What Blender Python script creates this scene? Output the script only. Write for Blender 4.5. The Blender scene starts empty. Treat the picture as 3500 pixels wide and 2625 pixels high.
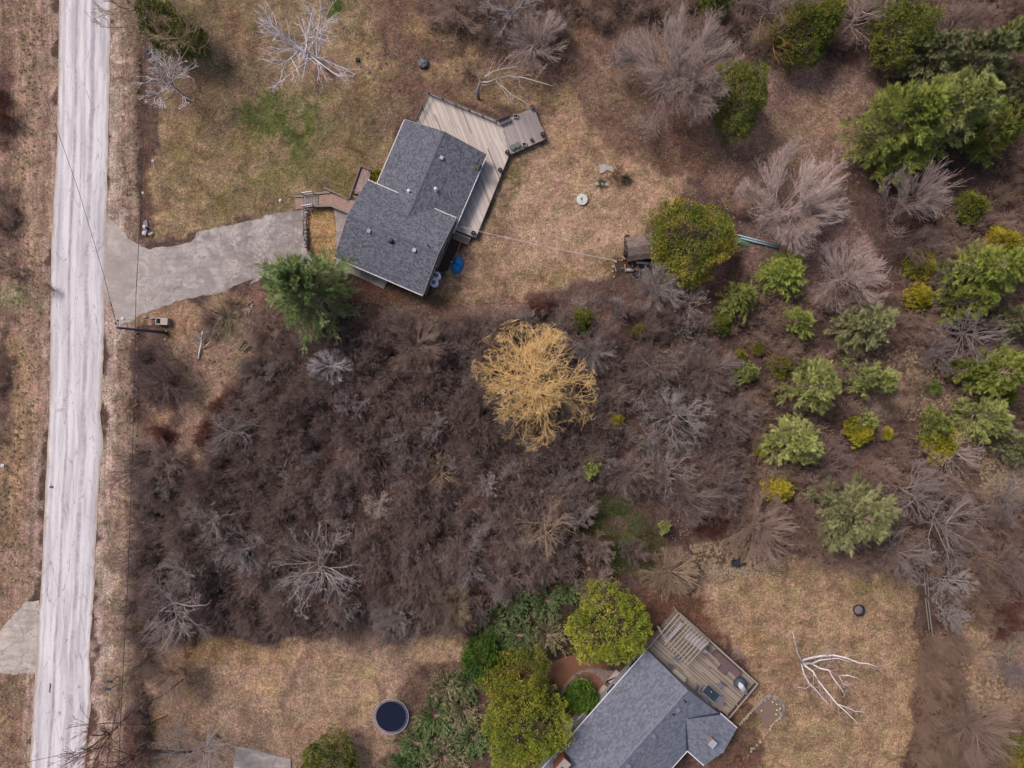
import bpy, bmesh, math, random
import numpy as np
from mathutils import Vector, Matrix, Euler
rad = math.radians
random.seed(7)
S = 0.036          # metres per pixel of the 3500 px photograph, on the ground
H = 84.0           # height of the drone
scn = bpy.context.scene
COL = scn.collection

# ------------------------------------------------------------ camera, sky, sun, exposure
cd = bpy.data.cameras.new('camera'); cam = bpy.data.objects.new('camera', cd); COL.objects.link(cam)
cam.location = (0, 0, H); cam.rotation_euler = (0, 0, 0)
cd.sensor_width = 36; cd.lens = 24.0; cd.clip_start = 0.5; cd.clip_end = 3000
scn.camera = cam
w = bpy.data.worlds.new('World'); scn.world = w; w.use_nodes = True
wn = w.node_tree; bg = wn.nodes['Background']
sky = wn.nodes.new('ShaderNodeTexSky'); sky.sky_type = 'NISHITA'; sky.sun_disc = False
SUN_EL, SUN_AZ = rad(52), rad(-50)      # azimuth from +Y towards +X: light comes from the upper left
sky.sun_elevation = SUN_EL; sky.sun_rotation = SUN_AZ
sky.air_density = 1.0; sky.dust_density = 5.0; sky.ozone_density = 0.6
wn.links.new(sky.outputs[0], bg.inputs[0]); bg.inputs[1].default_value = 0.095
sd = bpy.data.lights.new('sun', 'SUN'); sun = bpy.data.objects.new('sun', sd); COL.objects.link(sun)
sd.energy = 1.8; sd.angle = rad(18); sd.color = (1.0, 0.93, 0.87)
sv = Vector((math.sin(SUN_AZ)*math.cos(SUN_EL), math.cos(SUN_AZ)*math.cos(SUN_EL), math.sin(SUN_EL)))
sun.rotation_euler = sv.to_track_quat('Z', 'Y').to_euler(); sun.location = (0, 0, 60)
scn.view_settings.view_transform = 'Standard'; scn.view_settings.look = 'None'
scn.view_settings.gamma = 1; scn.view_settings.use_curve_mapping = False
scn.view_settings.exposure = 0.86

# ------------------------------------------------------------ helpers
K = 1.55
def lin(hx, k=K):
    c = [int(hx[i:i+2], 16)/255 for i in (0, 2, 4)]
    return tuple((x/12.92 if x <= .04045 else ((x+.055)/1.055)**2.4)/k for x in c)
def G(px, py, z=0.0):
    f = S*(H-z)/H
    return Vector(((px-1750)*f, (1312.5-py)*f, z))
q = 900/2212
TL = dict(A=(0,0,q), B=(850,0,q), C=(1700,0,q), D=(2600,0,q), E=(0,650,q), F=(850,650,q), G=(1700,650,q), H=(2600,650,q),
          I=(0,1300,q), J=(850,1300,q), K=(1700,1300,q), L=(2600,1300,q), M=(0,1950,q), N=(850,1950,q), O=(1700,1950,q), Q=(2600,1950,q),
          W=(0,0,3500/2212), X=(0,0,1),
          a=(1400,300,500/2212), b=(1500,500,400/1896), c=(960,540,400/2212), d=(2050,540,400/1508), e=(2200,2050,420/2111),
          f=(1850,2250,450/1991), g=(1440,780,200/1382), h=(560,980,400/2212), i=(2150,2350,400/2212), j=(2450,2300,300/1531),
          k=(340,1050,320/1270), l=(330,600,230/952), m=(1380,150,160/1269), n=(1960,520,240/1269), o=(2480,760,220/1270), p=(1240,2350,200/952))
def T(t, x, y):
    ox, oy, s = TL[t]; return (ox+x*s, oy+y*s)
def TP(t, x, y, z=0.0):
    return G(*T(t, x, y), z)
def TT(t, pts, z=0.0):
    return [TP(t, x, y, z) for x, y in pts]

class NT:
    def __init__(s, name):
        s.m = bpy.data.materials.new(name); s.m.use_nodes = True; s.t = s.m.node_tree
        s.b = s.t.nodes['Principled BSDF']
    def n(s, typ, ins=None, **kw):
        o = s.t.nodes.new(typ)
        for k_, v in kw.items(): setattr(o, k_, v)
        for k_, v in (ins or {}).items():
            if hasattr(v, 'node') or hasattr(v, 'is_output'): s.t.links.new(v, o.inputs[k_])
            else: o.inputs[k_].default_value = v
        return o
    def lk(s, a, b): s.t.links.new(a, b)
    def noise(s, vec, scale, detail=4, rough=.6, dist=0):
        return s.n('ShaderNodeTexNoise', {'Vector': vec, 'Scale': scale, 'Detail': detail, 'Roughness': rough, 'Distortion': dist}).outputs[0]
    def mr(s, v, a, b, c, d):
        return s.n('ShaderNodeMapRange', {0: v, 1: a, 2: b, 3: c, 4: d}).outputs[0]
    def mix(s, f, a, b, bt='MIX'):
        o = s.n('ShaderNodeMix', data_type='RGBA', blend_type=bt)
        for i_, v in ((0, f), (6, a), (7, b)):
            if hasattr(v, 'is_output'): s.lk(v, o.inputs[i_])
            else: o.inputs[i_].default_value = v if i_ == 0 else (tuple(v)+(1,))[:4]
        return o.outputs[2]
    def math(s, op, a, b=0.0):
        o = s.n('ShaderNodeMath', operation=op)
        for i_, v in ((0, a), (1, b)):
            if hasattr(v, 'is_output'): s.lk(v, o.inputs[i_])
            else: o.inputs[i_].default_value = v
        return o.outputs[0]
    def bump(s, h, strength=.4, dist=.05):
        o = s.n('ShaderNodeBump', {'Strength': strength, 'Distance': dist, 'Height': h}); s.lk(o.outputs[0], s.b.inputs['Normal'])
    def scale(s, col, f):      # multiply a colour by a scalar socket
        v = s.n('ShaderNodeVectorMath', operation='SCALE'); s.lk(col, v.inputs[0])
        if hasattr(f, 'is_output'): s.lk(f, v.inputs['Scale'])
        else: v.inputs['Scale'].default_value = f
        return v.outputs[0]
MATS = {}
def mat(name, c1, c2=None, sc=3.0, rough=.8, rnd=.12, attr=0.0, bump=.3, metal=0.0, stretch=None, lo=.35, hi=.65, spec=.3, kk=K):
    """two-colour weathered material; rnd = brightness change from object to object, attr = change by the face attribute 'tint'"""
    if name in MATS: return MATS[name]
    c1 = lin(c1, kk); c2 = lin(c2, kk) if c2 else tuple(x*.7 for x in c1)
    t = NT(name); tc = t.n('ShaderNodeTexCoord'); vec = tc.outputs['Object']
    oi = t.n('ShaderNodeObjectInfo')
    if stretch:
        vec = t.n('ShaderNodeMapping', {'Vector': vec, 'Scale': stretch}).outputs[0]
    off = t.n('ShaderNodeVectorMath', operation='ADD'); t.lk(vec, off.inputs[0]); 
    cmb = t.n('ShaderNodeCombineXYZ', {0: t.math('MULTIPLY', oi.outputs['Random'], 50.0)}); t.lk(cmb.outputs[0], off.inputs[1])
    nz = t.noise(off.outputs[0], sc, 5, .62)
    c = t.mix(t.mr(nz, lo, hi, 0, 1), c1, c2)
    if rnd: c = t.scale(c, t.mr(oi.outputs['Random'], 0, 1, 1-rnd, 1+rnd))
    if attr:
        at = t.n('ShaderNodeAttribute', attribute_name='tint'); c = t.scale(c, t.mr(at.outputs['Fac'], 0, 1, 1-attr, 1+attr))
    t.lk(c, t.b.inputs['Base Color']); t.b.inputs['Roughness'].default_value = rough; t.b.inputs['Metallic'].default_value = metal
    t.b.inputs['Specular IOR Level'].default_value = spec
    if bump: t.bump(nz, bump, .02)
    MATS[name] = t.m
    return t.m

class MB:
    """collects polygons, linked as ONE mesh object by obj()"""
    def __init__(s): s.v = []; s.f = []; s.t = []
    def poly(s, pts, tint=.5):
        i = len(s.v); s.v += [tuple(p) for p in pts]; s.f.append(tuple(range(i, i+len(pts)))); s.t.append(tint)
    def box(s, c, size, rz=0.0, tint=.5, M=None):
        hx, hy, hz = size[0]/2, size[1]/2, size[2]/2
        if M is None: M = Matrix.Translation(Vector(c)) @ Matrix.Rotation(rz, 4, 'Z')
        else: M = Matrix.Translation(Vector(c)) @ M
        i = len(s.v)
        for x in (-hx, hx):
            for y in (-hy, hy):
                for z in (-hz, hz): s.v.append(tuple(M @ Vector((x, y, z))))
        for fc in ((0,1,3,2), (4,6,7,5), (0,4,5,1), (2,3,7,6), (0,2,6,4), (1,5,7,3)):
            s.f.append(tuple(i+k_ for k_ in fc)); s.t.append(tint)
    def bar(s, p0, p1, w_, h_, tint=.5):
        p0, p1 = Vector(p0), Vector(p1); d = p1-p0; L = d.length
        x = d.normalized(); up = Vector((0, 0, 1)) if abs(x.z) < .95 else Vector((1, 0, 0))
        y = up.cross(x).normalized(); z = x.cross(y)
        M = Matrix((x, y, z)).transposed().to_4x4()
        s.box((p0+p1)/2, (L, w_, h_), tint=tint, M=M)
    def tube(s, pts, r, n=8, tint=.5, caps=True):
        pts = [Vector(p) for p in pts]; rs = r if isinstance(r, (list, tuple)) else [r]*len(pts)
        i0 = len(s.v)
        for k_, p in enumerate(pts):
            d = (pts[min(k_+1, len(pts)-1)]-pts[max(k_-1, 0)]).normalized()
            up = Vector((0, 0, 1)) if abs(d.z) < .9 else Vector((1, 0, 0))
            a = up.cross(d).normalized(); b = d.cross(a)
            for j in range(n):
                th = 2*math.pi*j/n; s.v.append(tuple(p+(a*math.cos(th)+b*math.sin(th))*rs[k_]))
        for k_ in range(len(pts)-1):
            for j in range(n):
                a0 = i0+k_*n+j; a1 = i0+k_*n+(j+1) % n
                s.f.append((a0, a1, a1+n, a0+n)); s.t.append(tint)
        if caps:
            s.f.append(tuple(i0+j for j in reversed(range(n)))); s.t.append(tint)
            s.f.append(tuple(i0+(len(pts)-1)*n+j for j in range(n))); s.t.append(tint)
    def lathe(s, c, prof, n=16, tint=.5, sx=1, sy=1):
        """prof: (radius, z) from the bottom up; closed at both ends"""
        c = Vector(c); i0 = len(s.v)
        for r, z in prof:
            for j in range(n):
                th = 2*math.pi*j/n; s.v.append((c.x+r*sx*math.cos(th), c.y+r*sy*math.sin(th), c.z+z))
        for k_ in range(len(prof)-1):
            for j in range(n):
                a0 = i0+k_*n+j; a1 = i0+k_*n+(j+1) % n
                s.f.append((a0, a1, a1+n, a0+n)); s.t.append(tint)
        s.f.append(tuple(i0+j for j in reversed(range(n)))); s.t.append(tint)
        s.f.append(tuple(i0+(len(prof)-1)*n+j for j in range(n))); s.t.append(tint)
    def slab(s, pts, z0, z1, tint=.5):
        """prism with the outline pts (x, y), from z0 to z1"""
        n = len(pts); i = len(s.v)
        ar = sum(pts[k_][0]*pts[(k_+1) % n][1]-pts[(k_+1) % n][0]*pts[k_][1] for k_ in range(n))
        if ar < 0: pts = list(reversed(pts))
        for z in (z0, z1):
            for p in pts: s.v.append((p[0], p[1], z))
        s.f.append(tuple(i+n+k_ for k_ in range(n))); s.t.append(tint)
        s.f.append(tuple(i+k_ for k_ in reversed(range(n)))); s.t.append(tint)
        for k_ in range(n):
            k2 = (k_+1) % n; s.f.append((i+k_, i+k2, i+n+k2, i+n+k_)); s.t.append(tint)

def tag(o, label=None, cat=None, group=None, kind=None):
    if label: o['label'] = label
    if cat: o['category'] = cat
    if group: o['group'] = group
    if kind: o['kind'] = kind
    return o
def obj(name, mb, m, parent=None, smooth=False):
    off = Vector((0, 0, 0)); rz = 0
    p = parent
    while p is not None: off += Vector(p.location); p = p.parent
    me = bpy.data.meshes.new(name)
    me.from_pydata([(v[0]-off.x, v[1]-off.y, v[2]-off.z) for v in mb.v], [], mb.f)
    at = me.attributes.new('tint', 'FLOAT', 'FACE'); at.data.foreach_set('value', np.array(mb.t, dtype=np.float32))
    me.materials.append(m)
    if smooth: me.polygons.foreach_set('use_smooth', [True]*len(me.polygons))
    me.update()
    o = bpy.data.objects.new(name, me); COL.objects.link(o)
    if parent is not None: o.parent = parent
    return o
def thing(name, label, cat, loc=(0, 0, 0), group=None):
    o = bpy.data.objects.new(name, None); COL.objects.link(o); o.location = loc; o.empty_display_size = .3
    return tag(o, label, cat, group)
def single(name, mb, m, label, cat, group=None, smooth=False):
    """a thing that is one mesh, its origin at its base"""
    vs = np.array(mb.v); c = (vs.min(0)+vs.max(0))/2; c[2] = vs[:, 2].min()
    for k_, v in enumerate(mb.v): mb.v[k_] = (v[0]-c[0], v[1]-c[1], v[2]-c[2])
    o = obj(name, mb, m, None, smooth); o.location = c
    return tag(o, label, cat, group)
_unit = {}
def piece(name, m, parent, c, size, rz=0.0, M=None):
    """a box-shaped part that shares its mesh with every alike piece"""
    if m.name not in _unit:
        b = MB(); b.box((0, 0, 0), (1, 1, 1)); me = bpy.data.meshes.new(name); me.from_pydata(b.v, [], b.f)
        at = me.attributes.new('tint', 'FLOAT', 'FACE'); at.data.foreach_set('value', np.full(6, .5, np.float32))
        me.materials.append(m); _unit[m.name] = me
    o = bpy.data.objects.new(name, _unit[m.name]); COL.objects.link(o)
    if parent is not None:
        o.parent = parent; c = Vector(c)
        p = parent
        while p is not None: c = c-Vector(p.location); p = p.parent
    R = (Matrix.Rotation(rz, 4, 'Z') if M is None else M)
    o.matrix_local = Matrix.Translation(c) @ R @ Matrix.Diagonal((*size, 1))
    return o
def pbar(name, m, parent, p0, p1, w_, h_):
    p0, p1 = Vector(p0), Vector(p1); d = p1-p0; x = d.normalized()
    up = Vector((0, 0, 1)) if abs(x.z) < .95 else Vector((1, 0, 0))
    y = up.cross(x).normalized(); z = x.cross(y)
    return piece(name, m, parent, (p0+p1)/2, (d.length, w_, h_), M=Matrix((x, y, z)).transposed().to_4x4())
_rocks = {}
def rock_mesh(m, k_):
    key = (m.name, k_)
    if key not in _rocks:
        r = random.Random(k_*13+5); bm = bmesh.new()
        for _ in range(13):
            v = Vector((r.gauss(0, 1), r.gauss(0, 1), r.gauss(0, 1))).normalized()*r.uniform(.42, .55)
            v.z = max(-.4, min(.36, v.z)); bm.verts.new(v)
        bmesh.ops.convex_hull(bm, input=bm.verts)
        for v in [v for v in bm.verts if not v.link_faces]: bm.verts.remove(v)
        me = bpy.data.meshes.new('stone'); bm.to_mesh(me); bm.free(); me.materials.append(m)
        at = me.attributes.new('tint', 'FLOAT', 'FACE'); at.data.foreach_set('value', np.full(len(me.polygons), .5, np.float32))
        _rocks[key] = me
    return _rocks[key]
def rock(name, m, c, size, rz, parent=None, k_=None):
    o = bpy.data.objects.new(name, rock_mesh(m, random.randrange(6) if k_ is None else k_)); COL.objects.link(o)
    c = Vector(c)
    if parent is not None:
        o.parent = parent; c = c-Vector(parent.location)
    o.location = c; o.rotation_euler = (0, 0, rz); o.scale = size
    return o
def inpoly(pt, poly):
    x, y = pt; r = False; n = len(poly)
    for i in range(n):
        x0, y0 = poly[i][0], poly[i][1]; x1, y1 = poly[i-1][0], poly[i-1][1]
        if (y0 > y) != (y1 > y) and x < (x1-x0)*(y-y0)/(y1-y0)+x0: r = not r
    return r
def cuts(poly, o, d):
    """intervals of the line o + t d inside the outline"""
    nx, ny = -d[1], d[0]; ts = []; n = len(poly)
    for i in range(n):
        a, b = poly[i-1], poly[i]
        da = (a[0]-o[0])*nx+(a[1]-o[1])*ny; db = (b[0]-o[0])*nx+(b[1]-o[1])*ny
        if (da > 0) != (db > 0):
            u = da/(da-db); x = a[0]+(b[0]-a[0])*u; y = a[1]+(b[1]-a[1])*u
            ts.append((x-o[0])*d[0]+(y-o[1])*d[1])
    ts.sort()
    return [(ts[i], ts[i+1]) for i in range(0, len(ts)-1, 2)]

# ------------------------------------------------------------ ground
def vnoise(x, y, f, seed):
    """smooth value noise, numpy"""
    r = np.random.RandomState(seed); g = r.rand(256, 256)
    X = x*f+1000.5; Y = y*f+1000.5; xi = np.floor(X).astype(int); yi = np.floor(Y).astype(int)
    u = X-xi; v = Y-yi; u = u*u*(3-2*u); v = v*v*(3-2*v)
    a = g[xi % 256, yi % 256]; b = g[(xi+1) % 256, yi % 256]; c = g[xi % 256, (yi+1) % 256]; d = g[(xi+1) % 256, (yi+1) % 256]
    return (a*(1-u)+b*u)*(1-v)+(c*(1-u)+d*u)*v
def fbm(x, y, f, seed, o=4):
    s = 0; a = .5; t = 0
    for k_ in range(o): s = s+a*vnoise(x, y, f*2**k_, seed+k_); t += a; a *= .55
    return s/t
st = .3
def axis(lim):
    inner = np.arange(-lim, lim+st/2, st); out = lim+np.cumsum(np.array([1, 2, 4, 8, 16, 32, 64, 120, 200, 400.]))
    return np.concatenate([-out[::-1], inner, out])
gx = axis(68.0); gy = axis(52.0); NX, NY = len(gx), len(gy)
XX, YY = np.meshgrid(gx, gy, indexing='xy'); XX = XX.ravel(); YY = YY.ravel()
wx = XX+(fbm(XX, YY, .35, 11)-.5)*4.2+(fbm(XX, YY, 1.4, 12)-.5)*1.3
wy = YY+(fbm(XX, YY, .35, 21)-.5)*4.2+(fbm(XX, YY, 1.4, 22)-.5)*1.3
PXw = wx/S+1750; PYw = 1312.5-wy/S             # warped photo coordinates of every ground vertex
PX = XX/S+1750; PY = 1312.5-YY/S
col = np.zeros((len(XX), 3)); col[:] = lin('56443f')
def sdist(pts, x, y):
    d = np.full(x.shape, 1e9); ins = np.zeros(x.shape, bool); n = len(pts)
    for i in range(n):
        x0, y0 = pts[i-1]; x1, y1 = pts[i]; ex, ey = x1-x0, y1-y0
        t = np.clip(((x-x0)*ex+(y-y0)*ey)/(ex*ex+ey*ey+1e-9), 0, 1)
        d = np.minimum(d, np.hypot(x-x0-t*ex, y-y0-t*ey))
        c = (y0 > y) != (y1 > y); ins ^= c & (x < (x1-x0)*(y-y0)/((y1-y0) if y1 != y0 else 1e-9)+x0)
    return np.where(ins, d, -d)
def lay(mask, c):
    h_ = [int(c[i:i+2], 16) for i in (0, 2, 4)]; g_ = sum(h_)/3; c = '%02x%02x%02x' % tuple(int((v+(g_-v)*.16)*.94*k_) for v, k_ in zip(h_, (1.015, .98, .99)))
    global col
    m = np.clip(mask, 0, 1)[:, None]; col = col*(1-m)+np.array(lin(c))*m
def zone(pts, c, soft=30, op=1.0, warp=True, t='W', patch=None):
    pts = [T(t, *p) for p in pts]; x, y = (PXw, PYw) if warp else (PX, PY)
    m = sdist(pts, x, y)/soft+.5
    if patch: m = np.minimum(m, (fbm(XX, YY, patch[0], patch[2])-patch[1])*9)
    lay(np.clip(m, 0, 1)*op, c)
NB = fbm(XX+40, YY-9, .55, 81, 5)
def blob(x, y, rx, ry, c, op=.8, t='W', ang=0, sharp=1.6):
    px, py = T(t, x, y); s = TL[t][2]; ca, sa = math.cos(rad(ang)), math.sin(rad(ang))
    dx, dy = PXw-px, PYw-py; u = (dx*ca+dy*sa)/(rx*s); v = (-dx*sa+dy*ca)/(ry*s)
    lay(np.clip((1-np.hypot(u, v))*sharp+.3, 0, 1)*op*np.clip((NB-.3)*4.5, .2, 1), c)
# woods floor: patches of brown, red-brown and grey litter
zone([(-400,-400),(3000,-400),(3000,2100),(-400,2100)], '6a544c', 40, .8, patch=(.12, .5, 31))
zone([(-400,-400),(3000,-400),(3000,2100),(-400,2100)], '4a3832', 40, .7, patch=(.2, .55, 41))
# west of the road
zone([(-400,-400),(120,-400),(118,300),(108,650),(100,950),(80,1300),(60,2100),(-400,2100)], '957b67', 12)
blob(10, 200, 30, 90, '5c4240', .8); blob(15, 500, 26, 120, '66504a', .8); blob(5, 800, 16, 130, '664f49', .8); blob(20, 640, 50, 20, '77764f', .7)
blob(30, 650, 70, 40, '7b7658', .8); blob(40, 800, 30, 130, 'a48662', .7); blob(30, 1000, 32, 200, 'a28560', .7); blob(30, 1130, 30, 60, '7e6548', .6)
blob(30, 1500, 30, 50, '6f5c46', .7); blob(20, 1600, 50, 60, '87694e', .7); blob(70, 200, 20, 200, '9a836e', .6); blob(70, 430, 18, 150, 'a28b75', .5)
zone([(95,-400),(124,-400),(122,300),(112,650),(105,950),(84,1300),(64,2100),(40,2100),(66,1300),(90,950),(98,650),(104,300)], 'a08a7a', 8, .9)
# east verge
zone([(230,-400),(305,-400),(305,520),(290,700),(290,1100),(265,1659),(265,2100),(190,2100),(205,1300),(222,900),(228,600)], '8f7a69', 14)
zone([(232,-400),(262,-400),(258,480),(248,900),(230,1300),(215,2100),(190,2100),(205,1300),(222,900),(228,600)], 'ab988a', 8)
zone([(300,-50),(318,-50),(330,520),(300,520),(296,300)], '5e4a3e', 8, .95, warp=False)
blob(315, 100, 30, 60, '6c544c', .7); blob(300, 20, 60, 60, '7d6a5d', .6)
zone([(295,690),(335,690),(330,1100),(320,1659),(275,1659),(285,1100)], '7d6556', 20, .7, patch=(.25, .42, 52))
# north-west lawn
zone([(330,-300),(1010,-300),(990,80),(870,260),(790,430),(660,458),(480,492),(336,512)], '8d785c', 14)
zone([(330,-300),(1010,-300),(990,80),(870,260),(790,430),(660,458),(480,492),(336,512)], '6d6444', 14, .7, patch=(.3, .55, 131))
zone([(330,-300),(1010,-300),(990,80),(870,260),(790,430),(660,458),(480,492),(336,512)], 'a88c68', 14, .6, patch=(.6, .6, 141))
for b_ in ((620,290,105,80,'59622e',1),(560,250,70,45,'566030',.8),(690,225,60,45,'65653a',.7),(420,340,60,90,'78693f',.7),(480,440,110,40,'776a40',.6),(700,380,90,60,'6d6839',.75),
           (610,400,90,40,'6f683c',.6),(430,220,60,60,'7d6c45',.6),(500,170,70,60,'83704d',.5),(350,430,30,80,'a58a61',.8),(360,260,25,70,'96805c',.6),(560,60,120,60,'7e6550',.7),
           (480,30,60,60,'796348',.6),(715,14,24,16,'3f5a1c',.95),(565,380,45,24,'6b6a38',.7),(640,240,40,30,'4c5c26',.9),(760,300,40,50,'7c6c46',.6),(520,330,60,40,'8f7a52',.7),
           (705,150,48,44,'836b5b',.85),(780,330,60,40,'7b6844',.6),(770,180,60,90,'8d7350',.8),(740,420,50,25,'746a3f',.6),(385,210,60,60,'7a6152',.7)): blob(*b_)
zone([(668,452),(700,450),(722,462),(728,520),(722,570),(690,570),(672,520),(664,480)], 'a8895c', 8, 1.0, warp=False)
blob(690, 456, 26, 10, '7c6a2e', .7)
# north, behind the house
zone([(770,-300),(1330,-300),(1330,160),(1240,250),(1180,250),(1060,230),(940,210),(900,240),(830,200)], '745c49', 40)
zone([(760,40),(1250,40),(1240,250),(940,210),(830,260),(760,200)], '98805a', 40, .8, patch=(.35, .5, 61))
for b_ in ((1000,40,150,45,'53413a',.7),(1150,20,160,50,'5a463c',.7),(880,130,40,110,'6c5548',.7),(870,230,40,60,'705746',.7),(1110,160,100,60,'77604c',.6),(1200,60,100,60,'6f5644',.6),(1000,190,60,30,'6a5140',.6),
           (1080,190,50,30,'5e4d34',.7),(960,70,80,30,'8c734c',.5),(820,20,40,30,'937a5d',.6),(1150,140,60,40,'86695d',.6)): blob(*b_)
# back lawn
zone([(1070,330),(1190,240),(1230,225),(1330,310),(1420,350),(1500,380),(1500,420),(1400,480),(1345,560),(1330,605),(1150,640),(960,655),(940,620),(970,560),(1030,520)], 'a2876b', 26)
for b_ in ((1150,480,110,80,'ad9279',.7),(1280,470,90,110,'a98e70',.6),(1120,375,30,50,'6d6940',.75),(1050,590,70,40,'746148',.6),(1060,480,36,60,'705a40',.75),(1100,430,18,70,'6d5a42',.6),(1230,280,60,60,'a38560',.7),
           (1200,600,70,18,'7d6a3c',.7),(1300,330,70,60,'8e7357',.5),(1320,570,40,30,'7c6a3a',.6),(1400,420,60,50,'a5876a',.6),(985,480,26,50,'66543e',.8)): blob(*b_)
zone([(770,600),(930,640),(1150,625),(1180,650),(1050,690),(900,720),(770,700)], '6f5342', 24, .9)
blob(830, 680, 60, 30, '6e5a4c', .8); blob(1060, 665, 80, 30, '86705f', .7); blob(1100, 690, 60, 16, 'a2897e', .6); blob(940, 640, 50, 16, '6a5b34', .5); blob(790, 620, 60, 40, '6a4a3a', .7)
# north-east clearing and its leaf litter
zone([(1250,100),(1400,60),(1640,110),(1700,140),(1850,130),(1890,180),(1840,400),(1620,440),(1560,420),(1480,370),(1330,320),(1240,250)], '7b6355', 34)
for b_ in ((1750,170,110,50,'8b756e',.8),(1770,250,110,70,'93795f',.8),(1700,300,90,60,'8d7460',.6),(1330,200,80,90,'756049',.8),(1380,300,120,40,'6d5240',.7),(1480,340,110,40,'6b4f3f',.7),(1580,360,60,60,'836a58',.6),(1440,250,60,70,'7f6558',.6),
           (1480,230,80,80,'5f4334',.6),(1750,400,120,60,'6b5242',.6),(1700,110,60,20,'6d5753',.7),(1760,218,8,8,'7d5a1c',.9)): blob(*b_)
zone([(1590,480),(1700,480),(1850,470),(1900,560),(1780,660),(1620,600)], '836960', 40, .85)
blob(1720, 520, 60, 30, '9a7c71', .7); blob(1800, 560, 80, 60, '7a6058', .6); blob(1560, 590, 50, 60, '6d5248', .7); blob(1900, 640, 60, 60, '6b5047', .6)
for b_ in ((1930,850,90,40,'8c7465',.8),(1980,800,60,30,'84705f',.6),(1920,880,50,40,'9a8274',.6),(2180,1010,60,90,'94796a',.8),(2090,1050,60,40,'715b4c',.6),(1650,200,60,60,'81685d',.5),(1900,770,60,30,'715a50',.6),(2130,470,60,40,'4e3c36',.6),
           (1900,720,60,40,'654d46',.6),(1960,700,50,40,'6c544c',.6),(2050,960,50,30,'79634f',.5)): blob(*b_)
# thicket edges, red dogwood patch, openings
zone([(370,750),(470,640),(560,640),(540,760),(500,850),(500,930),(430,1000),(380,930),(390,850)], '9a7f6a', 26, .95)
blob(440, 830, 50, 70, '9a8068', .7); blob(500, 880, 40, 90, '4e2622', .6); blob(345, 920, 24, 60, '93785f', .8); blob(400, 700, 50, 30, 'a0805a', .8); blob(330, 690, 40, 14, '8d7160', .7)
zone([(250,680),(420,650),(560,620),(560,640),(420,720),(300,710)], '9a7f62', 14, .85)
blob(540, 650, 50, 26, '7b5c50', .8); blob(560, 600, 30, 20, '6d5a2e', .6); blob(1180, 730, 90, 60, '644e4b', .7); blob(1230, 650, 90, 20, '765f57', .7)
blob(1330, 1150, 80, 90, '3c4a25', .95); blob(1260, 1090, 60, 60, '37401f', .8); blob(1370, 1200, 70, 50, '3f5226', .9); blob(1290, 1170, 50, 30, '54341f', .7); blob(1250, 1230, 60, 40, '49361f', .7); blob(1420, 1160, 40, 30, '3a3b20', .7)
blob(1500, 1120, 60, 40, '5b3c38', .6); blob(1520, 1200, 80, 50, '7e6759', .7); blob(1590, 1170, 60, 50, '735a50', .7); blob(1600, 1240, 90, 16, '9c8576', .7); blob(1480, 1230, 60, 30, '6f5749', .7); blob(1730, 1200, 100, 26, '6f594b', .8)
# south-west lawn
zone([(325,1385),(480,1378),(700,1372),(960,1362),(1012,1400),(1010,1450),(930,1500),(890,1600),(840,1700),(830,2100),(290,2100),(308,1500)], '987f6a', 18)
for b_ in ((600,1420,120,40,'a98a60',.6),(560,1490,60,30,'b3946a',.7),(780,1480,80,70,'a58d66',.7),(950,1400,60,40,'a98e66',.8),(450,1400,80,30,'927548',.7),(400,1500,60,90,'8b6f56',.6),(700,1600,120,50,'9a7b5a',.6),(440,1600,80,50,'8d765a',.6),
           (330,1560,30,60,'7c6a44',.7),(640,1640,60,50,'8d7768',.6),(720,1530,60,20,'8c7a55',.5),(390,1420,60,40,'7a6148',.7),(800,1650,40,30,'8d7753',.7),(500,1390,150,16,'8d7449',.6)): blob(*b_)
# south-east lawn
zone([(1470,1290),(1600,1235),(1720,1205),(1960,1225),(1990,1350),(1984,1470),(1960,1659),(1960,2100),(1540,2100),(1560,1640),(1610,1540),(1640,1480),(1560,1400)], '9a8061', 18)
for b_ in ((1560,1300,60,60,'aa8f72',.6),(1650,1290,90,40,'99835a',.6),(1900,1260,90,30,'7d7147',.7),(1760,1350,80,50,'a48b68',.6),(1850,1380,80,60,'a58a66',.5),(1700,1440,60,40,'8f7852',.6),(1760,1560,80,70,'98815d',.6),(1650,1600,60,70,'8a784e',.6),
           (1800,1500,70,60,'866855',.7),(1690,1470,30,40,'7b5c4e',.6),(1900,1600,60,70,'9f8563',.5),(1860,1250,30,16,'6b6328',.6),(1760,1620,80,40,'93805c',.6),(1500,1340,40,60,'8a6d42',.7),(1620,1380,40,40,'95784f',.7),(1940,1370,30,60,'7e654c',.6),(1720,1240,60,20,'887451',.7)): blob(*b_)
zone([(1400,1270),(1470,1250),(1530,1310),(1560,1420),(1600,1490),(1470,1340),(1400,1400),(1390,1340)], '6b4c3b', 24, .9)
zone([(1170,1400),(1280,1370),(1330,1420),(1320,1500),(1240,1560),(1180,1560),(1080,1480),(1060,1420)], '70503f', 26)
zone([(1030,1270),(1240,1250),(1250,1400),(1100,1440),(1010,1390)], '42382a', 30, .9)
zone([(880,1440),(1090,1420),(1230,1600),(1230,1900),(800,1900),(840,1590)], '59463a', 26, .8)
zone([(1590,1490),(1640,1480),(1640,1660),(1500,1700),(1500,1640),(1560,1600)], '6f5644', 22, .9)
zone([(1980,1240),(2000,1240),(2004,1350),(1990,1350)], '5d4940', 12, .8)
zone([(1985,1360),(2060,1340),(2070,1659),(2060,2000),(1960,2000),(1970,1659)], '6f5647', 26, .9)
zone([(2060,1330),(2260,1320),(2260,1560),(2100,1540),(2060,1450)], '92765f', 36, .8)
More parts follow.
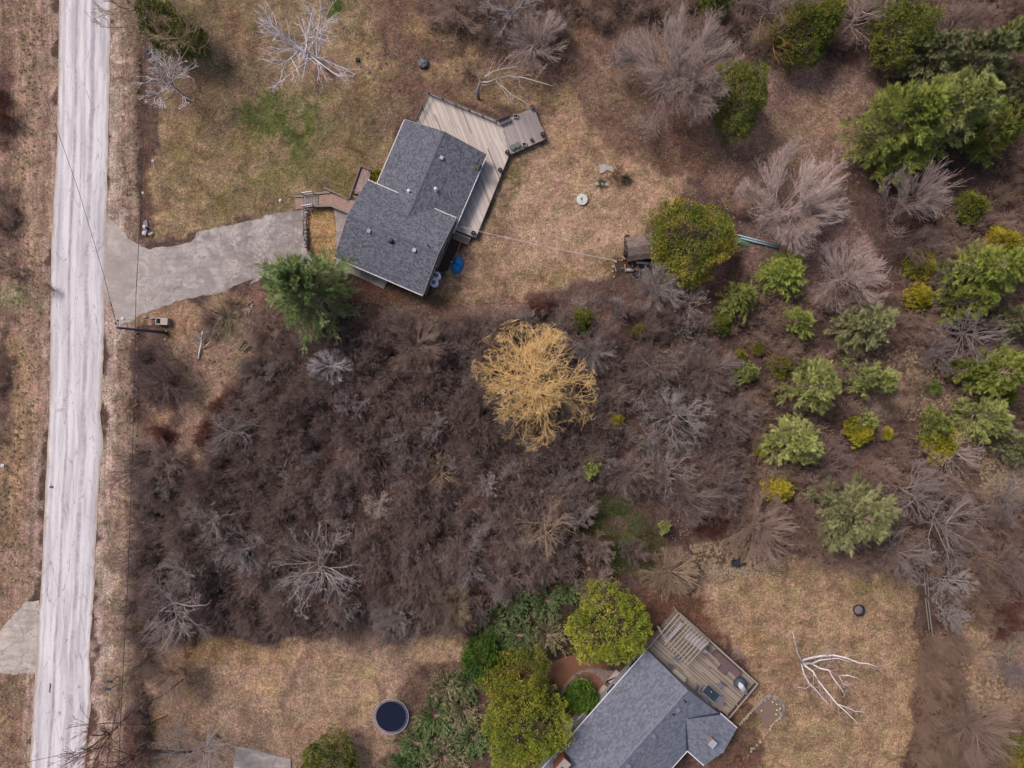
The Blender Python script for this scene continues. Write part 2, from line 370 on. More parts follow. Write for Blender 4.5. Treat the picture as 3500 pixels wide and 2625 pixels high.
blob(2130, 1400, 50, 60, '9b7e67', .7); blob(2110, 1470, 16, 120, 'a5876c', .6); blob(2190, 1330, 40, 40, '6b4038', .6); blob(2150, 1600, 60, 60, '6d4c42', .6)
HT = (fbm(XX, YY, .25, 71)-.5)*.25+(fbm(XX, YY, 1.3, 72)-.5)*.07
def dip(pts, d, soft=30, t='W'):
    global HT
    HT = HT-d*np.clip(sdist([T(t, *p) for p in pts], PX, PY)/soft+.5, 0, 1)
flat = np.clip(sdist([T('W', *p) for p in [(60,-500),(360,-500),(345,500),(640,440),(940,180),(1230,200),(1260,330),(1010,660),(700,660),(380,690),(330,2100),(40,2100),(90,900)]], PX, PY)/60+1, 0, 1)
flat = np.maximum(flat, np.clip(sdist([T('W', *p) for p in [(-100,1260),(120,1260),(120,1450),(-100,1450)]], PX, PY)/60+1, 0, 1))
flat = np.maximum(flat, np.clip(sdist([T('W', *p) for p in [(1440,1280),(1700,1450),(1640,1750),(1100,1750),(1140,1480),(1300,1440)]], PX, PY)/60+1, 0, 1))
HT = HT*(1-flat)-.02
dip([(300,-50),(318,-50),(329,515),(304,515),(296,300)], .35, 16)
dip([(5,-50),(45,-50),(50,600),(10,600)], .3, 40); dip([(5,750),(40,750),(30,1250),(-5,1250)], .3, 40)
dip([(295,715),(318,715),(305,1659),(280,1659)], .25, 30)
r_ = np.hypot(np.maximum(np.abs(XX)-70, 0), np.maximum(np.abs(YY)-54, 0)); HT = HT*np.clip(1-r_/200, 0, 1)
me = bpy.data.meshes.new('ground')
V = np.stack([XX, YY, HT], 1).astype(np.float32)
ii = (np.arange(NY-1)[:, None]*NX+np.arange(NX-1)[None, :]).ravel()
Fq = np.stack([ii, ii+1, ii+NX+1, ii+NX], 1).astype(np.int32)
def fill(me, V, F):
    n = F.shape[1]; me.vertices.add(len(V)); me.vertices.foreach_set('co', V.astype(np.float32).ravel())
    me.loops.add(F.size); me.loops.foreach_set('vertex_index', F.ravel().astype(np.int32))
    me.polygons.add(len(F)); me.polygons.foreach_set('loop_start', np.arange(0, F.size, n, dtype=np.int32))
    me.update(calc_edges=True)
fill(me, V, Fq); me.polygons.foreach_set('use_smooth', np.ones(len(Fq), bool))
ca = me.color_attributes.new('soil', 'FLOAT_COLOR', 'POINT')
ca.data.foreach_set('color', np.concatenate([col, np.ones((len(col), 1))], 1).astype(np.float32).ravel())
t = NT('ground_mat'); tc = t.n('ShaderNodeTexCoord'); ob = tc.outputs['Object']
at = t.n('ShaderNodeAttribute', attribute_name='soil')
n1 = t.noise(ob, .9, 5, .7, .5); n2 = t.noise(ob, 2.6, 4, .75, .8); n3 = t.noise(ob, 5.5, 2, .6, .3)
c = t.scale(at.outputs['Color'], t.mr(n1, .3, .7, .8, 1.2))
c = t.scale(c, t.mr(n2, .3, .7, .6, 1.4))
c = t.scale(c, t.mr(n3, .3, .7, .55, 1.5))
n6 = t.noise(t.n('ShaderNodeMapping', {'Vector': ob, 'Location': (3, 57, 0)}).outputs[0], .42, 7, .72, .8)
c = t.scale(c, t.mr(n6, .35, .65, .62, 1.38))
n4 = t.noise(ob, .6, 5, .65, .5)
grn = t.mix(1.0, c, (.9, 1.04, .8), 'MULTIPLY'); c = t.mix(t.mr(n4, .5, .62, 0, .4), c, grn)
pnk = t.mix(1.0, c, (1.08, .98, 1.06), 'MULTIPLY'); c = t.mix(t.mr(n4, .5, .38, 0, .8), c, pnk)
n5 = t.noise(t.n('ShaderNodeMapping', {'Vector': ob, 'Location': (31, 7, 0)}).outputs[0], 3.4, 4, .75, .6)
sxg = t.n('ShaderNodeSeparateXYZ', {0: ob}).outputs[0]
c = t.mix(t.math('MULTIPLY', t.mr(sxg, -44, -47, 0, 1), .8), c, t.scale(c, t.mr(t.noise(t.n('ShaderNodeMapping', {'Vector': ob, 'Scale': (1.5, .1, 1)}).outputs[0], 1.3, 6, .7, .3), .32, .68, .62, 1.4)))
pale = t.mix(1.0, c, (1.6, 1.55, 1.5), 'MULTIPLY'); c = t.mix(t.mr(n5, .57, .68, 0, .85), c, pale)
drk = t.mix(1.0, c, (.5, .47, .45), 'MULTIPLY'); c = t.mix(t.mr(n5, .43, .33, 0, .8), c, drk)
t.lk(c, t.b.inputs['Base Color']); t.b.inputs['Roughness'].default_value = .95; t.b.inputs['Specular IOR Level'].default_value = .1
t.bump(t.math('ADD', n2, t.math('MULTIPLY', n3, .5)), .7, .12)
me.materials.append(t.m)
ground = bpy.data.objects.new('ground', me); COL.objects.link(ground); ground['kind'] = 'structure'

# ------------------------------------------------------------ road, driveway, slabs
def strip(name, left, right, m, z, sub=90):
    """road between two edge lines given in photo pixels, with across/along coordinates"""
    def samp(pl, y):
        for (x0, y0), (x1, y1) in zip(pl, pl[1:]):
            if y <= y1 or (x1, y1) == pl[-1]: return x0+(x1-x0)*(y-y0)/(y1-y0)
    ys = np.linspace(left[0][1], left[-1][1], sub); Vv = []; ac = []; F = []; nc = 17
    ja = (fbm(ys*0, ys, .03, 5, 4)-.5)*4; jb = (fbm(ys*0+9, ys, .03, 6, 4)-.5)*9
    for k_, y in enumerate(ys):
        a, b = samp(left, y)+ja[k_]-1, samp(right, y)+jb[k_]+2
        for j in range(nc):
            f = min(1, max(0, (j-1)/(nc-3))); p = G(a+(b-a)*f, y, 0); crown = .07*(1-(2*f-1)**2)
            Vv.append((p.x, p.y, z+.012+crown if 0 < j < nc-1 else -.2)); ac.append(f)
    for k_ in range(sub-1):
        for j in range(nc-1): i = k_*nc+j; F.append((i, i+nc, i+nc+1, i+1))
    me = bpy.data.meshes.new(name); me.from_pydata(Vv, [], F); me.materials.append(m)
    a_ = me.attributes.new('across', 'FLOAT', 'POINT'); a_.data.foreach_set('value', np.array(ac, np.float32))
    o = bpy.data.objects.new(name, me); COL.objects.link(o); o['kind'] = 'structure'
    return o
t = NT('road_mat'); ob = t.n('ShaderNodeTexCoord').outputs['Object']; ac = t.n('ShaderNodeAttribute', attribute_name='across').outputs['Fac']
sp = t.n('ShaderNodeSeparateXYZ', {0: ob})
long = t.n('ShaderNodeCombineXYZ', {0: t.math('MULTIPLY', ac, 5.0), 1: t.math('MULTIPLY', sp.outputs[1], .05), 2: 0.0}).outputs[0]
s1 = t.noise(long, 1.6, 4, .55, .2); s2 = t.noise(ob, 1.3, 6, .7); s3 = t.noise(ob, 9, 3, .6)
c = t.mix(t.mr(s1, .35, .6, 0, 1), lin('b5aeb5'), lin('d6d0d5'))
wob = t.math('ADD', ac, t.math('MULTIPLY', t.math('SUBTRACT', t.noise(t.n('ShaderNodeCombineXYZ', {1: t.math('MULTIPLY', sp.outputs[1], .12)}).outputs[0], 1.0, 4, .7), .5), .06))
for pos, wd, am in ((.35, .028, .85), (.67, .045, .75), (.12, .03, .35), (.88, .03, .3)):
    m_ = t.mr(t.math('ABSOLUTE', t.math('SUBTRACT', wob, pos)), wd*.4, wd*1.3, am, 0)
    m_ = t.math('MULTIPLY', m_, t.mr(t.noise(t.n('ShaderNodeCombineXYZ', {0: pos*40, 1: t.math('MULTIPLY', sp.outputs[1], .35)}).outputs[0], 1.0, 5, .75), .35, .6, .25, 1))
    c = t.mix(m_, c, lin('8f8898'))
vo = t.n('ShaderNodeTexVoronoi', {'Vector': t.n('ShaderNodeMapping', {'Vector': ob, 'Scale': (1.1, .16, 1)}).outputs[0], 'Scale': .9}, feature='DISTANCE_TO_EDGE')
dist = t.math('ADD', vo.outputs['Distance'], t.math('MULTIPLY', t.math('SUBTRACT', s3, .5), .05))
c = t.mix(t.math('MULTIPLY', t.mr(dist, .0, .035, .85, 0), t.mr(s2, .45, .6, 0, 1)), c, lin('7f777b'))
en = t.math('MULTIPLY', t.math('SUBTRACT', t.noise(t.n('ShaderNodeMapping', {'Vector': ob, 'Scale': (1, .35, 1)}).outputs[0], .8, 6, .7), .42), .16)
edge = t.mr(t.math('SUBTRACT', t.math('MINIMUM', ac, t.math('SUBTRACT', 1.0, ac)), en), .0, .045, .95, 0)
c = t.mix(t.math('MULTIPLY', edge, t.mr(s2, .3, .5, .5, 1)), c, lin('a69386'))
c = t.scale(c, t.mr(s3, .3, .7, .93, 1.06)); c = t.scale(c, t.mr(s2, .3, .7, .95, 1.05))
t.lk(c, t.b.inputs['Base Color']); t.b.inputs['Roughness'].default_value = .9; t.bump(s3, .2, .02)
Lr = [(206,-400),(203,0),(197,488),(177,813),(173,1179),(169,1422),(157,1646),(146,1910),(142,1990),(118,2357),(102,2625),(80,3000)]
Rr = [(380,-400),(376,0),(372,285),(368,447),(362,731),(354,975),(356,1077),(350,1260),(346,1340),(341,1422),(352,1524),(338,1625),(325,1870),(321,1990),(303,2235),(309,2397),(292,2560),(285,2625),(270,3000)]
strip('road', Lr, Rr, t.m, .0, 200)
def roadlike(name, pts, m, z, jit=0.0):
    """a ground sheet with an uneven outline, a real step at its edge"""
    P = [Vector(p) for p in pts]; out = []
    for a, b in zip(P, P[1:]+P[:1]):
        n = max(1, int((b-a).length/.5)); d = (b-a); nr = Vector((-d.y, d.x, 0)).normalized()
        for k_ in range(n): out.append(a+d*(k_/n)+nr*random.gauss(0, jit))
    mb = MB(); mb.slab([(p.x, p.y) for p in out], -.2, z); o = obj(name, mb, m); o['kind'] = 'structure'
    return o
def asphalt(name, c1, c2, crack, cs=1.0, spots=0.5):
    t = NT(name); ob = t.n('ShaderNodeTexCoord').outputs['Object']
    a = t.noise(ob, .45, 6, .68, .6); b = t.noise(t.n('ShaderNodeMapping', {'Vector': ob, 'Rotation': (0, 0, rad(-12)), 'Scale': (.25, 1.6, 1)}).outputs[0], 1.2, 5, .65); s3 = t.noise(ob, 7, 3, .7)
    c = t.mix(t.mr(a, .35, .65, 0, 1), lin(c1), lin(c2)); c = t.scale(c, t.mr(b, .3, .7, .76, 1.16)); c = t.scale(c, t.mr(s3, .25, .75, .78, 1.14)); c = t.scale(c, t.mr(t.noise(ob, .9, 6, .75, 1.0), .35, .65, .8, 1.15))
    wv = t.n('ShaderNodeVectorMath', operation='ADD'); t.lk(ob, wv.inputs[0]); nn = t.n('ShaderNodeTexNoise', {'Vector': ob, 'Scale': .8, 'Detail': 7, 'Roughness': .7}); sc_ = t.n('ShaderNodeVectorMath', operation='SCALE'); t.lk(nn.outputs['Color'], sc_.inputs[0]); sc_.inputs['Scale'].default_value = 1.6; t.lk(sc_.outputs[0], wv.inputs[1])
    vo = t.n('ShaderNodeTexVoronoi', {'Vector': wv.outputs[0], 'Scale': .42*cs}, feature='DISTANCE_TO_EDGE')
    m_ = t.math('MULTIPLY', t.mr(vo.outputs['Distance'], .004, .022, .9, 0), t.mr(a, .4, .55, .1, 1))
    c = t.mix(m_, c, lin(crack))
    sx = t.n('ShaderNodeSeparateXYZ', {0: ob}).outputs[0]
    vo2 = t.n('ShaderNodeTexVoronoi', {'Vector': wv.outputs[0], 'Scale': 1.1}, feature='DISTANCE_TO_EDGE')   # alligator cracking
    m2 = t.math('MULTIPLY', t.mr(vo2.outputs['Distance'], .01, .09, .8, 0), t.math('MULTIPLY', t.mr(t.noise(ob, .5, 4, .6), .42, .5, 0, 1), t.mr(sx, -36, -34, 0, 1) if spots else 0.0))
    c = t.mix(m2, c, lin('6d6263'))
    if spots: c = t.mix(t.mr(t.math('ADD', sx, t.math('MULTIPLY', a, 10.0)), -46, -36, .75, 0), c, t.scale(t.mix(t.mr(a, .35, .65, 0, 1), lin('9c8f8a'), lin('b2a6a1')), t.mr(s3, .25, .75, .88, 1.08)))
    st_ = t.noise(ob, .33, 6, .7, 1.2); c = t.mix(t.math('MULTIPLY', t.mr(st_, .48, .6, 0, .8), t.mr(sx, -40, -34, .35, 1) if spots else .5), c, lin('807370')); c = t.mix(t.mr(st_, .47, .38, 0, .6), c, lin('bcaea8'))
    t.lk(c, t.b.inputs['Base Color']); t.b.inputs['Roughness'].default_value = .9; t.bump(t.math('ADD', s3, t.math('MULTIPLY', m_, -2.0)), .3, .03)
    return t.m
asp = asphalt('driveway_asphalt', '9c9294', 'afa5a2', '675c5b')
dr = TT('E', [(880,200),(920,240),(1000,310),(1040,350),(1075,410),(1200,478),(1260,492),(1400,470),(1480,462),(1600,438),(1640,400),(1650,350),(1880,305),(2060,265),(2212,230)]) \
   + TT('F', [(130,212),(250,190),(400,170),(460,165),(455,300),(462,440),(490,520),(560,640),(380,760),(120,740),(0,800)]) + TT('E', [(2140,740),(1960,800),(1900,850),(1700,890),(1500,930),(1300,1000),(1170,1050),(1090,1110),(1010,1120),(975,1090),(935,940),(850,900),(850,500),(862,250)])
roadlike('driveway', dr, asp, .006, .065)
gr = asphalt('gravel_mat', 'a89b92', 'c2b6b0', '8f8279', .6, 0)
roadlike('gravel_entrance', TT('M', [(-300,620),(0,500),(120,370),(230,265),(330,250),(345,500),(335,700),(320,850),(300,860),(120,872),(0,860),(-300,870)]), gr, .006, .08)
roadlike('side_path', TT('F', [(705,150),(850,185),(880,210),(860,350),(740,540),(730,420),(735,300),(725,200)]) , asphalt('path_mat', '8d8586', 'a2928b', '6a605e', 1.3, 0), .03, .02)
pad = MB(); pad.slab([tuple(p.xy) for p in TT('M', [(1985,1478),(2100,1492)])+TT('N', [(180,1540),(355,1582),(350,1900)])+TT('M', [(1930,1900)])], -.1, .06)
o = obj('concrete_pad', pad, asphalt('slab_mat', '9a908d', 'aaa09c', '6f6664', .5, 0)); tag(o, kind='structure')

# ------------------------------------------------------------ plant builders
def nrm(a): return a/(np.linalg.norm(a, axis=-1, keepdims=True)+1e-9)
def limbs(rs, pos, d, L, r0, r1, Kn, wob, up):
    N = len(pos); P = np.zeros((N, Kn+1, 3)); P[:, 0] = pos; d = nrm(d.copy())
    for k_ in range(Kn):
        d = d+rs.randn(N, 3)*wob; d[:, 2] += up; d = nrm(d); P[:, k_+1] = P[:, k_]+d*(L/Kn)[:, None]
    R = r0[:, None]+(r1-r0)[:, None]*np.linspace(0, 1, Kn+1)[None]
    return P, R
def sprout(rs, P, R, n, t0, t1, ang, fr, rfr, Kn, wob, up, tip=.35, Lmin=.15, bias=None):
    N, K1, _ = P.shape; n = int(n); idx = np.repeat(np.arange(N), n); M = len(idx)
    tt = rs.uniform(t0, t1, M)*(K1-1); i = np.minimum(tt.astype(int), K1-2); f = tt-i
    p = P[idx, i]*(1-f)[:, None]+P[idx, i+1]*f[:, None]; tn = nrm(P[idx, i+1]-P[idx, i])
    rr = R[idx, i]*(1-f)+R[idx, i+1]*f
    a = rs.randn(M, 3); a = nrm(a-tn*(a*tn).sum(1)[:, None]); th = np.radians(rs.uniform(ang[0], ang[1], M))
    d = tn*np.cos(th)[:, None]+a*np.sin(th)[:, None]
    PL = np.linalg.norm(P[:, 1:]-P[:, :-1], axis=2).sum(1)[idx]
    L = np.maximum(PL*fr*(1.15-.6*(tt/(K1-1)))*rs.uniform(.65, 1.25, M), Lmin)
    r = np.maximum(rr*rfr, .006)
    return limbs(rs, p, d, L, r, r*tip, Kn, wob, up)
class TM:
    """triangle soup collected with numpy"""
    def __init__(s): s.V = []; s.F = []; s.T = []; s.n = 0
    def add(s, V, F, tint=None):
        s.V.append(V.reshape(-1, 3)); s.F.append(F.reshape(-1, 3)+s.n); s.n += len(s.V[-1])
        s.T.append(np.full(len(s.F[-1]), .5) if tint is None else tint)
    def tubes(s, P, R, n=3, tint=None):
        N, K1, _ = P.shape
        tn = np.concatenate([P[:, 1:2]-P[:, :1], P[:, 2:]-P[:, :-2], P[:, -1:]-P[:, -2:-1]], 1); tn = nrm(tn)
        ref = np.where(np.abs(tn[:, :1, 2:]) < .9, np.array([0, 0, 1.])[None, None], np.array([1., 0, 0])[None, None])
        a = nrm(np.cross(np.broadcast_to(ref, tn.shape), tn)); b = np.cross(tn, a)
        th = np.arange(n)*2*math.pi/n
        V = P[:, :, None]+(a[:, :, None]*np.cos(th)[None, None, :, None]+b[:, :, None]*np.sin(th)[None, None, :, None])*R[:, :, None, None]
        base = (np.arange(N)*K1*n)[:, None, None]; k_ = (np.arange(K1-1)*n)[None, :, None]; j = np.arange(n)[None, None]; j2 = (j+1) % n
        A = base+k_+j; B = base+k_+j2
        F = np.stack([np.stack([A, B, B+n], -1), np.stack([A, B+n, A+n], -1)], -2)
        tf = None if tint is None else np.repeat(tint, (K1-1)*n*2)
        s.add(V, F, tf if tf is not None else np.repeat(np.random.RandomState(1).rand(N), (K1-1)*n*2))
    def spikes(s, P, R):
        p0, p1 = P[:, 0], P[:, -1]; d = nrm(p1-p0); N = len(p0); ref = np.where(np.abs(d[:, 2:]) < .9, np.array([[0, 0, 1.]]), np.array([[1., 0, 0]])); a = nrm(np.cross(ref, d)); b = np.cross(d, a); r = R[:, :1]*1.1
        V = np.stack([p0+a*r, p0-a*r*.5+b*r*.87, p0-a*r*.5-b*r*.87, p1], 1); o = np.arange(N)[:, None, None]*4; F = np.array([[0, 1, 3], [1, 2, 3], [2, 0, 3]])[None]+o
        s.add(V, F, np.repeat(np.random.RandomState(2).rand(N), 3))
    def leaves(s, c, d, ln, wd, tint):
        N = len(c); rs = np.random.RandomState(N % 9973); a = rs.randn(N, 3); a = nrm(a-d*(a*d).sum(1)[:, None])
        ln = np.broadcast_to(ln, (N,))[:, None]; wd = np.broadcast_to(wd, (N,))[:, None]
        V = np.stack([c-a*wd*.5, c+a*wd*.5, c+d*ln], 1); s.add(V, np.arange(N*3).reshape(N, 3), tint)
    def mesh(s, name, m):
        me = bpy.data.meshes.new(name); V = np.concatenate(s.V); F = np.concatenate(s.F); T_ = np.concatenate(s.T)
        fill(me, V, F); at = me.attributes.new('tint', 'FLOAT', 'FACE'); at.data.foreach_set('value', T_.astype(np.float32))
        me.materials.append(m); return me
LK = .85
def leafmat(name, c1, c2, c3):
    t = NT(name); at = t.n('ShaderNodeAttribute', attribute_name='tint').outputs['Fac']; oi = t.n('ShaderNodeObjectInfo').outputs['Random']
    c = t.mix(t.mr(at, 0, .5, 0, 1), lin(c1, LK), lin(c2, LK)); c = t.mix(t.mr(at, .5, 1, 0, 1), c, lin(c3, LK)); c = t.scale(c, t.mr(oi, 0, 1, .85, 1.15))
    t.lk(c, t.b.inputs['Base Color']); t.b.inputs['Roughness'].default_value = .75; t.b.inputs['Specular IOR Level'].default_value = .2
    return t.m
def barkmat(name, c1, c2):
    t = NT(name); at = t.n('ShaderNodeAttribute', attribute_name='tint').outputs['Fac']; oi = t.n('ShaderNodeObjectInfo').outputs['Random']
    ob = t.n('ShaderNodeTexCoord').outputs['Object']; nz = t.noise(ob, 3.0, 3, .6)
    c = t.mix(t.math('ADD', t.math('MULTIPLY', at, .6), t.mr(nz, .3, .7, 0, .4)), lin(c1), lin(c2)); c = t.scale(c, t.mr(oi, 0, 1, .82, 1.18))
    t.lk(c, t.b.inputs['Base Color']); t.b.inputs['Roughness'].default_value = .9; t.b.inputs['Specular IOR Level'].default_value = .15
    return t.m
BARK = dict(white=barkmat('birch_bark', 'cfc6ca', 'eae2e6'), grey=barkmat('grey_twig', '887b7b', 'ad9f9e'), pale=barkmat('pale_twig', '9f9392', 'c0b4b2'),
            pink=barkmat('pink_twig', 'a8928c', 'cbb6b0'), brown=barkmat('brown_twig', '90766c', 'b3998c'), dark=barkmat('dark_twig', '6a5754', '8d7874'),
            purple=barkmat('purple_twig', '7d6964', 'a68f89'), red=barkmat('red_twig', '63403b', '855a52'), tan=barkmat('tan_twig', '96806c', 'b59d84'),
            gold=barkmat('willow_twig', 'f0b868', 'ffe2ac'), goldlimb=barkmat('willow_bark', 'b08c60', 'd4ac74'), ochre=barkmat('ochre_twig', '8f7448', 'b0935c'),
            bandbrown=barkmat('dead_brush_twig', '94796b', 'b09584'), bud=barkmat('budding_twig', '7e5650', '9a6c62'), trunk=barkmat('dark_bark', '56494a', '6e605e'), olive=barkmat('olive_twig', '7c7458', '978c6e'))
# kind: stems, stem angle, trunk fraction, child counts, child angle, wobble, up, limb radius
BK = {
 'shrub': dict(stems=17, sa=(8, 72), tr=0, n=(9, 8), ca=(12, 50), wob=.13, up=.04, r=.022, fr=(.55, .5)),
 'vase':  dict(stems=30, sa=(4, 74), tr=.05, n=(7, 7, 2), ca=((6, 20), (8, 24), (14, 38)), wob=.06, up=.02, r=.036, fr=(.85, .6, .45)),
 'open':  dict(stems=15, sa=(15, 76), tr=.3, n=(7, 5, 3), ca=(16, 44), wob=.12, up=.04, r=.052, fr=(.55, .5, .5)),
 'fine':  dict(stems=15, sa=(10, 72), tr=.2, n=(8, 7, 4), ca=(12, 40), wob=.10, up=.04, r=.04, fr=(.55, .5, .5)),
 'birch': dict(stems=17, sa=(8, 78), tr=.3, n=(6, 4, 3), ca=(16, 46), wob=.14, up=.03, r=.085, fr=(.5, .45, .5)),
 'willow': dict(stems=30, sa=(4, 86), tr=.2, n=(9, 6, 5), ca=(18, 66), wob=.18, up=.0, r=.07, fr=(.5, .5, .65)),
}
def bare_parts(kind, seed, R, h, dens=1.0, twig=1.0, lean=(0, 0)):
    k_ = BK[kind]; rs = np.random.RandomState(seed); tr = k_['tr']; segs = []
    n0 = k_['stems']; th = np.radians(rs.uniform(*k_['sa'], n0)); az = np.arange(n0)*2.399+rs.rand(n0)*.9
    d = np.stack([np.sin(th)*np.cos(az), np.sin(th)*np.sin(az), np.cos(th)], 1)
    r0 = k_['r']*(.7+.3*R/3)
    if tr:
        TP_, TR_ = limbs(rs, np.zeros((1, 3)), np.array([[0, 0, 1.]]), np.array([.85]), np.array([r0*2.2]), np.array([r0*.5]), 7, .05, .05)
        t_ = rs.uniform(tr, .95, n0)*7; i = np.minimum(t_.astype(int), 6); pos = TP_[0, i]*(1-(t_-i))[:, None]+TP_[0, i+1]*(t_-i)[:, None]
        segs.append((TP_, TR_, 7)); L = (1.0-.45*t_/7)*rs.uniform(.75, 1.1, n0)*.8
    else:
        pos = rs.randn(n0, 3)*.04; pos[:, 2] = 0; L = rs.uniform(.7, 1.1, n0)
    P, Rr = limbs(rs, pos, d, L, np.full(n0, r0), np.full(n0, r0*.3), 5, k_['wob'], k_['up']); segs.append((P, Rr, 4 if tr else 3))
    ntw = len(k_['n'])
    for q_, (n, f) in enumerate(zip(k_['n'], k_['fr'])):
        ca_ = k_['ca'][q_] if isinstance(k_['ca'][0], tuple) else k_['ca']
        n = max(2, round(n*(dens if q_ else 1))); last = q_ == ntw-1
        P, Rr = sprout(rs, P, Rr, n, .12 if kind == 'vase' else .2, 1., ca_, f, .62, (2 if kind == 'willow' else 1) if last else 2, k_['wob']*1.2, k_['up'], .35, .02)
        Rr = np.maximum(Rr, .008*twig) if not last else np.maximum(Rr, .006*twig)*1.0
        segs.append((P, Rr, 3))
    allp = np.concatenate([p.reshape(-1, 3) for p, _, _ in segs]); rr = np.hypot(allp[:, 0], allp[:, 1])
    sx = R/np.percentile(rr, 88); sz = h/np.percentile(allp[:, 2], 99.5)
    tk, tw = TM(), TM()
    for q_, (P, Rr, n) in enumerate(segs):
        P = P*np.array([sx, sx, sz]); rr = np.hypot(P[..., 0], P[..., 1])/R; k0 = .82 if kind not in ('open', 'birch', 'willow') else .92; g_ = np.where(rr > k0, k0+.3*(1-np.exp(-(rr-k0)/.3)), rr)/np.maximum(rr, 1e-6); P[..., 0] *= g_; P[..., 1] *= g_; P[..., 0] += lean[0]*P[..., 2]/h; P[..., 1] += lean[1]*P[..., 2]/h
        P[..., 2] = np.maximum(P[..., 2], -.15)
        if q_ == len(segs)-1:      # last twigs end in a point
            Rr = Rr.copy(); Rr[:, -1] *= .25
        if q_ == len(segs)-1 and kind != 'willow': tw.spikes(P, Rr)
        else: (tk if q_ <= (1 if tr else 0) else tw).tubes(P, Rr, n)
    return tk, tw
def place(root_name, label, cat, loc, group, parts, s=1.0, rz=0.0):
    t_ = thing(root_name, label, cat, loc, group); t_.scale = (s, s, s); t_.rotation_euler = (0, 0, rz)
    for nm, me in parts:
        o = bpy.data.objects.new(nm, me); COL.objects.link(o); o.parent = t_
    return t_
_share = {}
def bare(label, x, y, r, kind='fine', bark='grey', h=None, tile='W', group=None, seed=None, dens=1.0, twig=1.6, zc=.6, base=None, name='bare_tree', cat='tree', trunk=None, lean=(0, 0)):
    px, py = T(tile, x, y); rp = r*TL[tile][2]; Rm = rp*S
    if h is None: h = min(11, max(1.6, Rm*1.35+1))
    R = Rm*(H-h*zc)/H
    if base: b = TP(*base, 0)
    else: b = G(px, py, h*zc); b.z = 0
    if base:
        c = G(px, py, h*zc); lean = ((c.x-b.x)/zc, (c.y-b.y)/zc)
    seed = int(px*7+py*3) % 9999 if seed is None else seed
    if group:
        ks = (1.7, 3.3)[int(R > 2.5)]; key = (kind, ks, seed % 2)
        if key not in _share: _share[key] = [x.mesh(nm_, BARK['grey']) for x, nm_ in zip(bare_parts(kind, 50+seed % 2, ks, ks*1.9, dens, twig), ('trunk', 'twigs'))]
        k2 = key+(bark,)
        if k2 not in _share:
            _share[k2] = [m_.copy() for m_ in _share[key]] if len([1 for k_ in _share if k_[:3] == key and len(k_) == 4]) else _share[key]
            for m_, bk_ in zip(_share[k2], (trunk or bark, bark)): m_.materials.clear(); m_.materials.append(BARK[bk_])
        a, c_ = _share[k2]; t_ = place(name, label, cat, (b.x, b.y, -.05), group, [('trunk', a), ('twigs', c_)]); s_ = R/ks; t_.scale = (s_, s_*(.9+.2*((seed*7) % 10)/10), h/(ks*1.9)); t_.rotation_euler.z = seed % 63/10; return t_, a, c_
    tk, tw = bare_parts(kind, seed, R, h, dens, twig, lean)
    nm = ('stems' if kind == 'shrub' else 'trunk')
    m1 = BARK[trunk or bark]; a = tk.mesh(nm, m1); c_ = tw.mesh('twigs', BARK[bark])
    t_ = place(name, label, cat, (b.x, b.y, -.05), group, [(nm, a), ('twigs', c_)])
    return t_, a, c_

def cedar_parts(seed, R, h, lump=.42, leaf=.17, tall=1.0, dens=1.0, cone=0.0):
    R = R/1.17
    rs = np.random.RandomState(seed); lv = TM(); area = 2*math.pi*R*R*1.15+2*math.pi*R*h*.25
    lump = lump*min(1, .45+R*.14); leaf = leaf*1.25*min(1, .6+R*.1)
    for sh, dn, lf in ((1.0, 1.0, 1.0), (.78, .4, 1.8)):
        M = int(area*sh*sh*dn*dens/(lump*lump*1.35))+8
        u = rs.rand(M); az = rs.rand(M)*2*math.pi; zz = 1-u*1.35; rr = np.sqrt(np.maximum(1-zz*zz, 0))
        if cone: rr = np.minimum(rr, (1-zz)*.8+.1)
        bumpy = 1+.13*np.sin(az*3+seed)+.12*np.sin(az*5+zz*6+seed*2)+rs.randn(M)*(.13 if R < 2 else .07)
        cz = h*.45; c = np.stack([rr*np.cos(az)*R*bumpy, rr*np.sin(az)*R*bumpy, cz+zz*(h-cz)*bumpy*np.where(zz < 0, .9, 1)], 1)*np.array([sh, sh, 1])
        c[:, 2] = cz+(c[:, 2]-cz)*sh; c[:, 2] = np.maximum(c[:, 2], .25)
        n = nrm(np.stack([rr*np.cos(az), rr*np.sin(az), zz*R/h+.25], 1)); nl = int(26/lf)
        lc = np.repeat(c, nl, 0); ln_ = np.repeat(n, nl, 0); ls = np.repeat(rs.uniform(.5, 1.35, M), nl)
        off = nrm(rs.randn(M*nl, 3)+ln_*.9); pos = lc+off*(lump*ls*rs.uniform(.55, 1, M*nl))[:, None]
        d = nrm(off+ln_*.5+rs.randn(M*nl, 3)*.45+np.array([0, 0, .25]))
        tint = np.clip(np.repeat(rs.rand(M), nl)*.55+rs.rand(M*nl)*.35+.05+(fbm(pos[:, 0]+seed, pos[:, 1], .5, 5)-.5)*1.1, 0, 1)
        lv.leaves(pos, d, leaf*lf*rs.uniform(.7, 1.3, M*nl), leaf*lf*.5, tint)
    tk = TM(); P, Rr = limbs(rs, np.zeros((1, 3)), np.array([[0, 0, 1.]]), np.array([h*.85]), np.array([.05*R+.05]), np.array([.03]), 5, .03, .05); tk.tubes(P, Rr, 7)
    P, Rr = sprout(rs, P, Rr, int(8+R*3), .15, .95, (50, 80), .35*R/h*2, .5, 3, .08, .03); tk.tubes(P, Rr, 3)
    return tk, lv
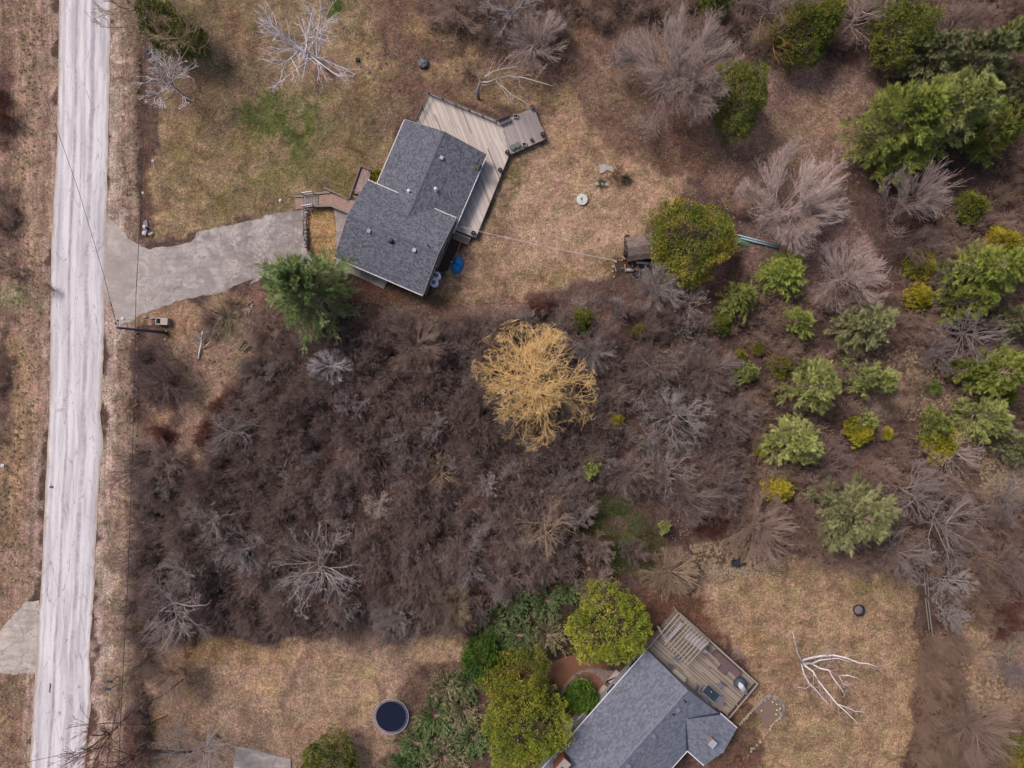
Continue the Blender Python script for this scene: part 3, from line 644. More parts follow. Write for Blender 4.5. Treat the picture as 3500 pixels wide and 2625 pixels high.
def pine_parts(seed, R, h, leaf=.3, dens=1.0, whorl=.55, low=.12, droop=.04, up=0.03, wide=.042, sprays=1.0):
    rs = np.random.RandomState(seed); lv, tk = TM(), TM()
    P, Rr = limbs(rs, np.zeros((1, 3)), np.array([[0, 0, 1.]]), np.array([h]), np.array([.04*R+.04]), np.array([.02]), 8, .02, .05); tk.tubes(P, Rr, 7)
    zs = []; z = h*low
    while z < h*.97: zs += [z+rs.randn()*.05 for _ in range(int(6+rs.randint(0, 3)))]; z += whorl*(.7+.5*rs.rand())*min(1, h/5)
    zs = np.array(zs); N = len(zs); t_ = np.clip(zs/h, 0, 1)
    ir = np.interp(t_*8, np.arange(9), P[0, :, 0]); iy = np.interp(t_*8, np.arange(9), P[0, :, 1])
    env = R*np.interp(t_, [0, .12, .3, .55, .8, 1], [.75, .95, 1., .8, .5, .12])
    az = rs.rand(N)*2*math.pi; L = env*rs.uniform(.72, 1.08, N)*(1+.12*np.sin(az*3+seed)); el = np.interp(t_, [0, .5, 1], [.05, .3, .9])
    d = np.stack([np.cos(az)*np.cos(el), np.sin(az)*np.cos(el), np.sin(el)], 1)
    B, Br = limbs(rs, np.stack([ir, iy, zs], 1), d, L, np.full(N, .025+.008*R), np.full(N, .008), 5, .06, up); tk.tubes(B, Br, 3)
    ns = max(6, int(12*dens*min(1.3, .5+R/4))); C, Cr = sprout(rs, B, Br, ns, .2, 1., (22, 48), .32, .5, 2, .1, .04, .4, .3*min(1, R/2)); tk.tubes(C, Cr, 3)
    E = C[:, -1]; D = nrm(C[:, -1]-C[:, -2]); LC = np.linalg.norm(C[:, -1]-C[:, 0], axis=1); m = 5; nl = int(5*sprays)
    bt = rs.rand(len(B)); bt = np.repeat(bt, ns)
    Es = np.concatenate([E, B[:, -1]]); Ds = np.concatenate([D, nrm(B[:, -1]-B[:, -2])]); Ls = np.concatenate([LC, np.full(N, .3*R)]); bt = np.concatenate([bt, rs.rand(N)])
    f = rs.rand(len(Es), m, nl)**.8; pos = Es[:, None, None]-Ds[:, None, None]*(Ls[:, None, None]*f*.85)[..., None]
    sd_ = nrm(rs.randn(len(Es), m, nl, 3)); dd = nrm(Ds[:, None, None]*1.6+sd_*.8+np.array([0, 0, .3])); pos = pos+sd_*.05*min(1.5, R/3)
    tint = np.clip(bt[:, None, None]*.6+rs.rand(len(Es), m, nl)*.4, 0, 1).ravel(); pos = pos.reshape(-1, 3); dd = dd.reshape(-1, 3)
    lf = leaf*min(1.2, .6+R*.14); lv.leaves(pos, dd, lf*rs.uniform(.7, 1.2, len(pos)), wide*min(1.2, .7+R*.12), tint)
    return tk, lv
LEAF = dict(cedar=leafmat('cedar_foliage', '3d481c', '5a5e22', '86742c'), cedarbright=leafmat('bright_cedar_foliage', '49541c', '6a7224', '948b33'),
            cedardark=leafmat('dark_cedar_foliage', '37401a', '525722', '6c6b2a'), gold=leafmat('golden_cedar_foliage', '55591a', '7f7a22', 'a38e30'),
            green=leafmat('green_cedar_foliage', '2c4214', '3f581c', '566b28'), pine=leafmat('pine_foliage', '4d562a', '6d743a', '92944e'),
            pinelight=leafmat('light_pine_foliage', '5c6436', '82884e', 'a6a668'), pineolive=leafmat('olive_pine_foliage', '505a28', '6f7a36', '989a4a'), pinedull=leafmat('dull_pine_foliage', '585c3e', '757752', '928f68'),
            spruce=leafmat('pine_foliage_deep', '4d6037', '6c7e4a', '939f68'), juniper=leafmat('juniper_foliage', '2f4224', '4c6038', '727f55'), junipertan=leafmat('juniper_foliage_tan', '4a4a30', '68664a', '8a8264'))
def cedar(label, x, y, r, h=None, leaf='cedar', tile='W', group=None, ry=None, seed=None, name='cedar_tree', cat='tree', dens=1.0, cone=0.0, zc=.55, lump=.42):
    px, py = T(tile, x, y); Rm = r*TL[tile][2]*S
    if h is None: h = min(9, max(1.1, Rm*1.25+.6))
    R = Rm*(H-h*zc)/H; b = G(px, py, h*zc); seed = int(px*3+py) % 9999 if seed is None else seed
    if group:
        ks = .6 if R < .9 else 1.4; key = ('cedar', leaf, ks, seed % 2)
        if key not in _share: _share[key] = [x.mesh(nm_, m_) for x, nm_, m_ in zip(cedar_parts(70+seed % 2, ks, ks*1.7, cone=1, lump=.34, dens=.9), ('trunk', 'crown'), (BARK['trunk'], LEAF[leaf]))]
        a, c_ = _share[key]; t_ = place(name, label, cat, (b.x, b.y, -.05), group, [('trunk', a), ('crown', c_)]); t_.scale = (R/ks, R/ks, h/(ks*1.7)); t_.rotation_euler.z = seed % 63/10; return t_
    tk, lv = cedar_parts(seed, R, h, dens=dens, cone=cone, lump=lump)
    t_ = place(name, label, cat, (b.x, b.y, -.05), group, [('trunk', tk.mesh('trunk', BARK['trunk'])), ('crown', lv.mesh('crown', LEAF[leaf]))])
    if ry: t_.scale = (1, ry/r, 1)
    return t_
def pine(label, x, y, r, h=None, leaf='pine', tile='W', group=None, seed=None, dens=1.0, name='pine_tree', zc=.5, low=.12, **kw):
    px, py = T(tile, x, y); Rm = r*TL[tile][2]*S
    if h is None: h = min(13, max(1.5, Rm*2.0+.8))
    R = Rm*(H-h*zc)/H; b = G(px, py, h*zc); seed = int(px*3+py) % 9999 if seed is None else seed
    if group:
        ks = 1.1 if R < 1.6 else 2.2 if R < 2.8 else 3.4; key = ('pine', leaf, ks, seed % 2)
        if key not in _share: _share[key] = [x.mesh(nm_, m_) for x, nm_, m_ in zip(pine_parts(80+seed % 2, ks, ks*2.8, **kw), ('trunk', 'crown'), (BARK['brown'], LEAF[leaf]))]
        a, c_ = _share[key]; t_ = place(name, label, 'tree', (b.x, b.y, -.05), group, [('trunk', a), ('crown', c_)]); v_ = 1+((seed*13) % 25-12)/90; t_.scale = (R/ks*v_, R/ks/v_, h/(ks*2.8)); t_.rotation_euler.z = seed % 63/10; return t_
    tk, lv = pine_parts(seed, R, h, dens=dens, low=low, **kw)
    return place(name, label, 'tree', (b.x, b.y, -.05), group, [('trunk', tk.mesh('trunk', BARK['brown'])), ('crown', lv.mesh('crown', LEAF[leaf]))])
def juniper(label, x, y, r, h=1.3, leaf='juniper', tile='W', group='spreading junipers by the south house', seed=None):
    px, py = T(tile, x, y); Rm = r*TL[tile][2]*S; b = G(px, py, h*.5); seed = int(px*3+py) % 9999 if seed is None else seed
    key = ('jun', leaf, seed % 2)
    if key in _share:
        t_ = place('juniper_bush', label, 'shrub', (b.x, b.y, 0), group, _share[key][0]); s_ = Rm/_share[key][1]; t_.scale = (s_, s_, h/1.3); t_.rotation_euler.z = seed % 63/10; return t_
    rs = np.random.RandomState(seed); N = int(20*Rm); az = rs.rand(N)*2*math.pi; el = rs.uniform(.15, 1.1, N)
    d = np.stack([np.cos(az)*np.cos(el), np.sin(az)*np.cos(el), np.sin(el)], 1); tk, lv = TM(), TM()
    B, Br = limbs(rs, np.zeros((N, 3)), d, Rm*rs.uniform(.55, 1.1, N)*np.cos(el*.5), np.full(N, .03), np.full(N, .01), 5, .07, -.02)
    B[..., 2] = np.maximum(B[..., 2]*h/max(.1, B[..., 2].max()), .05); tk.tubes(B, Br, 3)
    C, Cr = sprout(rs, B, Br, 12, .3, 1., (20, 45), .33, .5, 2, .08, .05, .4, .3); tk.tubes(C, Cr, 3)
    E = C[:, -1]; D = nrm(C[:, -1]-C[:, 0]); LC = np.linalg.norm(C[:, -1]-C[:, 0], axis=1); m = 14
    f = rs.rand(len(E), m); pos = (E[:, None]-D[:, None]*(LC[:, None]*f*1.1)[..., None]).reshape(-1, 3); sd_ = nrm(rs.randn(len(pos), 3)); Dd = np.repeat(D, m, 0)
    tint = np.clip(np.repeat(np.repeat(rs.rand(N), 12), m)*.6+rs.rand(len(pos))*.4+(f.ravel() < .2)*.15, 0, 1)
    lv.leaves(pos+sd_*.03, nrm(Dd*1.5+sd_*.8+np.array([0, 0, .2])), .2*rs.uniform(.7, 1.2, len(pos)), .07, tint)
    _share[key] = ([('stems', tk.mesh('stems', BARK['brown'])), ('foliage', lv.mesh('foliage', LEAF[leaf]))], Rm)
    return place('juniper_bush', label, 'shrub', (b.x, b.y, 0), group, _share[key][0])

def scatter(name, sources, pts, rots, scs, material=None, kind='stuff'):
    """one object: copies of the source meshes set on points with geometry nodes"""
    me = bpy.data.meshes.new(name); me.from_pydata([tuple(p) for p in pts], [], [])
    n = len(pts); a = me.attributes.new('rot', 'FLOAT_VECTOR', 'POINT'); a.data.foreach_set('vector', np.array(rots, np.float32).ravel())
    a = me.attributes.new('sc', 'FLOAT_VECTOR', 'POINT'); a.data.foreach_set('vector', np.array(scs, np.float32).ravel())
    a = me.attributes.new('pick', 'INT', 'POINT'); a.data.foreach_set('value', np.random.RandomState(n).randint(0, len(sources), n).astype(np.int32))
    o = bpy.data.objects.new(name, me); COL.objects.link(o)
    ng = bpy.data.node_groups.new(name, 'GeometryNodeTree')
    ng.interface.new_socket('Geometry', in_out='INPUT', socket_type='NodeSocketGeometry'); ng.interface.new_socket('Geometry', in_out='OUTPUT', socket_type='NodeSocketGeometry')
    gi = ng.nodes.new('NodeGroupInput'); go = ng.nodes.new('NodeGroupOutput'); iop = ng.nodes.new('GeometryNodeInstanceOnPoints')
    j = ng.nodes.new('GeometryNodeJoinGeometry')
    for s_ in reversed(sources):
        oi = ng.nodes.new('GeometryNodeObjectInfo'); oi.inputs['Object'].default_value = s_; oi.inputs['As Instance'].default_value = True
        ng.links.new(oi.outputs['Geometry'], j.inputs[0])
    def named(nm, dt):
        x = ng.nodes.new('GeometryNodeInputNamedAttribute'); x.data_type = dt; x.inputs['Name'].default_value = nm; return x.outputs['Attribute']
    ng.links.new(gi.outputs[0], iop.inputs['Points']); ng.links.new(j.outputs[0], iop.inputs['Instance']); iop.inputs['Pick Instance'].default_value = True
    ng.links.new(named('pick', 'INT'), iop.inputs['Instance Index'])
    eu = ng.nodes.new('FunctionNodeEulerToRotation'); ng.links.new(named('rot', 'FLOAT_VECTOR'), eu.inputs[0]); ng.links.new(eu.outputs[0], iop.inputs['Rotation'])
    ng.links.new(named('sc', 'FLOAT_VECTOR'), iop.inputs['Scale']); out = iop.outputs[0]
    if material:
        sm = ng.nodes.new('GeometryNodeSetMaterial'); sm.inputs['Material'].default_value = material; ng.links.new(out, sm.inputs[0]); out = sm.outputs[0]
    ng.links.new(out, go.inputs[0]); md = o.modifiers.new('scatter', 'NODES'); md.node_group = ng; o['kind'] = kind
    return o

# ------------------------------------------------------------ houses
def v2(p): return Vector((p[0], p[1]))
def tabs(mb, o, u, v, poly, tw, ex, th=.022, rs=random, contrast=1.0, flip=False):
    """shingle tabs over the slope that starts at o, runs along u (unit, level) and rises along v (unit); poly in (u, v) metres"""
    n = Vector(u).cross(Vector(v)).normalized(); n = n if n.z > 0 else -n; o = Vector(o); u = Vector(u); v = Vector(v)
    vs = [p[1] for p in poly]; y = min(vs)
    while y < max(vs)-.03:
        for x0, x1 in cuts([Vector(p) for p in poly], (0, min(y+ex*.5, max(vs)-.01)), (1, 0)):
            x = x0-rs.random()*tw
            while x < x1:
                w_ = tw*rs.uniform(.6, 1.25); xa, xb = max(x, x0), min(x+w_, x1); x += w_
                if xb-xa < .03: continue
                t_ = th*rs.choice((.6, .6, 1.0, 1.15)); g_ = .006; i = len(mb.v); ye = min(y+ex+.02, max(vs))
                a = o+u*(xa+g_)+v*(y+.004); b = o+u*(xb-g_)+v*(y+.004); c = o+u*(xb-g_)+v*ye; d = o+u*(xa+g_)+v*ye
                mb.v += [tuple(a), tuple(b), tuple(a+n*t_), tuple(b+n*t_), tuple(c+n*.004), tuple(d+n*.004)]
                tt = min(1, max(0, .5+(rs.random()-.5)*contrast)); mb.f += [(i, i+1, i+3, i+2), (i+2, i+3, i+4, i+5), (i, i+2, i+5), (i+1, i+4, i+3)]; mb.t += [tt]*4
        y += ex
def ridgecap(mb, a, b, w_, rise, ex=.22, rs=random):
    a, b = Vector(a), Vector(b); d = (b-a); L = d.length; d.normalize(); s = Vector((-d.y, d.x, 0)).normalized(); k_ = 0.0
    while k_ < L:
        e = min(k_+ex, L); p, q_ = a+d*k_, a+d*e; i = len(mb.v); up = Vector((0, 0, 1))
        for pt, lift in ((p, .055), (q_, .035)):
            for sg in (-1, 0, 1): mb.v.append(tuple(pt+s*sg*w_+up*(lift-abs(sg)*w_*rise)))
        tt = rs.random(); mb.f += [(i, i+1, i+4, i+3), (i+1, i+2, i+5, i+4), (i, i+2, i+1)]; mb.t += [tt]*3; k_ += ex
ROOF1 = mat('charcoal_shingle', '6b6c78', '666773', 5.0, .92, 0, .4, .15, kk=1.75)
ROOF2 = mat('grey_shingle', '8b8fa0', '838799', 5.0, .92, 0, .25, .15, kk=2.5)
ROOF0 = mat('roof_deck', '33353c', '2c2e34', 2, .95, 0)
CAP1 = mat('charcoal_ridge', '666a77', '5b5f6c', 2, .92, 0, .12, kk=1.7); CAP2 = mat('grey_ridge', '9094a6', '858a9c', 2, .92, 0, .10, kk=2.3)
WHITE = mat('white_metal', 'dedbe4', 'cfccd6', 4, .45, .04, bump=.05); FASC = mat('grey_trim', '9a96a0', '8d8993', 4, .6, .04, bump=.05)
SIDE = mat('beige_siding', '93847c', '857770', 2, .8, 0, stretch=(1, 1, 6)); SIDE2 = mat('grey_siding', '8f8d92', '817f86', 2, .8, 0, stretch=(1, 1, 6))
GLASS = mat('window_glass', '2b3038', '39404a', 2, .12, 0, bump=0, spec=.8); BLK = mat('black_plastic', '26242e', '312f39', 5, .45, .1, bump=.1)
NAVY = mat('navy_metal', '2f3c50', '37465c', 4, .5, .05, bump=.1); CREAM = mat('cream_paint', 'cdb798', 'bfa98c', 4, .8, .05, kk=1.2); BULB = mat('string_light', 'f2eee6', 'e8e2d8', 4, .3, .1, bump=0)
CONC = mat('concrete', '9c918c', 'aca29d', 3, .9, .08); DARKW = mat('weathered_dark_wood', '6a5c57', '7b6c66', 6, .9, .15, stretch=(1, 6, 1))
def gable(parent, o, U, V_, lu, lv, ze, pitch, cut=None, roofm=None, capm=None, ridge=None, wall=SIDE, tw=.26, ex=.16, contrast=1.0, overhang=.35, walls=True, skipcap=False):
    """gable roof over the rectangle o + U*[0,lu] + V*[0,lv]; the ridge runs along U. cut = outline in (U, V) plan coordinates that limits the slopes"""
    rise = pitch*lv/2; U3 = Vector((U[0], U[1], 0)); W3 = Vector((V_[0], V_[1], 0)); O = Vector((o[0], o[1], ze)); res = []
    base = MB(); sh = MB(); cp = MB(); hl = math.hypot(1, pitch)
    full = cut or [(0, 0), (lu, 0), (lu, lv), (0, lv)]
    for side in (0, 1):
        oo = O if side == 0 else O+W3*lv; vv = (W3 if side == 0 else -W3); up = (vv+Vector((0, 0, pitch)))/hl
        # the slope part of the outline
        pl = []
        f = [(p[0], p[1] if side == 0 else lv-p[1]) for p in full]; n = len(f)
        for k_ in range(n):
            a, b = f[k_-1], f[k_]; ina, inb = a[1] <= lv/2+1e-6, b[1] <= lv/2+1e-6
            if ina != inb:
                tt = (lv/2-a[1])/(b[1]-a[1]); pl.append((a[0]+(b[0]-a[0])*tt, lv/2))
            if inb: pl.append(b)
        if len(pl) < 3: continue
        P3 = [oo+U3*p[0]+vv*p[1]+Vector((0, 0, pitch*p[1])) for p in pl]
        i = len(base.v); n = len(P3); nn = (P3[1]-P3[0]).cross(P3[2]-P3[0])
        base.v += [tuple(p) for p in P3]+[tuple(p-Vector((0, 0, .16))) for p in P3]; order = list(range(n)) if nn.z > 0 else list(reversed(range(n)))
        base.f.append(tuple(i+k_ for k_ in order)); base.f.append(tuple(i+n+k_ for k_ in reversed(order))); base.t += [.5, .5]
        for k_ in range(n): base.f.append((i+k_, i+(k_+1) % n, i+n+(k_+1) % n, i+n+k_)); base.t.append(.5)
        tabs(sh, oo+Vector((0, 0, .003)), U3, up, [(p[0], p[1]*hl) for p in pl], tw, ex, contrast=contrast)
    r = obj('roof', base, ROOF0, parent); s_ = obj('shingles', sh, roofm, r); s_['kind'] = 'stuff'
    if ridge is None: ridge = (0, lu)
    a = O+U3*ridge[0]+W3*lv/2+Vector((0, 0, rise)); b = O+U3*ridge[1]+W3*lv/2+Vector((0, 0, rise)); ridgecap(cp, a, b, .17, pitch)
    obj('ridge_cap', cp, capm, r)
    if walls:
        wb = MB(); e = overhang; e2 = .12; zt = ze-.02+pitch*e
        c4 = [O+U3*e2+W3*e, O+U3*(lu-e2)+W3*e, O+U3*(lu-e2)+W3*(lv-e), O+U3*e2+W3*(lv-e)]
        for k_ in range(4):
            a, b = c4[k_], c4[(k_+1) % 4]; pts = [(a.x, a.y, -.3), (b.x, b.y, -.3), (b.x, b.y, zt-.17), (a.x, a.y, zt-.17)]
            if k_ in (1, 3): m_ = (a+b)/2; pts.insert(3, (m_.x, m_.y, ze+rise-.18))
            wb.poly(pts)
        obj('wall', wb, wall, parent)
    return r, dict(O=O, U=U3, V=W3, rise=rise, lu=lu, lv=lv, ze=ze, pitch=pitch, hl=hl)
def frame_of(pa, pb, pc, z):
    """rectangle through three photo points of an eave corner set: pa-pb along U, pa-pc along V"""
    a, b, c = G(*pa, z), G(*pb, z), G(*pc, z); u = (b-a).xy; lu = u.length; u.normalize(); v = Vector((-u.y, u.x)); d = (c-a).xy
    if d.dot(v) < 0: v = -v
    return a.xy, u, v, lu, d.dot(v)
def on_roof(g_, s, t_, side):
    """point on the slope: s along the ridge, t_ metres in from the eave of that side"""
    b = g_['O']+g_['U']*s+(g_['V']*t_ if side == 0 else g_['V']*(g_['lv']-t_)); return b+Vector((0, 0, g_['pitch']*t_))
def roof_at(g_, px, py):
    """point of the roof seen at a photo pixel"""
    z = g_['ze']+.5
    for _ in range(12):
        p = G(px, py, z); rel = p.xy-g_['O'].xy; t_ = rel.dot(g_['V'].xy); t_ = min(t_, g_['lv']-t_); z = g_['ze']+max(t_, 0)*g_['pitch']
    return Vector((p.x, p.y, z))
def gutter(parent, a, b, m=WHITE, lights=0, name='gutter'):
    g_ = MB(); d = (b-a).normalized(); g_.bar(a, b, .11, .12); o = obj(name, g_, m, parent)
    return o
def lights_on(parent, a, b, n, nm='light_string'):
    mb = MB(); s = Vector((-(b-a).y, (b-a).x, 0)).normalized()
    mb.tube([a+Vector((0, 0, .07)), b+Vector((0, 0, .07))], .012, 4)
    for k_ in range(n):
        p = a+(b-a)*((k_+.5)/n); mb.lathe(p+Vector((0, 0, .05)), [(.02, 0), (.05, .05), (.03, .11)], 6)
    return obj(nm, mb, BULB, parent)
def vent_box(parent, p, m, s=.32, h=.22, rz=0.0, name='roof_vent'):
    mb = MB(); mb.box(p+Vector((0, 0, h/2-.02)), (s*.8, s*.8, h), rz); mb.box(p+Vector((0, 0, h+.02)), (s, s, .06), rz); return obj(name, mb, m, parent)
def vent_pipe(parent, p, m, r=.09, h=.4, capr=None, name='vent_pipe'):
    mb = MB(); prof = [(r*1.8, -.05), (r*1.6, .03), (r, .06), (r, h)]
    if capr: prof += [(capr, h+.02), (capr, h+.12), (capr*.5, h+.2)]
    mb.lathe(p, prof, 14); return obj(name, mb, m, parent, True)

# --- north house
ZM = 3.4; ZW = 2.4; PI_ = .33
h1 = thing('house', 'brown-sided house with charcoal shingle roof and string lights, beside the driveway', 'house', tuple(G(1400, 730, 0)))
o_, U_, V_, lu, lv = frame_of((1257,616), (1558,745.6), (1151,882), ZM)
r1, g1 = gable(h1, o_, U_, V_, lu, lv, ZM, PI_, None, ROOF1, CAP1, contrast=1.0)
# wing: its ridge runs across, from the north gable into the back slope
oW, uW, vW, _, lvW = frame_of((1383.9,409), (1297.6,628.7), (1663,529), ZW)
uW = V_.copy(); vW = U_.copy()          # square to the main part
luW = (Vector(o_)-Vector(oW)).dot(uW)
riseW = PI_*lvW/2; inb = (ZW+riseW-ZM)/PI_ ; inE = (ZM-ZW)/PI_
cutW = [(0, 0), (luW+.02, 0), (luW+.02, inE), (luW+inb, lvW/2), (luW+.02, lvW-inE), (luW+.02, lvW), (0, lvW)]
hW = gable(h1, oW, uW, vW, luW+inb, lvW, ZW, PI_, cutW, ROOF1, CAP1, ridge=(0, luW+inb), walls=False); gW = hW[1]
wb = MB(); A = gW['O']; u3, w3 = gW['U'], gW['V']; e = .35
c4 = [A+u3*.12+w3*e, A+u3*(luW+.4)+w3*e, A+u3*(luW+.4)+w3*(lvW-e), A+u3*.12+w3*(lvW-e)]
for k_ in (0, 2, 3):
    a, b = c4[k_], c4[(k_+1) % 4]; zt = ZW+PI_*e-.18; pts = [(a.x, a.y, -.3), (b.x, b.y, -.3), (b.x, b.y, zt), (a.x, a.y, zt)]
    if k_ == 3: mm = (a+b)/2; pts.insert(3, (mm.x, mm.y, ZW+riseW-.18))
    wb.poly(pts)
obj('wall', wb, SIDE, h1)
O1 = g1['O']; U3, V3 = g1['U'], g1['V']; dn = Vector((0, 0, -.06))
e_out = .07
for a, b, nL in ((O1+V3*(lv+e_out), O1+U3*lu+V3*(lv+e_out), 24), (O1-V3*e_out, O1+U3*((Vector(oW)-Vector(o_)).dot(U_)+inE)-V3*e_out, 9), (O1+U3*((Vector(oW)-Vector(o_)).dot(U_)+lvW-inE)-V3*e_out, O1+U3*lu-V3*e_out, 6)):
    gt = gutter(h1, a+dn, b+dn); lights_on(h1, a+dn, b+dn, nL)
for a, b, nL in ((A-w3*e_out, A-w3*e_out+u3*(luW-.05), 18), (A+w3*(lvW+e_out), A+w3*(lvW+e_out)+u3*(luW+1.6), 22)):
    gutter(h1, a+dn, b+dn); lights_on(h1, a+dn, b+dn, nL)
sp_ = O1+U3*lu-V3*.1+Vector((0, 0, -.12)); mb = MB(); mb.bar(sp_, A+w3*(lvW)+u3*(luW+.3)+Vector((0, 0, .05)), .12, .1); obj('downspout', mb, WHITE, h1)
for s_ in (0, lu):                         # barge boards
    for a, b in (((0, 0), (lv/2, g1['rise'])), ((lv, 0), (lv/2, g1['rise']))):
        p, q_ = O1+U3*(s_+(-.04 if s_ == 0 else .04))+V3*a[0]+Vector((0, 0, a[1]-.06)), O1+U3*(s_+(-.04 if s_ == 0 else .04))+V3*b[0]+Vector((0, 0, b[1]-.06))
        pbar('barge_board', FASC, h1, p, q_, .05, .2)
for a, b in (((0, 0), (lvW/2, riseW)), ((lvW, 0), (lvW/2, riseW))):
    pbar('barge_board', FASC, h1, A-u3*.04+w3*a[0]+Vector((0, 0, a[1]-.06)), A-u3*.04+w3*b[0]+Vector((0, 0, b[1]-.06)), .05, .2)
az1 = math.atan2(U_.y, U_.x); LG = mat('light_vent_metal', 'a3a9bd', '979db2', 4, .5, .05, bump=.05)
vent_box(h1, roof_at(g1, *T('F', 1012, 345)), FASC, .42, .2, az1); vent_box(h1, roof_at(g1, *T('F', 1392, 505)), LG, .42, .2, az1); vent_box(h1, roof_at(gW, *T('a', 485, 1065)), LG, .42, .2, az1)
vent_pipe(h1, roof_at(g1, *T('F', 1200, 428)), BLK, .2, .22, .27, 'turbine_vent'); vent_pipe(h1, roof_at(g1, *T('F', 1510, 470)), BLK, .07, .35, .1)
vent_pipe(h1, roof_at(gW, *T('a', 400, 1545)), WHITE, .14, .5, .2); vent_pipe(h1, roof_at(gW, *T('B', 1350, 1612)), WHITE, .14, .45, .2)
vent_box(h1, roof_at(gW, *T('B', 1350, 1625))+Vector((.25, -.1, 0)), WHITE, .2, .12, az1, 'vent_hood')
cp_ = roof_at(gW, *T('a', 1022, 1178)); mb = MB(); mb.box(cp_+Vector((0, 0, .75)), (.6, .78, 2.1), az1); ch = obj('chimney', mb, CREAM, h1)
mb = MB(); mb.box(cp_+Vector((0, 0, 1.84)), (.66, .84, .1), az1); mb.box(cp_+Vector((0, 0, 1.96)), (.5, .66, .16), az1); obj('chimney_cap', mb, NAVY, ch)
# windows and doors in the visible walls
def wall_piece(parent, name, m, a, b, f0, f1, z0, z1, out=.03, frame=True):
    a, b = Vector(a), Vector(b); d = (b-a); nrm_ = Vector((d.y, -d.x, 0)).normalized(); p = a+d*f0; q_ = a+d*f1; mb = MB()
    c = (p+q_)/2; mb.box((c.x+nrm_.x*out, c.y+nrm_.y*out, (z0+z1)/2), ((q_-p).length, .05, z1-z0), math.atan2(d.y, d.x)); fo = obj('window_frame' if frame else name, mb, WHITE if frame else m, parent)
    if frame:
        mb = MB(); mb.box((c.x+nrm_.x*(out+.03), c.y+nrm_.y*(out+.03), (z0+z1)/2), ((q_-p).length-.14, .03, z1-z0-.14), math.atan2(d.y, d.x)); obj('pane', mb, m, fo)
    return fo
ea = O1+U3*(lu-.12)+V3*(lv-.35); eb = O1+U3*(lu-.12)+V3*.35
wall_piece(h1, 'window', GLASS, ea, eb, .25, .4, 1.1, 2.1); wall_piece(h1, 'window', GLASS, ea, eb, .6, .75, 1.1, 2.1)
fa = O1+U3*.12+V3*(lv-.35); fb = O1+U3*(lu-.12)+V3*(lv-.35)
wall_piece(h1, 'window', GLASS, fa, fb, .66, .8, 1.0, 2.0); wall_piece(h1, 'door', DARKW, fa, fb, .1, .35, 0, 2.3, frame=False)
sa = A+u3*(luW)+w3*(lvW-.35); sb = A+u3*.12+w3*(lvW-.35)
wall_piece(h1, 'window', GLASS, sa, sb, .15, .35, 1.2, 2.0)

# --- south house
Z2 = 2.9; P2 = .36
h2 = thing('house', 'grey-sided house with pale blue-grey shingle roof and brick chimney, behind the wooden deck', 'house', tuple(G(2150, 2500, 0)))
L2 = T('O', 1255, 675); R2 = T('O', 1865, 1205); dirp = (L2[0]-341*2.0, L2[1]+386*2.0)
o2, U2, V2, lu2, lv2 = frame_of(L2, dirp, R2, Z2)
lu2 = 26.0
r2, g2 = gable(h2, o2, U2, V2, lu2, lv2, Z2, P2, None, ROOF2, CAP2, wall=SIDE2, tw=.36, ex=.2, contrast=1.0, overhang=.45)
# cross gable on the east slope: its ridge runs along V2
A1 = G(*T('i', 1720, 495), Z2).xy; A2 = G(*T('i', 2035, 770), Z2).xy; A3 = G(*T('i', 1420, 1465), Z2).xy
def rel(p): d = Vector(p)-Vector(o2); return d.dot(U2), d.dot(V2)
ra, rb, rc = rel(A1), rel(A2), rel(A3); wG = rc[0]-rb[0]; lenG = rb[1]-lv2
oG = Vector(o2)+U2*rb[0]+V2*rb[1]; P3_ = .40; riseG = P3_*wG/2; back = riseG/P2
cutG = [(0, 0), (lenG, 0), (lenG+back, wG/2), (lenG, wG), (0, wG)]
rG, gG = gable(h2, oG, -V2, U2, lenG+back, wG, Z2+.04, P3_, cutG, ROOF2, CAP2, ridge=(0, lenG+back), wall=SIDE2, tw=.36, ex=.2, walls=False)
a_ = gG['O']
wb = MB(); e = .3; c4 = [a_+gG['U']*.15+gG['V']*e, a_+gG['U']*(lenG+.4)+gG['V']*e, a_+gG['U']*(lenG+.4)+gG['V']*(wG-e), a_+gG['U']*.15+gG['V']*(wG-e)]
for k_ in (0, 2, 3):
    p, q_ = c4[k_], c4[(k_+1) % 4]; zt = Z2-.05; pts = [(p.x, p.y, -.3), (q_.x, q_.y, -.3), (q_.x, q_.y, zt), (p.x, p.y, zt)]
    if k_ == 3: mm = (p+q_)/2; pts.insert(3, (mm.x, mm.y, Z2+riseG-.2))
    wb.poly(pts)
obj('wall', wb, SIDE2, h2)
O2 = g2['O']; u2, v2_ = g2['U'], g2['V']; DK = mat('valley_flashing', '2b3547', '343f52', 3, .6, 0, bump=.05)
for s_ in (0, 1):                          # dark valley flashings
    p = Vector((*(Vector(o2)+U2*(rb[0]+(0 if s_ == 0 else wG))+V2*lv2), Z2+.05)); q_ = Vector((*(Vector(o2)+U2*(rb[0]+wG/2)+V2*(lv2-back)), Z2+.05+riseG))
    mb = MB(); d = (q_-p); L_ = d.length; sd_ = Vector((-d.y, d.x, 0)).normalized(); wv = .17
    mb.poly([p-sd_*wv+Vector((0, 0, .05)), p+sd_*wv+Vector((0, 0, .05)), q_+sd_*.03+Vector((0, 0, .03)), q_-sd_*.03+Vector((0, 0, .03))]); mb.poly([p+sd_*wv, p-sd_*wv, q_-sd_*.03, q_+sd_*.03]); obj('valley_flashing', mb, DK, h2)
gutter(h2, O2-v2_*.07+dn, O2-v2_*.07+u2*lu2+dn)
gutter(h2, O2+v2_*(lv2+.07)+u2*(rb[0]+wG+.1)+dn, O2+v2_*(lv2+.07)+u2*lu2+dn)
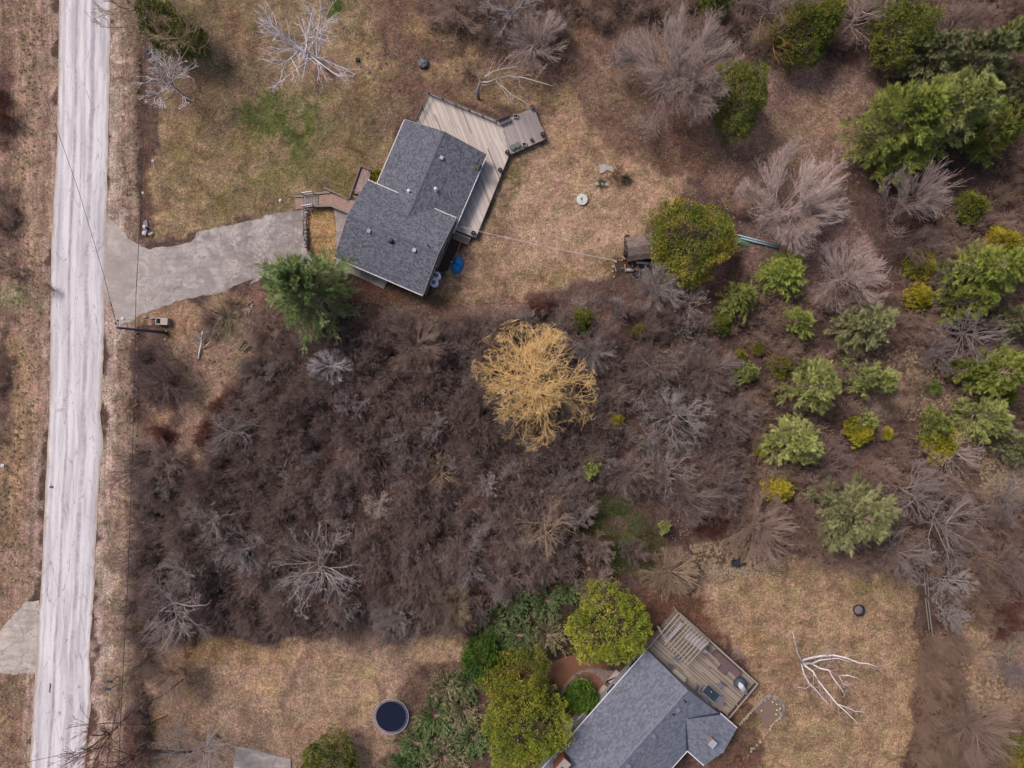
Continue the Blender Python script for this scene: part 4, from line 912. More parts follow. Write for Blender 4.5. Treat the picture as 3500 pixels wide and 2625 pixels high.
gutter(h2, a_-gG['V']*.07+dn, a_-gG['V']*.07+gG['U']*(lenG-.05)+dn); gutter(h2, a_+gG['V']*(wG+.07)+dn, a_+gG['V']*(wG+.07)+gG['U']*(lenG-.05)+dn)
for a, b in (((0, 0), (lv2/2, g2['rise'])), ((lv2, 0), (lv2/2, g2['rise']))):
    pbar('barge_board', FASC, h2, O2-u2*.04+v2_*a[0]+Vector((0, 0, a[1]-.06)), O2-u2*.04+v2_*b[0]+Vector((0, 0, b[1]-.06)), .05, .2)
az2 = math.atan2(U2.y, U2.x); G2 = mat('grey_vent', '777c8e', '6b7082', 4, .6, .05)
vent_pipe(h2, roof_at(g2, *T('i', 1045, 240)), BLK, .07, .5, .1); vent_box(h2, roof_at(g2, *T('i', 918, 415)), G2, .5, .16, az2); vent_box(h2, roof_at(g2, *T('i', 835, 498)), BLK, .24, .12, az2)
vent_box(h2, roof_at(g2, *T('i', 465, 905)), G2, .46, .16, az2); vent_box(h2, roof_at(g2, *T('f', 1315, 1620)), G2, .5, .16, az2)
vent_pipe(h2, roof_at(g2, *T('f', 1000, 1650)), G2, .08, .4, .12)
BRICKR = mat('red_brick', '8a4b3f', '7b4035', 6, .9, 0); cb = G(*T('f', 312, 1650), Z2+1.9)
mb = MB(); mb.box((cb.x, cb.y, (Z2+1.8)/2-.15), (1.9, .95, Z2+2.1), az2); ch = obj('chimney', mb, BRICKR, h2)
mb = MB(); mb.box((cb.x, cb.y, Z2+2.0), (2.05, 1.05, .14), az2); cc_ = obj('chimney_cap', mb, CONC, ch)
mb = MB(); mb.lathe((cb.x, cb.y, Z2+2.06), [(.16, 0), (.16, .25), (.2, .27), (.1, .33)], 12); obj('flue_pot', mb, NAVY, ch)
cb = roof_at(gG, *T('i', 1540, 990)); BR2 = mat('buff_brick', '9b8075', '8c7268', 6, .9, 0)
mb = MB(); mb.box(cb+Vector((0, 0, .2)), (.75, .62, 1.3), az2); ch = obj('chimney', mb, BR2, h2)
mb = MB(); mb.box(cb+Vector((0, 0, .89)), (.86, .74, .08), az2); obj('chimney_cap', mb, LG, ch)
wa = O2+u2*(lu2-.12)+v2_*.45; wb_ = O2+u2*.12+v2_*.45     # north-west wall, windows
for f0, f1 in ((.42, .50), (.56, .66), (.72, .78), (.88, .94)):
    wall_piece(h2, 'window', GLASS, wb_, wa, 1-f1, 1-f0, .9, 2.2)
bw = MB(); c_ = Vector((*(Vector(o2)+U2*(TP('f', 600, 960).xy-Vector(o2)).dot(U2)+V2*(.15)), 0))     # bay window
bw.box((c_.x, c_.y, 1.1), (3.4, .9, 2.2), az2); by = obj('bay_window', bw, WHITE, h2)
mb = MB(); mb.box((c_.x, c_.y, 2.24), (3.55, 1.05, .09), az2); obj('bay_roof', mb, mat('bay_roof_grey', '6d6a6b', '5f5d5e', 3, .8, 0), by)

# ------------------------------------------------------------ decks
def planks(parent, poly, dirv, w_, z, th, m, gap=.012, name='plank', dark=None, pd=0.0):
    d = Vector(dirv).normalized(); n = Vector((-d.y, d.x)); vals = [Vector(p[:2]).dot(n) for p in poly]; y = min(vals)+w_/2; k_ = 0
    while y < max(vals):
        o = n*y
        for t0, t1 in cuts([Vector(p[:2]) for p in poly], (o.x, o.y), (d.x, d.y)):
            if t1-t0 < .25: continue
            ends = [t0, t1]
            if t1-t0 > 5: ends = [t0, t0+(t1-t0)*random.uniform(.35, .65), t1]
            for a, b in zip(ends, ends[1:]):
                c = o+d*((a+b)/2); mm = dark if dark and random.random() < pd else m
                piece(name, mm, parent, (c.x, c.y, z-th/2+random.uniform(-.004, .004)), (b-a-.01, w_-gap, th), math.atan2(d.y, d.x))
        y += w_; k_ += 1
def railing(parent, pts, z0, z1, m, mp, post=1.8, bal=.13, wide=.12, balm=None):
    for a, b in zip(pts, pts[1:]):
        a, b = Vector((*a[:2], 0)), Vector((*b[:2], 0)); L = (b-a).length; d = (b-a)/L
        pbar('handrail', m, parent, a+Vector((0, 0, z1)), b+Vector((0, 0, z1)), wide, .045); pbar('bottom_rail', m, parent, a+Vector((0, 0, z0+.1)), b+Vector((0, 0, z0+.1)), .05, .07)
        n = max(1, round(L/post))
        for k_ in range(n+1): p = a+d*(L*k_/n); piece('post', mp, parent, (p.x, p.y, (z1+.08)/2-.05), (.11, .11, z1+.1), math.atan2(d.y, d.x))
        mb = MB(); s_ = .1
        while s_ < L: p = a+d*s_; mb.box((p.x, p.y, (z0+.1+z1)/2), (.035, .035, z1-z0-.1), math.atan2(d.y, d.x), tint=random.random()); s_ += bal
        bo = obj('balusters', mb, balm or m, parent); bo['kind'] = 'stuff'
WOODG = mat('grey_deck_board', 'c4b8b2', 'afa29b', 2.5, .85, .2, stretch=(.6, 14, 1), bump=.2, kk=1.4)
WOODB = mat('brown_deck_board', 'a3968c', '8a7c72', 2.5, .85, .16, stretch=(.6, 14, 1), bump=.2)
WOODM = mat('mauve_deck_board', 'b3a7a5', '988c8b', 2.5, .85, .2, stretch=(.6, 14, 1), bump=.2)
RAILB = mat('brown_rail', '7c6a63', '66564f', 3, .85, .1, stretch=(1, 6, 1)); RAILG = mat('grey_rail', '998d84', 'a79b90', 3, .85, .1, stretch=(1, 6, 1))
ZD = .72
deck1 = thing('deck', 'large grey board deck with diagonal boards wrapping round the charcoal-roofed house', 'deck', tuple(TP('a', 1000, 600)))
wallE = (A+w3*(lvW-.35)).xy; pN = [TP('a', 290, 75, ZD), TP('a', 1300, 490, ZD), TP('a', 1400, 560, ZD), TP('a', 1505, 1015, ZD), TP('b', 600, 1485, ZD), TP('b', 240, 1345, ZD)]
q1 = (A+u3*(luW+.3)+w3*(lvW-.4)); q2 = (A+u3*.2+w3*(lvW-.4)); q3 = (A+u3*.2+w3*.45); q4 = TP('a', 100, 545, ZD)
main = [p.xy for p in pN]+[q1.xy, q2.xy, q3.xy, q4.xy]
dd_ = (TP('a', 1150, 1100)-TP('a', 960, 620)).xy
dkd = mat('stained_deck_board', '9a8576', '8b776a', 2.5, .85, .1, stretch=(.6, 14, 1))
planks(deck1, main, dd_, .145, ZD, .04, WOODG, dark=dkd, pd=.03)
wing = [TP('a', *p, ZD).xy for p in ((1300,495),(1420,500),(1880,290),(2070,770),(1505,1015),(1395,560))]
dw = (TP('a', 2070, 770)-TP('a', 1900, 320)).xy
planks(deck1, wing, dw, .145, ZD+.004, .04, WOODM, gap=.028)
ring = [p for p in pN[:2]]+[TP('a', 1420, 500, ZD), TP('a', 1880, 290, ZD), TP('a', 2070, 770, ZD), TP('a', 1510, 1015, ZD), TP('b', 600, 1485, ZD), TP('b', 240, 1345, ZD)]
for a, b in zip(ring, ring[1:]):
    dv = (b-a).normalized(); nn = Vector((-dv.y, dv.x, 0))*-.03
    for zz in (.09, .26, .43, .6): pbar('fascia_board', RAILB, deck1, Vector((a.x, a.y, ZD-.04-zz+.06))+nn*0, Vector((b.x, b.y, ZD-.04-zz+.06)), .04, .15)
for p in ((1460,1000),(1300,1300),(1700,960),(2040,760),(1870,330)):
    c = TP('a', *p, 0); piece('post', RAILB, deck1, (c.x, c.y, ZD/2-.1), (.12, .12, ZD-.05))
railing(deck1, [TP('a', 90, 540, ZD+.05), TP('a', 285, 55, 1.7), TP('a', 1310, 485, 1.7)], ZD, ZD+.95, RAILB, RAILB, 1.9, .14)
st_ = thing('deck_steps', 'brown wooden steps at the south end of the grey deck', 'steps', tuple(TP('g', 960, 150)))
for k_, zz in enumerate((.52, .34, .17)):
    off = .3*k_+.16
    a, b = TP('g', 790, 55, ZD), TP('g', 1170, 215, ZD); dv = (b-a).xy.normalized(); nn = Vector((dv.y, -dv.x)); nn = nn if nn.y < 0 else -nn
    c = (a.xy+b.xy)/2+nn*off; piece('tread', WOODB if k_ else WOODM, st_, (c.x, c.y, zz-.025), ((b-a).length, .29, .05), math.atan2(dv.y, dv.x)); piece('riser', RAILB, st_, (c.x-nn.x*.13, c.y-nn.y*.13, zz/2-.04), ((b-a).length-.04, .03, zz-.03), math.atan2(dv.y, dv.x))

# things on the north deck
def planter(label, x, y, t_='a', z=ZD, r=.27, square=False, light=False):
    p = TP(t_, x, y, z); g_ = 'planters along the grey deck'
    if square:
        o = thing('planter_box', label, 'planter', p, g_); mb = MB()
        for s_ in ((-.24, 0, .06, .5), (.24, 0, .06, .5)): mb.box((p.x+s_[0], p.y, p.z+.16), (s_[2], s_[3], .3), 0)
        mb.box((p.x, p.y-.22, p.z+.16), (.42, .06, .3)); mb.box((p.x, p.y+.22, p.z+.16), (.42, .06, .3)); mb.box((p.x, p.y, p.z+.02), (.42, .4, .03)); obj('box', mb, WOODM, o); o.rotation_euler.z = 0
        mb = MB(); mb.box((p.x, p.y, p.z+.14), (.42, .38, .2)); obj('soil', mb, SOIL, o)
    else:
        o = thing('planter', label, 'planter', p, g_); mb = MB(); mb.lathe(p, [(r*.7, 0), (r*.95, r*1.2), (r*1.08, r*1.25), (r*1.08, r*1.4), (r*.92, r*1.4), (r*.88, r*1.15)], 20); obj('pot', mb, BLK, o, True)
        mb = MB(); mb.lathe(p+Vector((0, 0, r*1.0)), [(r*.86, 0), (r*.86, .1), (r*.5, .13)], 14); obj('soil', mb, SOIL, o)
        mb = MB(); mb.lathe(p+Vector((.02, .03, r*1.0+.12)), [(.03, 0), (.05, .05), (.02, .1)], 8); obj('plant_tag', mb, WHITE, o)
    return o
SOIL = mat('potting_soil', '3b302d', '2f2624', 9, .95, .1)
planter('dark pot at the far north-east corner of the grey deck, under the branch tips', 1855, 315); planter('dark pot at the east corner of the grey deck', 2015, 720, r=.29)
planter('small dark pot between the square box and the east corner pot', 1848, 800, r=.21); planter('dark pot where the deck edge turns south', 1478, 990)
planter('dark pot on the east deck edge opposite the chimney', 1370, 1255); planter('dark pot at the south tip of the grey deck by the steps', 563, 1418, 'b', r=.28)
planter('square wooden planter box beside the deck bench', 1605, 440, square=True); planter('square wooden planter box between the wicker stools and a small pot', 1733, 868, square=True)
WICK = mat('green_grey_wicker', '66706c', '59625f', 14, .8, .08)
for (x, y), lb in (((1560, 912), 'round green-grey wicker stool nearer the inner corner of the deck'), ((1630, 880), 'round green-grey wicker stool next to the square planter box')):
    p = TP('a', x, y, ZD); o = thing('stool', lb, 'stool', p, 'round stools on the deck'); mb = MB(); mb.lathe(p+Vector((0, 0, .3)), [(.34, 0), (.36, .06), (.33, .1), (.2, .08)], 22); obj('seat', mb, WICK, o, True)
    for k_ in range(4):
        an = k_*math.pi/2+.6; mb = MB(); mb.tube([p+Vector((math.cos(an)*.3, math.sin(an)*.3, 0)), p+Vector((math.cos(an)*.24, math.sin(an)*.24, .32))], .02, 6); obj('leg', mb, BLK, o)
def local_thing(name, label, cat, p, rz, group=None):
    o = thing(name, label, cat, p, group); o.rotation_euler.z = rz; return o
def lbox(parent, name, m, c, size):
    """box part in the local frame of a rotated thing"""
    o = bpy.data.objects.new(name, _unit[m.name]) ; COL.objects.link(o); o.parent = parent; o.location = c; o.scale = size; return o
def ensure(m):
    if m.name not in _unit:
        b = MB(); b.box((0, 0, 0), (1, 1, 1)); me = bpy.data.meshes.new(m.name); me.from_pydata(b.v, [], b.f)
        at = me.attributes.new('tint', 'FLOAT', 'FACE'); at.data.foreach_set('value', np.full(6, .5, np.float32)); me.materials.append(m); _unit[m.name] = me
def lb_(parent, name, m, c, size): ensure(m); return lbox(parent, name, m, c, size)
GREYW = mat('grey_bench_wood', '6f686a', '615a5c', 3, .85, .1, stretch=(1, 6, 1))
dv = (TP('a', 1510, 460)-TP('a', 1350, 530)).xy
b_ = local_thing('bench', 'dark grey wooden bench on the deck beside the railing end', 'bench', TP('a', 1440, 520, ZD), math.atan2(dv.y, dv.x))
for k_ in range(4): lb_(b_, 'slat', GREYW, (0, -.21+.14*k_, .44), (1.45, .12, .04))
lb_(b_, 'backrest', GREYW, (0, .3, .68), (1.45, .05, .34))
for s_ in (-1, 1): lb_(b_, 'leg', BLK, (s_*.68, -.18, .21), (.06, .06, .42)); lb_(b_, 'leg', BLK, (s_*.68, .28, .42), (.06, .06, .84))
dv = (TP('a', 1065, 1340)-TP('a', 1010, 1470)).xy
b_ = local_thing('bench', 'pale framed bench half hidden under the east eave on the deck', 'bench', TP('a', 1035, 1405, ZD+.4)-Vector((0, 0, .4)), math.atan2(dv.y, dv.x))
lb_(b_, 'seat', mat('pale_mesh_seat', 'a59c97', '978e8a', 6, .8, 0), (0, 0, .42), (1.1, .42, .05))
for s_ in (-1, 1): lb_(b_, 'side_frame', WHITE, (0, s_*.23, .43), (1.2, .04, .05)); lb_(b_, 'leg', WHITE, (s_*.55, -.2, .21), (.04, .04, .42)); lb_(b_, 'leg', WHITE, (s_*.55, .2, .21), (.04, .04, .42))

# clothesline
mb = MB(); a, b = TP('b', 330, 1305, 2.0), TP('d', 190, 1325, 1.9)
for dz in (0, .12): mb.tube([a.lerp(b, f)+Vector((.12*dz, 0, dz*3-.5*math.sin(math.pi*f))) for f in np.linspace(0, 1, 12)], .014, 4)
single('clothesline', mb, WHITE, 'thin pale double clothesline running from the deck end to the shed junk', 'clothesline')

# front steps and brick walk of the north house
PAV = mat('pink_paver', 'b08f83', '9d8075', 4, .85, 0, .18); TIMB = mat('grey_timber', '8c8079', '7b706a', 4, .85, .12, stretch=(1, 6, 1))
def pavers(parent, poly, dirv, z, bw, bl, m, herr=False, base=True):
    d = Vector(dirv).normalized(); n = Vector((-d.y, d.x)); P = [Vector(p[:2]) for p in poly]; mb = MB()
    us = [p.dot(d) for p in P]; vs = [p.dot(n) for p in P]; y = min(vs); r = 0
    while y < max(vs):
        x = min(us)-(bl/2 if r % 2 else 0)
        while x < max(us):
            c = d*(x+bl/2)+n*(y+bw/2)
            if all(inpoly(c+d*(sx*bl*.42)+n*(sy*bw*.4), P) for sx in (-1, 1) for sy in (-1, 1)):
                i = len(mb.v); hz = z+random.uniform(-.004, .004)
                for dz in (0, -.06):
                    for sx, sy in ((-1, -1), (1, -1), (1, 1), (-1, 1)):
                        q_ = c+d*(sx*(bl/2-.007))+n*(sy*(bw/2-.007)); mb.v.append((q_.x, q_.y, hz+dz))
                mb.f += [(i, i+1, i+2, i+3)]+[(i+k_, i+4+k_, i+4+(k_+1) % 4, i+(k_+1) % 4) for k_ in range(4)]; mb.t += [random.random()]*5
            x += bl
        y += bw; r += 1
    o = obj('paver', mb, m, parent); o['kind'] = 'stuff'; return o
def bed(name, poly, z, m, parent=None, kind=None):
    mb = MB(); mb.slab([p[:2] for p in poly], -.2, z); o = obj(name, mb, m, parent)
    if kind: o['kind'] = kind
    return o
JOINT = mat('joint_sand', '75645c', '685850', 6, .95, 0)
walk = thing('brick_walk', 'pink brick walk with timber edging leading to the front of the charcoal-roofed house', 'walkway', tuple(TP('c', 800, 800)))
def wk(z, pts, dirv): bed('walk_bed', TT('c', pts, z), z-.03, JOINT, walk); pavers(walk, TT('c', pts, z), dirv, z, .11, .22, PAV)
wk(.1, [(258,740),(440,740),(440,965),(270,980)], (1, .05))
wk(.62, [(705,690),(940,655),(1450,830),(1420,880),(1310,1050),(930,900),(705,900)], (TP('c', 1300, 800)-TP('c', 950, 690)).xy)
wk(.5, [(815,600),(925,640),(770,660)], (1, 0))
for p0, p1, z in (((620,675),(930,652),.68),((620,915),(935,905),.68),((935,900),(1300,1050),.68),((258,728),(430,728),.16)): pbar('edge_timber', TIMB, walk, TP('c', *p0, z), TP('c', *p1, z), .2, .22)
for k_, (x0, x1) in enumerate(((438,482),(484,520),(522,558),(560,598),(600,638),(640,672),(674,704))):
    z = .14+.07*k_ if k_ < 5 else .6; xm = (x0+x1)/2; pbar('step_board', TIMB, walk, TP('c', xm-4, 700, z), TP('c', xm+4, 920, z), (x1-x0)*TL['c'][2]*S-.015, .1)
    pbar('step_block', TIMB, walk, TP('c', xm-4, 700, z/2-.06), TP('c', xm+4, 920, z/2-.06), (x1-x0)*TL['c'][2]*S-.04, z-.1)
for ya, yb, lbx in (((390,655),(575,630),'white step railing on the lawn side of the wooden front steps'), ((400,900),(580,870),'white step railing on the driveway side of the wooden front steps')):
    a, b = TP('c', *ya, 1.1), TP('c', *yb, 1.4); o = thing('step_railing', lbx, 'railing', (a.x, a.y, 0), 'white railings of the front steps')
    pbar('handrail', WHITE, o, a, b, .07, .06); pbar('bottom_rail', WHITE, o, a-Vector((0, 0, .8)), b-Vector((0, 0, .8)), .05, .05)
    for p in (a, b): pbar('post', WHITE, o, Vector((p.x, p.y, 0)), p+Vector((0, 0, .08)), .09, .09)
    mb = MB()
    for k_ in range(1, 11): p = a.lerp(b, k_/11); mb.box((p.x, p.y, p.z-.4), (.03, .03, .8))
    o2_ = obj('balusters', mb, WHITE, o); o2_['kind'] = 'stuff'
pl = thing('retaining_timber', 'long grey timber rail angled along the north side of the brick walk', 'timber edging', tuple(TP('c', 1030, 660)))
pbar('rail', TIMB, pl, TP('c', 815, 560, .9), TP('c', 1260, 770, .9), .16, .12)
for f in (.05, .35, .65, .95): p = TP('c', 815, 560, .45).lerp(TP('c', 1260, 770, .45), f); piece('post', TIMB, pl, p, (.1, .1, .9))
pbar('lower_board', TIMB, pl, TP('c', 815, 585, .55), TP('c', 1255, 780, .55), .06, .3)
pt = thing('side_patio', 'narrow pinkish paved terrace with dark timber edge beside the front corner of the house', 'patio', tuple(TP('c', 1500, 450)))
bed('patio_bed', TT('c', [(1520,180),(1700,240),(1680,400),(1560,480),(1480,690),(1340,660)], .6), .57, JOINT, pt); pavers(pt, TT('c', [(1525,185),(1700,240),(1680,420),(1480,690),(1345,655)], .6), (TP('c', 1340, 700)-TP('c', 1520, 180)).xy, .6, .2, .4, mat('worn_paver', 'a38b86', '8d7671', 1.5, .9, 0, .12))
for p0, p1 in (((1510,150),(1290,780)), ((1510,150),(1700,225)), ): pbar('edge_timber', RAILB, pt, TP('c', *p0, .68), TP('c', *p1, .68), .18, .3)
for k_, yy in enumerate((700, 745, 790)): pbar('step', RAILB if k_ % 2 else TIMB, pt, TP('c', 1310, yy-12, .45-.05*k_), TP('c', 1470, yy+58, .45-.05*k_), .2, .12)
# retaining wall of field stones
STONE = mat('field_stone', '9b908b', '7d736f', 3, .9, .2, bump=.6); STONE2 = mat('tan_field_stone', 'b5a48f', '9a8874', 3, .9, .2, bump=.6)
rw = thing('stone_wall', 'low retaining wall of rough grey field stones along the driveway edge', 'stone wall', tuple(TP('c', 460, 1300)))
for row, (z, dx) in enumerate(((.16, 0), (.42, 18))):
    y = 955
    while y < 1640:
        s_ = random.uniform(42, 74); x = 452+dx+random.uniform(-6, 6)+(30 if 1450 > y > 1250 else 0)*.0; p = TP('c', x, y+s_/2, z); sz = s_*TL['c'][2]*S
        rock('stone', STONE, p, (random.uniform(.3, .42), sz*1.15, .38), random.uniform(-.3, .3), rw); y += s_
for x, y in ((500,985),(545,975),(590,960),(500,1040),(560,1000)): rock('stone', STONE, TP('c', x, y, .3), (.38, .36, .4), random.uniform(0, 3), rw)
# post lamp with globe
p = TP('c', 95, 885, 0); tp = TP('c', -5, 815, 1.9); o = thing('lamp_post', 'white globe lamp on a thin dark post in the lawn west of the front steps', 'lamp', p)
mb = MB(); mb.tube([p, Vector((p.x, p.y, 1.75))], .035, 8); obj('post', mb, BLK, o)
mb = MB(); mb.lathe(Vector((p.x, p.y, 1.75)), [(.05, 0)]+[(.19*math.sin(th), .2-.19*math.cos(th)) for th in np.linspace(.3, 3.0, 9)], 16); obj('globe', mb, WHITE, o, True)
# concrete slabs under the south eave, tubs, tarp, bed
sl = thing('slab_path', 'row of concrete slabs along the south wall of the charcoal-roofed house', 'path', tuple(TP('F', 950, 680)))
pts_ = [(735,590),(862,632),(908,650),(958,672),(1008,695),(1056,718),(1160,768)]
for a, b in zip(pts_, pts_[1:]):
    pa, pb = TP('F', *a), TP('F', *b); d = (pb-pa); c = (pa+pb)/2+Vector((.0, -.15, 0)); piece('slab', CONC, sl, (c.x, c.y, .03), (d.length-.04, 2.0 if a[0] == 735 else 1.7, .1), math.atan2(d.y, d.x))
BED = mat('dark_mulch', '3e2d27', '4c3830', 7, .95, 0, bump=.9)
bed('mulch_bed', TT('g', [(760,60),(960,190),(880,470),(700,860),(560,1100),(330,980),(480,680)]), .05, BED, None, 'structure')
eb_ = thing('bed_edging', 'tan boards edging the dark mulch bed by the east wall', 'edging', tuple(TP('g', 880, 500)))
for p0, p1 in (((985,190),(880,480)), ((880,480),(690,900)), ((680,900),(600,1100)), ((325,980),(545,1085))): pbar('board', mat('tan_board', '8e7a66', '806d5b', 3, .85, .1), eb_, TP('g', *p0, .12), TP('g', *p1, .12), .1, .26)
TUB = mat('grey_plastic_tub', 'd6d2dc', 'c6c2cc', 4, .5, .03, bump=.05, kk=1.0); TUBI = mat('tub_lid', '8d8188', '7f747b', 4, .6, .03)
for (x, y), lb in (((372,1150), 'round pale grey water tub, northern of the pair at the house corner'), ((315,1310), 'round pale grey water tub, southern of the pair at the house corner')):
    p = TP('g', x+10, y+10, 0); o = thing('water_tub', lb, 'tub', p, 'pale tubs at the house corner'); p.z = 0
    mb = MB(); mb.lathe(p, [(.46, 0), (.5, .1), (.48, .5), (.51, 1.0), (.53, 1.05), (.49, 1.1), (.36, 1.17)], 26); obj('drum', mb, TUB, o, True)
    mb = MB(); mb.lathe(p+Vector((-.03, .05, 1.15)), [(.27, 0), (.27, .05), (.1, .07)], 20); obj('lid', mb, TUBI, o)
# blue tarp over a heap: a crumpled sheet with thickness down to the ground
TARP = mat('blue_tarp', '2490d8', '1468ac', 3, .4, .05, bump=.5); cx, cy = TP('g', 860, 870).xy; mb = MB(); NR, NA = 9, 26; rr_ = random.Random(4)
oo = [(855,655),(960,690),(1010,780),(1005,930),(940,1000),(915,1085),(850,1075),(780,1040),(700,1000),(690,930),(730,830),(770,740),(800,680)]; OP = [TP('g', *p).xy for p in oo]
def edge_r(an):
    d = Vector((math.cos(an), math.sin(an))); cs = cuts(OP, (cx, cy), d); return max(c[1] for c in cs) if cs else 1
tv = []
for i in range(NR+1):
    for j in range(NA):
        an = 2*math.pi*j/NA; f = i/NR; R_ = edge_r(an)*f*(1+rr_.uniform(-.03, .03)); zt = .62*(1-f**3)+.12*math.sin(an*3+f*4)*f*(1-f)*2+rr_.uniform(-.05, .05)*(1 if i < NR else 0); mb.v.append((cx+R_*math.cos(an), cy+R_*math.sin(an), max(.02, zt)))
for i in range(NR):
    for j in range(NA): a = i*NA+j; b = i*NA+(j+1) % NA; mb.f.append((a, a+NA, b+NA, b)); mb.t.append(.5)
single('tarp', mb, TARP, 'crumpled bright blue tarp covering a heap east of the house', 'tarp')
p = TP('g', 585, 1040, .2); mb = MB(); mb.lathe(p-Vector((0, 0, .15)), [(.1, 0), (.14, .1), (.14, .2), (.08, .25)], 12); single('bucket', mb, mat('lime_plastic', '93a873', '87996a', 4, .5, 0), 'small pale green pail by the mulch bed corner', 'bucket', smooth=True)
for x, y, lb in ((580,512,'white stone ball near the east house wall'), (712,795,'small white ball beside the mulch bed board')): mb = MB(); mb.lathe(TP('g', x, y, .03), [(.03, 0), (.09, .04), (.09, .1), (.03, .15)], 8); single('garden_ball', mb, WHITE, lb, 'ball', smooth=True)
# well cover
p = TP('n', 153, 868); o = thing('well_cover', 'round white concrete well cover with a dark latch in the back lawn', 'well cover', p)
WHC = mat('whitewashed_concrete', 'c9cdc6', 'b4b8b0', 2.5, .85, 0); mb = MB(); mb.lathe(p, [(.68, -.1), (.7, .3), (.66, .36), (.2, .37)], 30); obj('well_ring', mb, WHC, o)
mb = MB(); mb.box(p+Vector((-.1, .08, .41)), (.18, .16, .08), .4); mb.box(p+Vector((0, 0, .385)), (.03, .9, .02), -.15); obj('latch', mb, NAVY, o)
# fire pit with crumpled dark sheet
p = TP('m', 530, 545); o = thing('fire_pit', 'dark fire pit ring covered by a crumpled charcoal sheet in the north lawn', 'fire pit', p)
DSH = mat('charcoal_sheet', '5a5766', '474452', 4, .5, .05, bump=.8); mb = MB()
mb.lathe(p, [(.62, 0), (.66, .38), (.6, .4)], 20); obj('ring', mb, BLK, o)
mb = MB(); NA = 22
for i in range(6):
    for j in range(NA):
        an = 2*math.pi*j/NA; f = i/5; R_ = .66*f*(1+(.09*math.sin(an*7) if i == 5 else 0)); mb.v.append((p.x+R_*math.cos(an), p.y+R_*math.sin(an), .44+.12*(1-f)+.05*math.sin(an*5)*f-(.12 if i == 5 else 0)+rr_.uniform(-.025, .025)))
for i in range(5):
    for j in range(NA): a = i*NA+j; b = i*NA+(j+1) % NA; mb.f.append((a, a+NA, b+NA, b)); mb.t.append(.5)
obj('cover', mb, DSH, o)
mb = MB(); mb.bar(p+Vector((-.25, .1, .6)), p+Vector((.3, -.02, .62)), .04, .03); mb.bar(p+Vector((-.2, -.2, .58)), p+Vector((.1, .2, .62)), .03, .03); obj('rope', mb, LG, o)
# shed with gambrel roof
ze, zr = 1.9, 2.9; sh = thing('shed', 'small garden shed with weathered brown gambrel roof, half under the round cedar', 'shed', tuple(TP('d', 560, 1150, 0)))
c0 = TP('d', 355, 1168, 2.4).xy; dx_ = (TP('d', 700, 1118, 2.4)-TP('d', 355, 1168, 2.4)).xy.normalized(); nx_ = Vector((-dx_.y, dx_.x)); W_ = 2.9; Ls = 4.0
prof = [(-W_/2, ze), (-W_/2+.55, zr-.45), (0, zr), (W_/2-.55, zr-.45), (W_/2, ze)]; SHR = mat('shed_shingle', '82716c', '6f605b', 1.5, .95, 0, .2); base = MB(); tb = MB()
for (a, za), (b, zb) in zip(prof, prof[1:]):
    P4 = [Vector((*(c0+dx_*s_+nx_*w_), z_)) for s_, w_, z_ in ((0, a, za), (Ls, a, za), (Ls, b, zb), (0, b, zb))]; base.poly(P4); base.poly([p_-Vector((0, 0, .06)) for p_ in reversed(P4)])
    ln_ = (P4[3]-P4[0]).length; up = (P4[3]-P4[0])/ln_; U_3 = Vector((*dx_, 0))
    if a < 0: tabs(tb, P4[0]+Vector((0, 0, .01)), U_3, up, [(0, 0), (Ls, 0), (Ls, ln_), (0, ln_)], .3, .16)
    else: tabs(tb, P4[3]+Vector((0, 0, .01)), U_3, -up, [(0, 0), (Ls, 0), (Ls, ln_), (0, ln_)], .3, .16)
rf = obj('roof', base, ROOF0, sh); s_ = obj('shingles', tb, SHR, rf); s_['kind'] = 'stuff'
SHW = mat('shed_board', '5a4b45', '4b3d38', 3, .9, .1); mb = MB()
for s_ in (.15, Ls-.15):
    mb.poly([Vector((*(c0+dx_*s_+nx_*w_), z_)) for w_, z_ in [(-W_/2+.1, -.2)]+[(w_*.93, z_-.06) for w_, z_ in prof]+[(W_/2-.1, -.2)]])
for w_ in (-W_/2+.1, W_/2-.1): mb.poly([Vector((*(c0+dx_*s_+nx_*w_), z_)) for s_, z_ in ((.15, -.2), (Ls-.15, -.2), (Ls-.15, ze), (.15, ze))])
obj('wall', mb, SHW, sh)
def junk(label, cat, name, parts): 
    o = None; mb = MB()
    for f in parts: f(mb)
    return mb
mb = MB(); rr_ = random.Random(9)
for k_ in range(16):
    y = 1030+k_*15+rr_.uniform(-5, 5); p = TP('d', 345+rr_.uniform(-18, 12), y, .0); mb.box((p.x, p.y, .5+rr_.uniform(0, .3)), (.45, .35, .7+rr_.uniform(0, .5)), rr_.uniform(0, 1))
single('scrap_heap', mb, BLK, 'heap of black bags leaning on the open west end of the shed', 'scrap heap')
for k_, (p0, p1, lb) in enumerate((((320,1100),(378,1180),'thin grey pole lying on the black scrap heap'), ((340,1190),(392,1110),'pale stick crossing the black scrap heap'), ((330,1195),(388,1172),'short pale stick on the southern black bag'))):
    mb = MB(); mb.bar(TP('d', *p0, 1.35), TP('d', *p1, 1.4), .05, .05); single('pole', mb, TIMB, lb, 'pole', 'poles on the scrap heap')
OT = mat('orange_board', 'a17c5c', '906d50', 4, .8, .1)
